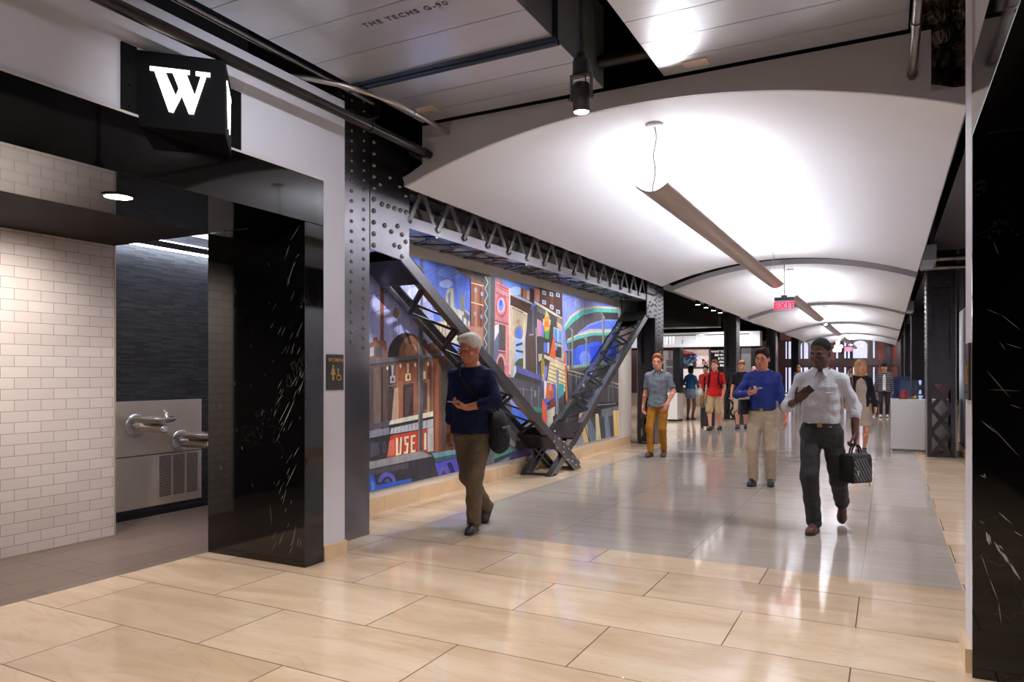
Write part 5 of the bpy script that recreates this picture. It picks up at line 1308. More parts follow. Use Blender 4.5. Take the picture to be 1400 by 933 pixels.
def hand(f, W, d, n, l, curl=0.35, thumb=0.5, sc=1.0):
    """W wrist, d direction of the hand, n palm normal, l thumb side"""
    d, n = nrm(d), nrm(n); n = nrm(n - d * (n @ d)); l = nrm(np.array(l) - d * (np.array(l) @ d) - n * (np.array(l) @ n))
    lat = (.032, .011, -.011, -.031); pl = (.090, .094, .089, .080); fs = (.95, 1.05, .98, .78)
    f.cone(W - d * .01, W + d * .03 * sc, .024 * sc, .026 * sc, .015)
    for i in range(4):
        kn = W + (d * pl[i] + l * lat[i]) * sc
        f.cone(W + (d * .02 + l * lat[i] * .6) * sc, kn, .0145 * sc, .0115 * sc, .014)
        v = d + l * lat[i] * 2.0; v = nrm(v); p = kn; ax = np.cross(v, n)
        for seg, ang, r1, r2 in ((.042, 62, .0100, .0090), (.027, 78, .0090, .0082), (.021, 45, .0082, .0068)):
            v = rodr(v, ax, math.radians(ang) * curl); p2 = p + v * seg * fs[i] * sc
            f.cone(p, p2, r1 * sc, r2 * sc, .004); p = p2
    b = W + (d * .022 + l * .026) * sc; v = nrm(d * .62 + l * .62 + n * .35)
    p = b + v * .042 * sc; f.cone(b, p, .0145 * sc, .0115 * sc, .012)
    v = rodr(v, np.cross(v, d), .5 * thumb); v = nrm(v + n * .4 * thumb)
    p2 = p + v * .030 * sc; f.cone(p, p2, .0112 * sc, .0098 * sc, .005); v = nrm(v + d * .3); f.cone(p2, p2 + v * .024 * sc, .0098 * sc, .0078 * sc, .005)

PEOPLE = 0
def person(label, pos, heading, H=1.78, res=.008, cfg=None, group=None):
    """local frame: x = the person's right, y = forward, z = up; figure modelled at 1.80 m and scaled"""
    c = dict(pelvis=.945, lean=.03, twist=0, sway=0, fem=False, Rf=(.09, .02, .085), Lf=(-.09, -.02, .085), Rt=0, Lt=0, Ryaw=.12, Lyaw=.12,
             Rh=(.26, .05, .83), Lh=(-.26, .05, .83), Rpole=(.4, -1, -.2), Lpole=(-.4, -1, -.2), Rhd=(0, .15, -1), Lhd=(0, .15, -1), Rhn=(-1, .2, 0), Lhn=(1, .2, 0), Rcurl=.4, Lcurl=.4,
             hyaw=0, hpitch=0, skin=(196, 140, 112), hair=(70, 50, 38), hairstyle='short', top=(90, 90, 90), topkind='polo', sleeve='short', hem=.86, bot=(120, 100, 70), botkind='trousers',
             shoe=(40, 28, 24), bulk=1.0, glasses=False, belt=None, face=True, tee=None)
    c.update(cfg or {})
    s_ = H / 1.80; fem = c['fem']; bk = c['bulk']
    th = math.atan2(-heading[0], heading[1])
    sk = skin('skin_%d_%d_%d' % c['skin'], c['skin'])
    pz = c['pelvis']; sx = c['sway']
    UM = rotz(c['twist']) @ rotx(-c['lean']); UT = np.array([sx, 0, pz])
    def U(p): return UM @ (np.array(p, float) - np.array([0, 0, .95])) + UT
    HM = rotz(-c['hyaw']) @ rotx(-c['hpitch'] - c['lean'] * .3); HC = U((0, .022, 1.650)); HS = c.get('hs', 1.09)
    def Hd(p): return HM @ (np.array(p, float) * HS) + HC
    sw = .145 if fem else .170
    shR, shL = U((sw, -.005, 1.412)), U((-sw, -.005, 1.412))
    ul, fl = .285, .255
    elR, wrR = ik(shR, c['Rh'], ul, fl, c['Rpole']); elL, wrL = ik(shL, c['Lh'], ul, fl, c['Lpole'])
    hw_ = .088; hipR, hipL = np.array([sx + hw_, 0, pz - .03]), np.array([sx - hw_, 0, pz - .03])
    anR, anL = np.array(c['Rf'], float), np.array(c['Lf'], float)
    knR, anR = ik(hipR, anR, .435, .425, (.12, 1, .1)); knL, anL = ik(hipL, anL, .435, .425, (-.12, 1, .1))
    def toe(an, pitch, yaw, sgn, dist=.15, drop=-.045):
        v = np.array([math.sin(yaw) * sgn, math.cos(yaw), 0]) ; fwd = v * math.cos(pitch) + np.array([0, 0, -1]) * math.sin(pitch)
        dn = np.array([0, 0, -1]) * math.cos(pitch) - v * math.sin(pitch)
        return an + fwd * dist + dn * (-drop), fwd, dn
    # ---------------------------------------------------------------- body
    b = SDF()
    zs = [.84, .90, .95, 1.05, 1.13, 1.26, 1.35, 1.415, 1.465, 1.515]
    if fem: rx = [.10, .158, .160, .128, .120, .138, .140, .120, .085, .056]; ry = [.08, .110, .108, .090, .086, .108, .100, .080, .062, .050]
    else: rx = [.10, .150, .152, .140, .140, .160, .168, .142, .095, .058]; ry = [.08, .108, .106, .098, .098, .112, .110, .090, .068, .052]
    rx = [v * (1 + (bk - 1) * .8) for v in rx]; ry = [v * bk for v in ry]
    zc = [0] * 6 + [-.004, -.008, -.008, -.004]
    b.col([z - .95 for z in zs], rx, ry, zc, M=UM, T=UT, k=.03)
    for sg, sh in ((1, shR), (-1, shL)):
        b.cone(U((sg * .05, -.008, 1.43)), sh, .050, .050 if not fem else .041, .03); b.cone(U((sg * .030, -.016, 1.505)), U((sg * .135, -.010, 1.425)), .034, .036, .03)
    am = .9 if fem else 1.0 + (bk - 1) * .5
    for sh, el_, wr in ((shR, elR, wrR), (shL, elL, wrL)):
        b.cone(sh, el_, .051 * am, .039 * am, .03); mid = el_ + (wr - el_) * .3
        b.cone(el_, mid, .038 * am, .0405 * am, .02); b.cone(mid, wr, .0405 * am, .0265 * am, .02)
    for hp, kn, an in ((hipR, knR, anR), (hipL, knL, anL)):
        b.cone(hp, kn, .086 * (1 + (bk - 1) * .6), .053, .04); mid = kn + (an - kn) * .28
        back = nrm(np.cross(np.cross(an - kn, [0, 1, 0]), an - kn)) if True else 0
        b.cone(kn, mid, .050, .052, .03); b.cone(mid, an, .053, .034, .03)
    for an, pt, yw, sg in ((anR, c['Rt'], c['Ryaw'], 1), (anL, c['Lt'], c['Lyaw'], -1)):
        t_, fw, dn = toe(an, pt, yw, sg, .13, -.05); b.cone(an + dn * .04 - fw * .03, t_, .030, .026, .02)
    b.cone(U((0, -.006, 1.46)), Hd((0, -.018, -.03)), .055 if not fem else .046, .052 if not fem else .044, .03)
    # head
    def E(p, r, k=.02, op='u', rot=None): b.ell(Hd(p), [v * HS for v in r], k, op, M=HM if rot is None else HM @ rot)
    E((0, -.014, .048), (.074, .094, .088)); E((0, .018, -.02), (.064, .076, .082), .03); E((0, .048, -.082), (.034, .036, .030), .035)
    for sg in (-1, 1): E((sg * .042, .012, -.065), (.018, .040, .028), .03); E((sg * .040, .062, -.022), (.022, .020, .022), .02)
    b.cone(Hd((-.040, .082, .027)), Hd((.040, .082, .027)), .011, .011, .012)
    for sg in (-1, 1): E((sg * .031, .097, .008), (.017, .013, .010), .012, 's')
    b.cone(Hd((0, .091, .012)), Hd((0, .112, -.030)), .008, .0135, .012)
    for sg in (-1, 1): E((sg * .012, .101, -.036), (.0095, .012, .008), .008)
    for sg in (-1, 1): E((sg * .031, .0815, .0185), (.0165, .0105, .0062), .005); E((sg * .031, .0810, -.0035), (.0155, .0100, .0055), .006)
    E((0, .090, -.060), (.026, .012, .016), .012)
    for sg in (-1, 1): E((sg * .076, -.012, -.004), (.010, .020, .032), .006)
    # hands
    hs = .92 if fem else 1.0
    hand(b, wrR, c['Rhd'], c['Rhn'], c.get('Rhl', (-.2, 1, 0)), c['Rcurl'], sc=hs); hand(b, wrL, c['Lhd'], c['Lhn'], c.get('Lhl', (.2, 1, 0)), c['Lcurl'], sc=hs)
    hres = min(res, .0065)
    body = mesh_obj('person', b, res if res > .0085 else hres, sk, None, s_, (pos[0], pos[1], 0), th)
    tag(body, label, 'person', group)
    def part(name, f, m, r=None): return mesh_obj(name, f, r or res, m, body, s_)
    # ---------------------------------------------------------------- face and hair
    hm = mat('hair_%d_%d_%d' % c['hair'], c['hair'], .7, 0, .2, .3, 60, .6, 120)
    st = c['hairstyle']; f = SDF()
    def HE(p, r, k=.02, op='u'): f.ell(Hd(p), [v * HS for v in r], k, op, M=HM)
    def HC_(p, n, k=.006): f.cut(Hd(p), HM @ np.array(n, float), k)
    if st == 'buzz':
        HE((0, -.016, .049), (.0765, .0965, .0895)); HC_((0, .070, .088), (0, .80, -.60)); HC_((0, .03, -.01), (0, .45, -.9)) ; f.ops.insert(len(f.ops), ('i', .006, 'p', (A3(Hd((0, 0, -.045))), A3(HM @ np.array([0, 0, -1.0])))))
    elif st == 'short':
        HE((0, -.016, .054), (.084, .104, .096)); HE((0, .030, .112), (.058, .055, .030), .03); HC_((0, .072, .070), (0, .86, -.52), .012); HC_((0, 0, -.055), (0, .3, -1))
    elif st == 'swept':
        HE((0, -.020, .052), (.083, .104, .094)); HE((.02, .040, .108), (.054, .048, .032), .03); HE((-.045, .02, .085), (.036, .056, .048), .03); HC_((0, .070, .076), (0, .85, -.55), .015); HC_((0, 0, -.062), (0, .3, -1))
    elif st == 'bald':
        HE((0, -.018, .012), (.079, .099, .060)); HC_((0, -.01, 0), (0, 1, -.1)); HC_((0, 0, .055), (0, 0, 1)); HC_((0, 0, -.05), (0, 0, -1))
    elif st == 'bob':
        HE((0, -.022, .045), (.094, .112, .106)); f.col([-.16, -.11, -.02, .065], [.080, .112, .111, .092], [.080, .100, .108, .10], [-.03] * 4, M=HM, T=HC, k=.03)
        HE((.004, .12, -.045), (.066, .105, .112), .012, 's'); HE((0, .10, -.13), (.075, .10, .06), .02, 's')
    elif st == 'bun':
        HE((0, -.020, .05), (.086, .108, .096)); HE((0, -.085, .07), (.05, .05, .05), .02); HE((0, -.07, -.03), (.066, .05, .07), .03); HC_((0, .07, .066), (0, .9, -.45), .012)
    elif st == 'long':
        HE((0, -.020, .05), (.090, .110, .100)); f.col([-.28, -.12, .04], [.06, .09, .09], [.03, .06, .09], [-.08, -.05, -.03], M=HM, T=HC, k=.03); HE((0, .10, -.04), (.06, .08, .11), .02, 's')
    part('hair', f, hm, min(res, .009))
    if st == 'cap' or c.get('cap'):
        f = SDF(); f.ell(Hd((0, -.014, .062)), (.096, .116, .094), M=HM); f.cut(Hd((0, 0, .045)), HM @ np.array([0, -.1, -1.0]))
        f.ell(Hd((0, .12, .052)), (.062, .075, .010), .008, M=HM); part('cap', f, mat('cap_%d_%d_%d' % c['cap'], c['cap'], .8), min(res, .008))
    if c['face']:
        ew = mat('eye_white', (150, 140, 134), .4); ei = mat('eye_iris', (24, 16, 14), .2); bm_ = hm
        for sg in (-1, 1):
            f = MB(); o_ = Vector(Hd((sg * .031, .0735, .008)) * s_); y_ = Vector(HM @ np.array([0, 1.0, 0]))
            f.lathe(o_, [(0, -.010), (.007, -.007), (.0100, 0), (.0080, .006), (.0056, .0082)], y_, 14).use(1).lathe(o_, [(.0056, .0082), (.0036, .0094), (0, .0100)], y_, 14)
            f.build('eye', [ew, ei], body, local=True)
            f = SDF(); f.cone(Hd((sg * .015, .0945, .0305)), Hd((sg * .032, .0925, .0345)), .0036, .0036, .004); f.cone(Hd((sg * .032, .0925, .0345)), Hd((sg * .047, .0805, .030)), .0036, .0024, .004); part('eyebrow', f, bm_ if st != 'bald' else hm, .003)
        f = SDF(); lc = tuple(int(v) for v in (c['skin'][0] * .86, c['skin'][1] * .66, c['skin'][2] * .66))
        f.cone(Hd((-.020, .0935, -.0600)), Hd((0, .1015, -.0585)), .0028, .0042, .004); f.cone(Hd((0, .1015, -.0585)), Hd((.020, .0935, -.0600)), .0042, .0028, .004); f.cone(Hd((-.012, .0985, -.0665)), Hd((.012, .0985, -.0665)), .0048, .0048, .006); f.cone(Hd((-.019, .0935, -.0625)), Hd((.019, .0935, -.0625)), .0036, .0036, .006); part('lips', f, mat('lips_%d' % lc[0], lc, .4), .003)
    if c['glasses']:
        f = MB()
        for sg in (-1, 1):
            cc = Hd((sg * .032, .106, .004)); xx = HM @ np.array([1., 0, 0]); zz = HM @ np.array([0, 0, 1.])
            f.tube([tuple((cc + xx * .023 * math.cos(k * math.pi / 8) + zz * .017 * math.sin(k * math.pi / 8)) * s_) for k in range(17)], .0017 * s_, 6)
            f.tube([tuple(Hd((sg * .054, .104, .008)) * s_), tuple(Hd((sg * .080, .0, .012)) * s_)], .0016 * s_, 6)
        f.tube([tuple(Hd((-.010, .109, .008)) * s_), tuple(Hd((.010, .109, .008)) * s_)], .0017 * s_, 6)
        f.build('glasses', mat('thin_glasses_frame', (52, 44, 42), .3, .5), body, local=True)
    # ---------------------------------------------------------------- clothes
    cl = cloth('fabric_top_%d_%d_%d' % c['top'], c['top'], .45); tk = c['topkind']
    def torso(f, grow, top=1.50, hem=None, flare=0.0, k=.03):
        z2 = [.70, .80] + zs[1:]; rx2 = [rx[1] + flare * 1.5, rx[1] + flare] + list(rx[1:]); ry2 = [ry[1] + flare, ry[1] + flare * .8] + list(ry[1:]); zc2 = [0, 0] + zc[1:]
        if c['hem'] < .95: ex = [max(0, min(.026, (1.12 - z) * .14)) for z in z2]; rx2 = [a_ + e_ for a_, e_ in zip(rx2, ex)]; ry2 = [a_ + e_ for a_, e_ in zip(ry2, ex)]
        if tk != 'dress': rx2 = [max(a_, rx[2] * .97 if z < 1.2 else a_) for a_, z in zip(rx2, z2)]; ry2 = [max(a_, ry[2] * .98 if z < 1.2 else a_) for a_, z in zip(ry2, z2)]
        f.col([z - .95 for z in z2], [a_ + grow for a_ in rx2], [a_ + grow for a_ in ry2], zc2, M=UM, T=UT, k=k)
        for sg, sh in ((1, shR), (-1, shL)):
            f.cone(U((sg * .05, -.008, 1.43)), sh, .050 + grow, (.050 if not fem else .041) + grow, .03); f.cone(U((sg * .030, -.016, 1.503)), U((sg * .135, -.010, 1.425)), .034 + grow * .8, .036 + grow, .03)
    def sleeves(f, kind, grow):
        g = grow
        for sh, el_, wr in ((shR, elR, wrR), (shL, elL, wrL)):
            if kind == 'none': continue
            if kind == 'short':
                e = sh + (el_ - sh) * .68; v = SDF(); f.cone(sh, e, .050 * am + g, .056 * am + g, .03); 
            elif kind == 'elbow':
                f.cone(sh, el_, .050 * am + g, .048 * am + g, .03); f.cone(el_, el_ + (wr - el_) * .12, .047 * am + g, .046 * am + g, .02)
            elif kind == 'rolled':
                f.cone(sh, el_, .050 * am + g, .050 * am + g, .03); f.cone(el_, el_ + (wr - el_) * .30, .050 * am + g, .046 * am + g, .02)
            elif kind == 'three':
                f.cone(sh, el_, .050 * am + g, .046 * am + g, .03); f.cone(el_, el_ + (wr - el_) * .5, .046 * am + g, .043 * am + g, .02)
            else:
                f.cone(sh, el_, .050 * am + g, .045 * am + g, .03); f.cone(el_, el_ + (wr - el_) * .93, .045 * am + g, .034 * am + g, .02)
    sl = c['sleeve']
    if tk in ('polo', 'tee', 'shirt', 'sweater', 'jacket', 'blouse'):
        f = SDF(); g = {'polo': .014, 'tee': .012, 'shirt': .015, 'sweater': .017, 'jacket': .024, 'blouse': .012}[tk]
        torso(f, g); sleeves(f, sl, .007 if tk != 'jacket' else .013)
        f.cut(U((0, 0, c['hem'])), UM @ np.array([0, 0, -1.0]))
        f.cut(U((0, 0, 1.512)), UM @ np.array([0, .25, 1.0]))
        if tk in ('polo', 'shirt'): f.ell(U((0, .105, 1.525)), (.026, .060, .075), .008, 's', M=UM)
        f.wr = (.0035 if res < .0095 else .0015, 34)
        if tk == 'jacket' and c['tee']:
            f.ell(U((0, .16, 1.12)), (.050, .10, .50), .02, 's', M=UM)
        part('shirt' if tk in ('shirt', 'polo', 'tee', 'blouse') else tk, f, c.get('topmat') or cl)
        if c['tee']:
            f = SDF(); torso(f, .010); f.cut(U((0, 0, .90)), UM @ np.array([0, 0, -1.0])); f.cut(U((0, 0, 1.505)), UM @ np.array([0, .25, 1.0])); part('tee_shirt', f, cloth('fabric_tee_%d_%d_%d' % c['tee'], c['tee']))
        if tk in ('polo', 'shirt'):                       # turned-down collar and button placket
            f = SDF(); f.col([.510, .535, .568], [.080, .072, .067], [.076, .072, .068], [-.006, -.002, .004], M=UM, T=UT, k=.01)
            f.col([.49, .545, .60], [.055, .058, .060], [.052, .055, .060], [-.006, -.002, .004], M=UM, T=UT, k=.004, op='s')
            f.ell(U((0, .085, 1.535)), (.030, .06, .065), .006, 's', M=UM)
            co = part('collar', f, cl, min(res, .006))
            for sg in (-1, 1):
                f = MB(); y1 = float(np.interp(1.455, zs, ry)) + .030
                pts = [U((sg * .020, .071, 1.512)), U((sg * .030, y1 - .008, 1.478)), U((sg * .052, y1, 1.440)), U((sg * .082, .062, 1.478)), U((sg * .066, .040, 1.530))]
                nv = UM @ nrm((sg * .25, .85, .45)) * .006
                f.add([tuple((p_ + nv) * s_) for p_ in pts] + [tuple((p_ - nv) * s_) for p_ in pts], [(0, 1, 2, 3, 4), (9, 8, 7, 6, 5)] + [(i, 5 + i, 5 + (i + 1) % 5, (i + 1) % 5) for i in range(5)])
                f.build('collar_point', cl, co, local=True, bevel=.002)
            if res < .0085:
                zb = 1.02 if tk == 'shirt' else 1.32
                f = MB(); bm2 = mat('shirt_buttons', (190, 186, 182), .4)
                zz = 1.44
                while zz > zb:
                    ryz = float(np.interp(zz, zs, ry)) + .0155; f.lathe(tuple(U((0, ryz, zz)) * s_), [(.0055, 0), (.005, .003), (0, .0035)], tuple(UM @ np.array([0, 1.0, 0])), 10); zz -= .085
                f.build('buttons', bm2, body, local=True)
        if tk == 'shirt' and c.get('pocket'):
            f = SDF(); f.ell(U((-.078, float(np.interp(1.30, zs, ry)) - .012, 1.295)), (.052, .030, .006), .004, M=UM); f.ell(U((-.078, float(np.interp(1.26, zs, ry)) - .012, 1.25)), (.050, .0285, .060), .006, M=UM); f.cut(U((0, .085, 1.25)), UM @ np.array([0, -1.0, 0])); part('chest_pocket', f, cl, .004)
        if tk == 'shirt' and sl == 'elbow':
            pass
        if c.get('cuffs'):
            for el_, wr, q0, q1 in ((elR, wrR) + c['cuffs'], (elL, wrL) + c['cuffs']):
                f = SDF(); p0, p1 = el_ + (wr - el_) * q0, el_ + (wr - el_) * q1; f.cone(p0, p1, .051, .050, .01); f.cut(p1, p1 - p0); f.cut(p0, p0 - p1); part('rolled_cuff', f, cl, min(res, .006))
    if tk == 'dress':
        f = SDF(); z2 = [.555, .62, .75, .88, .95, 1.05, 1.13, 1.26, 1.36, 1.42]; 
        f.col([z - .95 for z in z2], [.225, .218, .198, .180, .172, .140, .134, .150, .140, .118], [.165, .160, .146, .130, .122, .104, .100, .120, .108, .086], [0] * 10, M=UM, T=UT, k=.02)
        for sgn in (-1, 1): f.cone(U((sgn * .10, -.006, 1.40)), U((sgn * .105, -.01, 1.47)), .030, .022, .03)
        f.wr = (.003, 16); part('dress', f, cl)
        f = SDF(); zj = [z for z in zs if 1.0 < z]; cj = c['cardigan']
        f.col([-.05] + [z - .95 for z in zs[3:]], [.175] + [v + .02 for v in rx[3:]], [.130] + [v + .020 for v in ry[3:]], [0] * (len(zs) - 2), M=UM, T=UT, k=.03)
        for sg, sh in ((1, shR), (-1, shL)):
            f.cone(U((sg * .05, -.008, 1.43)), sh, .062, .055, .03); f.cone(U((sg * .030, -.016, 1.50)), U((sg * .135, -.010, 1.425)), .046, .050, .03)
        sleeves(f, 'long', .008)
        f.ell(U((0, .17, 1.20)), (.105, .13, .50), .02, 's', M=UM); f.cut(U((0, 0, .91)), UM @ np.array([0, 0, -1.0])); f.cut(U((0, 0, 1.50)), UM @ np.array([0, .25, 1.0]))
        part('cardigan', f, cloth('fabric_cardigan', cj))
    bot = cloth('fabric_bottom_%d_%d_%d' % c['bot'], c['bot'], .5); bkd = c['botkind']
    if bkd in ('trousers', 'slim', 'shorts', 'denim_shorts'):
        f = SDF(); wz = c.get('waist', 1.02); zz = [.80, .86, .92, .98, wz + .02]
        f.col([z - .95 for z in zz], [rx[1] * .82, rx[1] + .016, rx[2] + .017, rx[2] + .013, rx[2] + .004], [ry[1] * .9, ry[1] + .018, ry[2] + .018, ry[2] + .013, ry[2] + .006], [-.004] * 5, M=rotz(c['twist'] * .3), T=UT, k=.03)
        for hp, kn, an in ((hipR, knR, anR), (hipL, knL, anL)):
            if bkd in ('trousers', 'slim'):
                r0, r1, r2 = (.100, .078, .066) if bkd == 'trousers' else (.098, .068, .052)
                f.cone(hp, kn, r0 * (1 + (bk - 1) * .7), r1, .035); f.cone(kn, an + (kn - an) * .02, r1, r2, .03)
            else:
                e = hp + (kn - hp) * (.98 if bkd == 'shorts' else .33); f.cone(hp, e, .104, .096, .035)
        if bkd in ('trousers', 'slim'):
            f.wr = (.0035 if res < .0095 else .0015, 30)
        part('trousers' if bkd in ('trousers', 'slim') else 'shorts', f, bot)
    if c['belt']:
        f = SDF(); wz = c.get('waist', 1.02)
        f.col([wz - .03 - .95, wz + .008 - .95], [rx[2] + .0185, rx[2] + .0165], [ry[2] + .0195, ry[2] + .0175], [-.002] * 2, M=UM, T=UT); part('belt', f, mat('belt_%d_%d_%d' % c['belt'], c['belt'], .4), min(res, .007))
        f = MB(); o_ = U((0, ry[2] + .021, wz - .012)) * s_; f.obox(tuple(o_), tuple(UM[:, 0] * .02), tuple(UM[:, 1] * .003), tuple(UM[:, 2] * .016)); f.build('buckle', mat('brass_buckle', (176, 150, 100), .3, .8), body, local=True)
    # shoes
    shm = mat('shoe_%d_%d_%d' % c['shoe'], c['shoe'], .35, 0, .5, .15, 20); som = mat('shoe_sole', c.get('sole', (24, 18, 16)), .6)
    for an, pt, yw, sg, kn in ((anR, c['Rt'], c['Ryaw'], 1, knR), (anL, c['Lt'], c['Lyaw'], -1, knL)):
        t_, fw, dn = toe(an, pt, yw, sg, .155, -.052); heel = an + dn * .048 - fw * .045
        wid = .036 if fem else .042
        sd = nrm(np.cross(fw, dn))
        f = SDF(); base = an + dn * .083
        if c.get('sandal'):
            f.cone(heel + dn * .012, t_ + dn * .012, .03, .034, .01)
        else:
            f.cone(heel, t_ - fw * .03 + dn * .004, .036, wid, .02); f.cone(t_ - fw * .035 + dn * .006, t_ + dn * .014, wid - .002, .030, .02); f.cone(an + dn * .045, an - dn * .0 + fw * .004, .042, .040, .02)
            f.cone(an + dn * .01 + fw * .03, t_ - fw * .06 - dn * .012, .034, .030, .02)
        f.cut(base - dn * .012, dn)
        so = part('shoe', f, shm, min(res, .007))
        f = SDF(); f.cone(heel + dn * .028, t_ - fw * .02 + dn * .026, .037, wid + .003, .01); f.cone(t_ - fw * .04 + dn * .026, t_ + fw * .004 + dn * .026, wid + .002, .032, .01); f.cut(base, dn); f.cut(base - dn * .014, -dn)
        o2 = mesh_obj('sole', f, min(res, .006), som, so, s_)
    return dict(o=body, wrR=wrR, wrL=wrL, th=th, s=s_, pos=pos, U=U, Hd=Hd, elR=elR, elL=elL, UM=UM, HM=HM)
def to_world(P, p):
    p = np.array(p, float) * P['s']; r = rotz(P['th']) @ p
    return Vector((r[0] + P['pos'][0], r[1] + P['pos'][1], r[2]))
def dir_world(P, v): r = rotz(P['th']) @ np.array(v, float); return Vector(r)
def place(px, py, heading, anchor, H):
    """root position so that the local floor point 'anchor' falls on the measured floor point"""
    g = ground(px, py); th = math.atan2(-heading[0], heading[1]); r = rotz(th) @ (np.array([anchor[0], anchor[1], 0]) * H / 1.8)
    return (g[0] - r[0], g[1] - r[1])
# ------------------------------------------------------------------ the walkers
NAVY = (22, 30, 66)
# man walking past the mural
hd = nrm((.12, -1))[:2]
P1 = person('white-haired person in a navy sweater and brown trousers walking past the mural', place(645, 727, hd, (-.04, .12), 1.84), hd, 1.84, .0075,
    dict(pelvis=.935, lean=.06, Rf=(.0, -.30, .16), Rt=.85, Lf=(-.06, .12, .085), Lt=0, Lyaw=.1, hyaw=.38, hpitch=.25, skin=(190, 124, 94), hair=(206, 200, 190), hairstyle='swept', glasses=True,
         top=NAVY, topkind='sweater', sleeve='three', hem=.90, bot=(104, 90, 72), botkind='trousers', shoe=(34, 26, 26), bulk=1.16,
         Rh=(.25, -.02, .86), Rpole=(.5, -1, -.1), Rcurl=.4, Lh=(-.06, .26, 1.12), Lpole=(-1, -.1, -.25), Lhd=(.93, .28, .10), Lhn=(0.1, -.25, 1.0), Lhl=(.0, .9, .3), Lcurl=.62))
W_ = to_world(P1, P1['wrL'] + nrm((.93, .28, .10)) * .105 + np.array([0, 0, .034])); dx = dir_world(P1, nrm((.93, .28, .10))); dy = dir_world(P1, nrm((-.28, .93, 0)))
b = MB(); b.obox(W_, dx * .072, dy * .037, dx.cross(dy).normalized() * .0045)
tag(b.build('phone', mat('silver_phone', (150, 154, 160), .3, .4), bevel=.003), 'silver phone held flat by the man in the navy sweater', 'phone')
# black shoulder bag at his hip
f = SDF(); cB = P1['U']((-.235, -.03, .93))
f.ell(cB + np.array([0, 0, .05]), (.075, .135, .11), .03); f.ell(cB + np.array([-.01, -.01, -.10]), (.085, .15, .13), .04); f.cut(cB + np.array([.055, 0, 0]), (1, 0, 0), .01)
f.wr = (.004, 22)
bag = mesh_obj('shoulder_bag', f, .008, cloth('black_bag_fabric', (34, 34, 38), .5), None, P1['s'], (P1['pos'][0], P1['pos'][1], 0), P1['th'])
tag(bag, 'soft black shoulder bag hanging at the hip of the man in the navy sweater', 'bag')
f = SDF(); U = P1['U']
pts = [cB + np.array([.03, .05, .13]), U((-.17, .115, 1.15)), U((-.05, .150, 1.30)), U((.06, .135, 1.42)), U((.105, .04, 1.525)), U((.11, -.06, 1.50)), U((.02, -.135, 1.33)), U((-.12, -.125, 1.12)), cB + np.array([.03, -.08, .13])]
for a_, b_ in zip(pts, pts[1:]): f.cone(a_, b_, .013, .013, .006)
mesh_obj('strap', f, .007, cloth('black_bag_fabric', (34, 34, 38)), bag, P1['s'])
f = SDF(); f.cone(cB + np.array([-.075, -.10, .015]), cB + np.array([-.075, .10, .015]), .012, .012, .006); mesh_obj('flap_edge', f, .006, M_BLACKP, bag, P1['s'])

# man in the pale shirt
hd = nrm((-.06, -1))[:2]
P2 = person('person in a pale button-down shirt and charcoal trousers with a black handbag', place(1114, 727, hd, (.04, .12), 1.80), hd, 1.80, .0065,
    dict(pelvis=.93, lean=.03, sway=.0, Rf=(.038, .17, .086), Rt=0, Ryaw=.12, Lf=(-.135, -.36, .21), Lt=1.0, Lyaw=.05, hyaw=.30, hpitch=.20, skin=(82, 52, 40), hair=(9, 8, 8), hairstyle='buzz', top=(196, 198, 206), topkind='shirt',
         sleeve='rolled', cuffs=(.20, .38), pocket=True, hem=.985, waist=1.01, bot=(58, 58, 60), botkind='trousers', shoe=(84, 40, 30), belt=(40, 24, 20), bulk=.97,
         Rh=(.165, .30, 1.205), Rpole=(.75, -.75, -.8), Rhd=(-.62, .45, .55), Rhn=(-.25, -.75, .62), Rhl=(-.3, .3, .9), Rcurl=.55,
         Lh=(-.285, .02, .905), Lpole=(-.5, -1, 0), Lhd=(-.05, .10, -1), Lhn=(1, 0, -.05), Lhl=(0, 1, .1), Lcurl=.95))
dh = nrm((-.62, .45, .55)); W_ = to_world(P2, P2['wrR'] + dh * .10 + nrm((-.25, -.75, .62)) * .030)
fx = dir_world(P2, nrm((-.80, .15, .55))); nz_ = dir_world(P2, nrm((-.25, -.75, .62))); nz_ = (nz_ - fx * nz_.dot(fx)).normalized(); sy_ = fx.cross(nz_)
b = MB(); b.obox(W_, fx * .074, sy_ * .037, nz_ * .0045)
tag(b.build('phone', M_BLACKP, bevel=.003), 'dark phone in the hand of the man in the pale shirt', 'phone')
# insulated bag
hc = to_world(P2, P2['wrL'] + np.array([-.004, .012, -.105])); th = P2['th'] + R(54)
rt = Vector((math.cos(th), math.sin(th), 0)); fw = Vector((-math.sin(th), math.cos(th), 0)); up = Vector((0, 0, 1))
B0 = hc - up * .068
bagt = thing('lunch_bag', (B0.x, B0.y, B0.z - .265), 'black quilted handbag carried low by the man in the pale shirt', 'bag')
M_BAG = mat('charcoal_bag_nylon', (92, 92, 95), .55, 0, .4, .1, 20, .3, 90); M_BAGB = mat('black_bag_side', (18, 17, 18), .5)
b = MB(); hw, hd_, hh = .115, .085, .13
prof = [(-.085, -.118), (-.075, -.13), (.075, -.13), (.085, -.118), (.083, .085), (.07, .12), (.05, .13), (-.05, .13), (-.07, .12), (-.083, .085)]
b.prism(prof, lambda u, v, a: tuple(B0 - up * .135 + fw * u + up * v + rt * a), -hw, hw)
b.build('body', M_BAGB, bagt, bevel=.012)
b = MB()
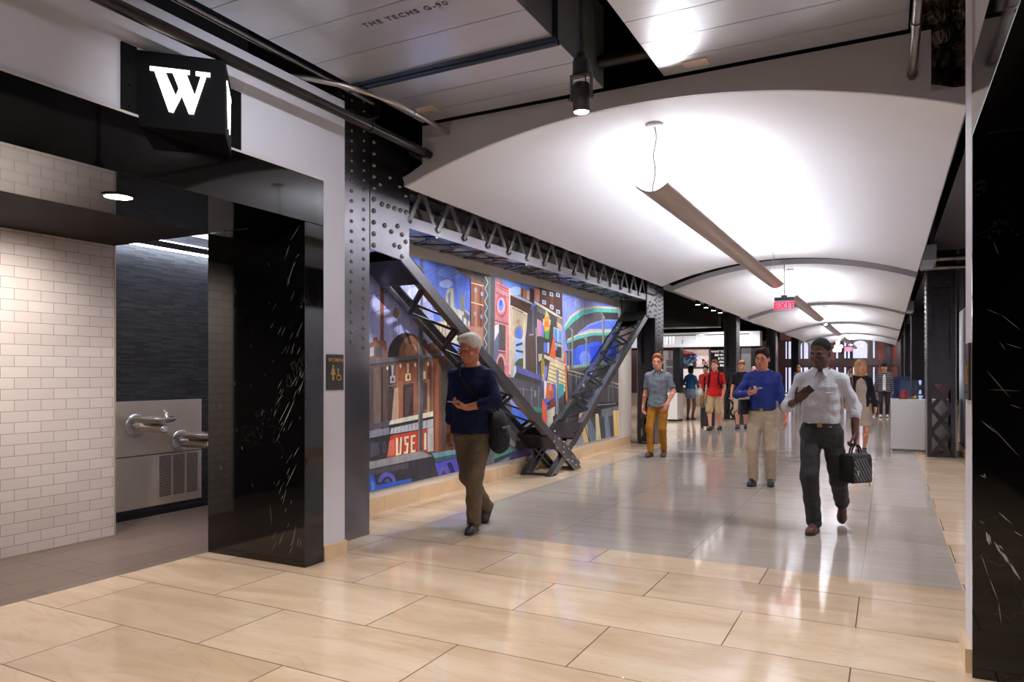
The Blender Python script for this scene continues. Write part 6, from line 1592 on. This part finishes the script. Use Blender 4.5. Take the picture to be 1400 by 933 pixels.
for sg in (-1, 1):
    for k in range(9):
        a0 = -.15 + .034 * k; p0 = (max(-.125, a0), -.115 + max(0, -.125 - a0) * 1.6); 
        u0, v0 = a0, -.115; u1, v1 = a0 + .13, .09
        if u0 < -.104: v0 += (-.104 - u0) * (v1 - v0) / (u1 - u0); u0 = -.104
        if u1 > .104: v1 -= (u1 - .104) * (v1 - v0) / (u1 - u0); u1 = .104
        if u1 - u0 > .02:
            q0 = B0 - up * .135 + fw * (sg * .0865) + rt * u0 + up * v0; q1 = B0 - up * .135 + fw * (sg * .0855) + rt * u1 + up * v1; b.bar(q0, q1, .022, .010, tuple(fw))
b.build('quilted_ribs', M_BAG, bagt, bevel=.004)
for sg in (-1, 1):
    MB().tube([tuple(B0 + rt * (.06 * math.cos(a_)) + fw * (.012 * sg) + up * (-.008 + .082 * math.sin(a_))) for a_ in np.linspace(0, math.pi, 13)], .0075, 8).build('handle', M_BAGB, bagt)
MB().tube([tuple(B0 - rt * .117 - up * .262 + fw * .05), tuple(B0 - rt * .121 - up * .285 + fw * .052), tuple(B0 - rt * .119 - up * .31 + fw * .05)], .005, 8).build('zip_pull', M_CONDUIT, bagt)
MB().obox(B0 - up * .17 + fw * .094 + rt * .07, fw * .002, rt * .008, up * .022).build('logo_tag', mat('pale_tag', (170, 170, 170), .5), bagt)

# man in the grey polo
hd = nrm((-.02, -1))[:2]
P3 = person('person in a grey polo shirt and mustard trousers near the far end of the mural', place(897, 625, hd, (.02, .06), 1.80), hd, 1.80, .0085,
    dict(pelvis=.945, Rf=(.10, .12, .086), Lf=(-.085, -.06, .095), Lt=.1, hyaw=-.1, skin=(214, 148, 120), hair=(140, 84, 54), hairstyle='short', glasses=True, top=(112, 118, 126), topkind='polo', sleeve='short', hem=.87, bot=(160, 106, 30), botkind='slim', shoe=(64, 38, 30), bulk=1.0,
         Rh=(.29, -.05, .86), Rpole=(.5, -1, 0), Lh=(-.20, .13, .93), Lpole=(-.9, -.7, 0), Lhd=(.35, .35, -.85), Lhn=(.7, -.5, 0), Lcurl=.35))
# man in the blue shirt
hd = nrm((.0, -1))[:2]
P4 = person('person in a royal blue long-sleeved shirt and khaki trousers holding a phone', place(1042, 664, hd, (0, .05), 1.79), hd, 1.79, .008,
    dict(pelvis=.945, Rf=(.105, .10, .086), Lf=(-.10, .0, .086), hyaw=.12, hpitch=.1, skin=(200, 134, 106), hair=(44, 30, 26), hairstyle='short', glasses=True, top=(40, 54, 124), topkind='sweater', sleeve='long', hem=.99, waist=1.01, bot=(168, 150, 128), botkind='trousers', shoe=(22, 22, 24), belt=(40, 34, 34), bulk=1.0,
         Rh=(.13, .30, 1.20), Rpole=(1, -.5, -.6), Rhd=(-.80, .42, .22), Rhn=(-.2, -.2, .95), Rhl=(0, .8, .5), Rcurl=.7, Lh=(-.30, .06, .85), Lpole=(-.6, -1, 0)))
dh = nrm((-.80, .42, .22)); W_ = to_world(P4, P4['wrR'] + dh * .12 + np.array([0, 0, .030])); fx = dir_world(P4, dh); sy_ = dir_world(P4, nrm((.42, .80, 0))); b = MB(); b.obox(W_, fx * .07, sy_ * .036, fx.cross(sy_).normalized() * .0045)
tag(b.build('phone', mat('silver_phone', (150, 154, 160), .3, .4), bevel=.003), 'phone in the hand of the man in the royal blue shirt', 'phone')
b = MB(); c0 = to_world(P4, P4['U']((.215, .10, 1.03))); b.obox(c0, dir_world(P4, (.35, 1, 0)).normalized() * .13, dir_world(P4, (0, -.15, 1)).normalized() * .10, dir_world(P4, (1, -.35, 0)).normalized() * .02)
tag(b.build('folder', mat('black_folder', (30, 30, 36), .5), bevel=.008), 'black folder under the arm of the man in royal blue', 'folder')

# woman in the beige dress
hd = nrm((.06, -1))[:2]
P5 = person('person in a beige dress and dark cardigan with short blond hair', place(1177, 622, hd, (0, .0), 1.70), hd, 1.70, .0085,
    dict(fem=True, pelvis=.95, Rf=(.06, .13, .09), Lf=(-.065, -.14, .11), Lt=.25, hyaw=-.2, hpitch=-.2, skin=(222, 164, 134), hair=(196, 152, 96), hairstyle='bob', top=(176, 160, 144), topkind='dress', cardigan=(30, 34, 42), sleeve='none', botkind='none', shoe=(60, 44, 40), Rh=(.25, .12, .98), Rpole=(.6, -1, 0), Lh=(-.25, .02, .87), Lpole=(-.5, -1, 0)))
f = SDF(); U = P5['U']; pts = [U((.19, -.15, 1.0)), U((.175, -.10, 1.30)), U((.150, -.02, 1.505)), U((.145, .105, 1.40)), U((.165, .135, 1.2)), U((.20, .10, 1.02))]
f.cone(U((.205, -.12, .93)), U((.215, .08, .93)), .085, .085, .03)
hb = mesh_obj('handbag', f, .010, mat('tan_leather', (166, 98, 48), .5), None, P5['s'], (P5['pos'][0], P5['pos'][1], 0), P5['th']); tag(hb, 'tan leather handbag on the shoulder of the woman in the beige dress', 'handbag')
f = SDF()
for a_, b_ in zip(pts, pts[1:]): f.cone(a_, b_, .014, .014, .008)
mesh_obj('strap', f, .009, mat('tan_leather', (166, 98, 48), .5), hb, P5['s'])

# teen in red, with a suitcase and backpack
hd = nrm((-.1, -1))[:2]
P6 = person('person in a bright red polo shirt and khaki shorts pulling a suitcase', place(978, 589, hd, (.0, .0), 1.80), hd, 1.80, .011,
    dict(pelvis=.945, Rf=(.09, .14, .09), Lf=(-.08, -.12, .10), skin=(228, 168, 146), hair=(130, 92, 62), top=(206, 34, 36), topkind='polo', sleeve='short', hem=.88, bot=(190, 164, 124), botkind='shorts', shoe=(40, 42, 48), Rh=(.27, -.06, .84), Lh=(-.215, .06, .88), Lpole=(-1, -.7, 0), Lhd=(.3, .2, -.9)))
def backpack(P, label, col):
    U = P['U']; f = SDF(); f.ell(U((0, -.185, 1.27)), (.135, .085, .20), .03); f.ell(U((0, -.235, 1.18)), (.10, .05, .11), .03)
    o = mesh_obj('backpack', f, .011, cloth('pack_%d_%d_%d' % col, col), None, P['s'], (P['pos'][0], P['pos'][1], 0), P['th']); tag(o, label, 'backpack')
    for sg in (-1, 1):
        f = SDF(); pts = [U((sg * .10, -.13, 1.45)), U((sg * .115, -.02, 1.515)), U((sg * .118, .10, 1.42)), U((sg * .13, .135, 1.27)), U((sg * .165, .06, 1.12)), U((sg * .14, -.11, 1.08))]
        for a_, b_ in zip(pts, pts[1:]): f.cone(a_, b_, .020, .020, .01)
        mesh_obj('strap', f, .011, cloth('pack_%d_%d_%d' % col, col), o, P['s'])
backpack(P6, 'dark backpack worn by the teen in the red polo shirt', (36, 30, 44))
def suitcase(x, y, ang, col, label, hx=None, w=.36, h=.52, d=.22, grip=None):
    t = thing('suitcase', (x, y, 0), label, 'suitcase')
    c_, s__ = math.cos(ang), math.sin(ang); rt_, fw_ = Vector((c_, s__, 0)), Vector((-s__, c_, 0)); up_ = Vector((0, 0, 1)); o_ = Vector((x, y, .055))
    b = MB().obox(o_ + up_ * h / 2, rt_ * w / 2, fw_ * d / 2, up_ * h / 2); b.build('shell', mat('case_%d_%d_%d' % col, col, .5, 0, .5, .15, 10), t, bevel=.03)
    b = MB()
    for k in (-.3, 0, .3): b.obox(o_ + up_ * h / 2 + rt_ * (w * k), rt_ * .012, fw_ * (d / 2 + .004), up_ * (h * .42))
    b.build('rib', M_BLACKP, t, bevel=.003)
    top = Vector(grip) if grip else o_ + up_ * (h + .42); base = o_ + up_ * h
    b = MB()
    for k in (-.07, .07): b.tube([tuple(base + rt_ * k - fw_ * d * .3), tuple(top + rt_ * k)], .009, 8)
    b.tube([tuple(top - rt_ * .085), tuple(top + rt_ * .085)], .014, 8); b.build('pull_handle', M_CONDUIT, t)
    for k in (-1, 1):
        for q_ in (-1, 1):
            c0 = o_ + rt_ * (k * w * .4) + fw_ * (q_ * d * .35); MB().tube([tuple(c0 - rt_ * .015 - up_ * .027), tuple(c0 + rt_ * .015 - up_ * .027)], .027, 14).build('wheel', M_BLACKP, t)
g_ = to_world(P6, P6['wrR'] + np.array([.0, -.02, -.08]))
suitcase(g_.x - .08, g_.y + .55, .1, (58, 52, 58), 'dark suitcase pulled by the teen in the red polo shirt', grip=(g_.x, g_.y + .0, g_.z))
# woman in teal seen from behind
hd = nrm((.15, 1))[:2]
P7 = person('person in a teal top and denim shorts standing with the back turned before the posters', place(944, 574, hd, (0, 0), 1.70), hd, 1.70, .012,
    dict(fem=True, skin=(112, 72, 54), hair=(18, 15, 16), hairstyle='bun', top=(32, 84, 124), topkind='tee', sleeve='short', hem=.95, bot=(120, 136, 160), botkind='denim_shorts', shoe=(70, 40, 30), face=False, Rh=(.26, .10, .95), Rpole=(.7, -1, 0), Rf=(.06, .03, .085), Lf=(-.08, -.04, .085), Lh=(-.16, .30, 1.1), Lpole=(-1, -.4, -.3)))
f = SDF(); f.ell((.27, .06, .93), (.145, .13, .15), .02); f.cone((.10, .06, .845), (.42, .06, .845), .02, .02, .01); f.wr = (.003, 18)
o = mesh_obj('white_ball_bag', f, .011, mat('white_vinyl', (214, 212, 208), .4), None, P7['s'], (P7['pos'][0], P7['pos'][1], 0), P7['th']); tag(o, 'round white bag at the hip of the woman in teal', 'bag')
f = SDF(); U = P7['U']
for a_, b_ in ((np.array((.27, -.02, 1.05)), U((.14, -.14, 1.35))), (U((.14, -.14, 1.35)), U((.06, -.05, 1.52))), (U((.06, -.05, 1.52)), U((.12, .12, 1.36))), (U((.12, .12, 1.36)), np.array((.27, .14, 1.05)))): f.cone(a_, b_, .014, .014, .006)
mesh_obj('strap', f, .011, M_BLACKP, o, P7['s'])
# person in a red floral shirt over black
P8 = person('person in an open red shirt over a black tee, behind the teen in red', place(965, 570.5, (0, -1), (0, 0), 1.72), (0, -1), 1.72, .012,
    dict(skin=(206, 148, 120), hair=(34, 26, 24), top=(190, 52, 48), topkind='jacket', tee=(22, 22, 26), sleeve='short', hem=.90, bot=(150, 116, 74), botkind='trousers', shoe=(40, 36, 36), face=False))
# boy in black behind the man in blue
hd = nrm((.1, -1))[:2]
P9 = person('person with light brown hair in a black tee and beige shorts', place(1010, 587, hd, (.07, .08), 1.80), hd, 1.80, .011,
    dict(Rf=(.09, .12, .09), Lf=(-.08, -.12, .10), hpitch=.3, skin=(220, 160, 134), hair=(156, 118, 74), hairstyle='swept', top=(28, 28, 32), topkind='tee', sleeve='short', hem=.90, bot=(180, 164, 138), botkind='shorts', shoe=(34, 36, 42), Rh=(.27, -.04, .85)))
g_ = to_world(P9, P9['wrR'] + np.array([0, -.02, -.08])); suitcase(g_.x + .16, g_.y + .72, -.1, (70, 66, 68), 'grey suitcase beside the boy in the black tee', grip=(g_.x + .02, g_.y, g_.z))
P10 = person('bald person partly hidden behind the shoulder of the man in royal blue', place(1031, 571, (0, -1), (0, 0), 1.70), (0, -1), 1.70, .012, dict(skin=(226, 176, 156), hair=(190, 170, 156), hairstyle='bald', top=(150, 130, 140), topkind='shirt', sleeve='long', bot=(60, 60, 70), face=False))
P11 = person('distant person in a grey top left of the head of the man in pale shirt', place(1092, 552, (0, -1), (0, 0), 1.84), (0, -1), 1.84, .014, dict(skin=(206, 146, 118), hair=(176, 150, 120), top=(120, 118, 116), topkind='polo', bot=(50, 50, 58), face=False))
P12 = person('distant dark-haired person in a pale top beside the head of the blond woman', place(1162, 560, (.2, -1), (0, 0), 1.74), (.2, -1), 1.74, .014, dict(skin=(150, 106, 84), hair=(46, 40, 40), hairstyle='bun', fem=True, top=(188, 180, 182), topkind='tee', bot=(40, 44, 60), face=False))
# man in the plaid shirt
def plaid():
    t = NT('navy_plaid_flannel')
    w1 = t.n('ShaderNodeTexWave', wave_type='BANDS', bands_direction='Z', Scale=5.2, Distortion=0.0); t.l(t.pos(kind='Object'), w1.inputs['Vector'])
    w2 = t.n('ShaderNodeTexWave', wave_type='BANDS', bands_direction='X', Scale=6.0, Distortion=0.0); t.l(t.pos(kind='Object'), w2.inputs['Vector'])
    a_ = t.ramp(w1.outputs['Fac'], [(.62, lin((34, 40, 58))), (.8, lin((150, 146, 140)))]); b_ = t.ramp(w2.outputs['Fac'], [(.8, (1, 1, 1)), (.95, (.75, .72, .8))])
    return t.set(t.mix(1.0, a_, b_, 'MULTIPLY'), .85)
hd = nrm((.0, -1))[:2]
P13 = person('person in an open navy plaid shirt and dark cap, left of the plinth', place(1209, 571, hd, (.0, .05), 1.80), hd, 1.80, .011,
    dict(Rf=(.10, .08, .09), Lf=(-.08, -.06, .09), skin=(214, 160, 130), hair=(30, 24, 24), cap=(30, 26, 30), top=(40, 46, 62), topmat=plaid(), topkind='jacket', tee=(222, 222, 226), sleeve='long', hem=.86, bot=(44, 46, 52), botkind='slim', shoe=(196, 190, 182), sole=(210, 206, 200), Rh=(.30, .0, .86)))
g_ = to_world(P13, P13['wrR'] + np.array([.0, 0, -.08])); suitcase(g_.x - .10, g_.y + .42, 0, (24, 26, 36), 'dark suitcase beside the man in the navy plaid shirt', w=.42, grip=(g_.x, g_.y, g_.z))
# ================================================================== CAMERA, LIGHT, COLOUR
cam_d = bpy.data.cameras.new('camera'); cam = bpy.data.objects.new('camera', cam_d); C.objects.link(cam)
cam.location = (0, 0, H_CAM); cam.rotation_euler = (R(90), 0, YAW)
cam_d.sensor_width = 36.0; cam_d.lens = FOC / 1400 * 36.0; cam_d.shift_y = 44.5 / 1400; cam_d.clip_start = 0.05; cam_d.clip_end = 200
scene.camera = cam
def spot(name, loc, aim, power, col, ang=80, blend=0.6, size=0.06):
    d = bpy.data.lights.new(name, 'SPOT'); d.energy = power; d.color = col; d.spot_size = R(ang); d.spot_blend = blend; d.shadow_soft_size = size
    o = bpy.data.objects.new(name, d); C.objects.link(o); o.location = loc
    o.rotation_euler = (Vector(aim) - Vector(loc)).to_track_quat('-Z', 'Y').to_euler(); return o
def area(name, loc, aim, power, col, sx, sy):
    d = bpy.data.lights.new(name, 'AREA'); d.energy = power; d.color = col; d.shape = 'RECTANGLE'; d.size = sx; d.size_y = sy
    o = bpy.data.objects.new(name, d); C.objects.link(o); o.location = loc
    o.rotation_euler = (Vector(aim) - Vector(loc)).to_track_quat('-Z', 'Y').to_euler(); return o
WARM = (1.0, 0.965, 0.95); NEUT = (0.96, 0.97, 1.0)
spot('spotlight_beam', (-1.585, 3.93, 2.96), (-1.585, 3.93, 0), 90, NEUT, 100)
for x, y in ((-2.4, 1.4), (-0.6, 1.4), (-2.4, -1.2), (-0.6, -1.2), (-1.5, -4.2)):
    spot('foreground_fill', (x, y, 3.5), (x, y + .3, 0), 32 if x < -1 else 118, WARM, 110)  # unseen fill spots added around the camera to brighten the foreground
# fill spots added along both vault edges for the floor, and for the mural
for k in range(10):
    y = 7.2 + 4.4 * k
    for x, tx in ((-4.0, -2.6), (0.62, -0.6)): spot('vault_edge_fill', (x, y, 3.12), (tx, y, 0), 55, NEUT, 110)
for y in (6.4, 8.6, 10.8, 13.0): spot('mural_fill', (-3.3, y, 3.08), (-4.7, y, 1.3), 62, NEUT, 100)
spot('wall_fill', (-1.6, 2.5, 3.5), (-3.87, 3.6, 2.6), 75, (.90, .91, 1.0), 66, 1.0)  # spot without a fixture, added to brighten the left wall
spot('wall_fill', (-2.9, 0.2, 3.6), (-3.87, 1.9, 3.0), 16, (.88, .90, 1.0), 120)  # second added spot, for the nearer part of that wall
spot('plinth_fill', (-0.3, 13.0, 3.1), (.85, 15.25, .4), 45, NEUT, 36)  # added to lighten the plinth seen through the lattice column
spot('pier_fill', (-0.7, 5.0, 3.5), (0.36, 4.25, 1.6), 30, NEUT, 60)  # added to light the white strip beside the right portal
for y in (7, 9.6, 12.2, 14.9): spot('side_wall_fill', (0.3, y, 3.05), (1.2, y, 1.2), 30, NEUT, 100)  # unseen spots added so the right hall wall is lit
# beam of the soffit downlight, then unseen lamps added for tile and fountain walls
spot('downlight_beam', (-4.37, 2.94, 2.56), (-4.6, 2.94, 0), 45, (1, .90, .82), 120)
spot('restroom_fill', (-5.35, 3.0, 2.57), (-6.12, 3.1, .7), 62, (1, .94, .90), 140, 1.0)
spot('restroom_fill', (-5.3, 4.9, 2.9), (-6.65, 5.0, .6), 20, (1, .90, .80), 90)
# shop side: unseen spots added to light the aisle, then the shop wall wash
for x, y in ((-6.5, 17), (-6.5, 20), (-8.5, 20), (-7.0, 27.0), (-9.0, 27.0), (-6.0, 30)):
    spot('shop_fill', (x, y, 4.2), (x, y + 1.5, 0), 170, NEUT, 110)
for x in (-11, -9, -7, -5.6): spot('shop_wash', (x, 30.2, 3.0), (x, 32.2, 2.2), 22, NEUT, 120)
for x in (-4.5, -1.5, 1.0): spot('far_hall_fill', (x, 46.5, 3.3), (x, 50, 2.2), 70, NEUT, 120)  # spots added to lift the dark brick at the far end
# aisle on the right
for y in (18, 26, 35): spot('aisle_spotlight', (2.2, y, 4.2), (2.0, y, 0), 120, NEUT, 120)
w = bpy.data.worlds.new('world'); scene.world = w; w.use_nodes = True
bg = w.node_tree.nodes['Background']; bg.inputs['Color'].default_value = (0.82, 0.78, 1.0, 1); bg.inputs['Strength'].default_value = 0.5
scene.view_settings.view_transform = 'Standard'; scene.view_settings.look = 'None'; scene.view_settings.gamma = 1.0
scene.view_settings.use_curve_mapping = False; scene.view_settings.exposure = 1.15
cy = scene.cycles
cy.max_bounces = 8; cy.diffuse_bounces = 5; cy.glossy_bounces = 4; cy.transmission_bounces = 4; cy.transparent_max_bounces = 10
cy.caustics_reflective = False; cy.caustics_refractive = False; cy.use_denoising = True; cy.sample_clamp_indirect = 6.0
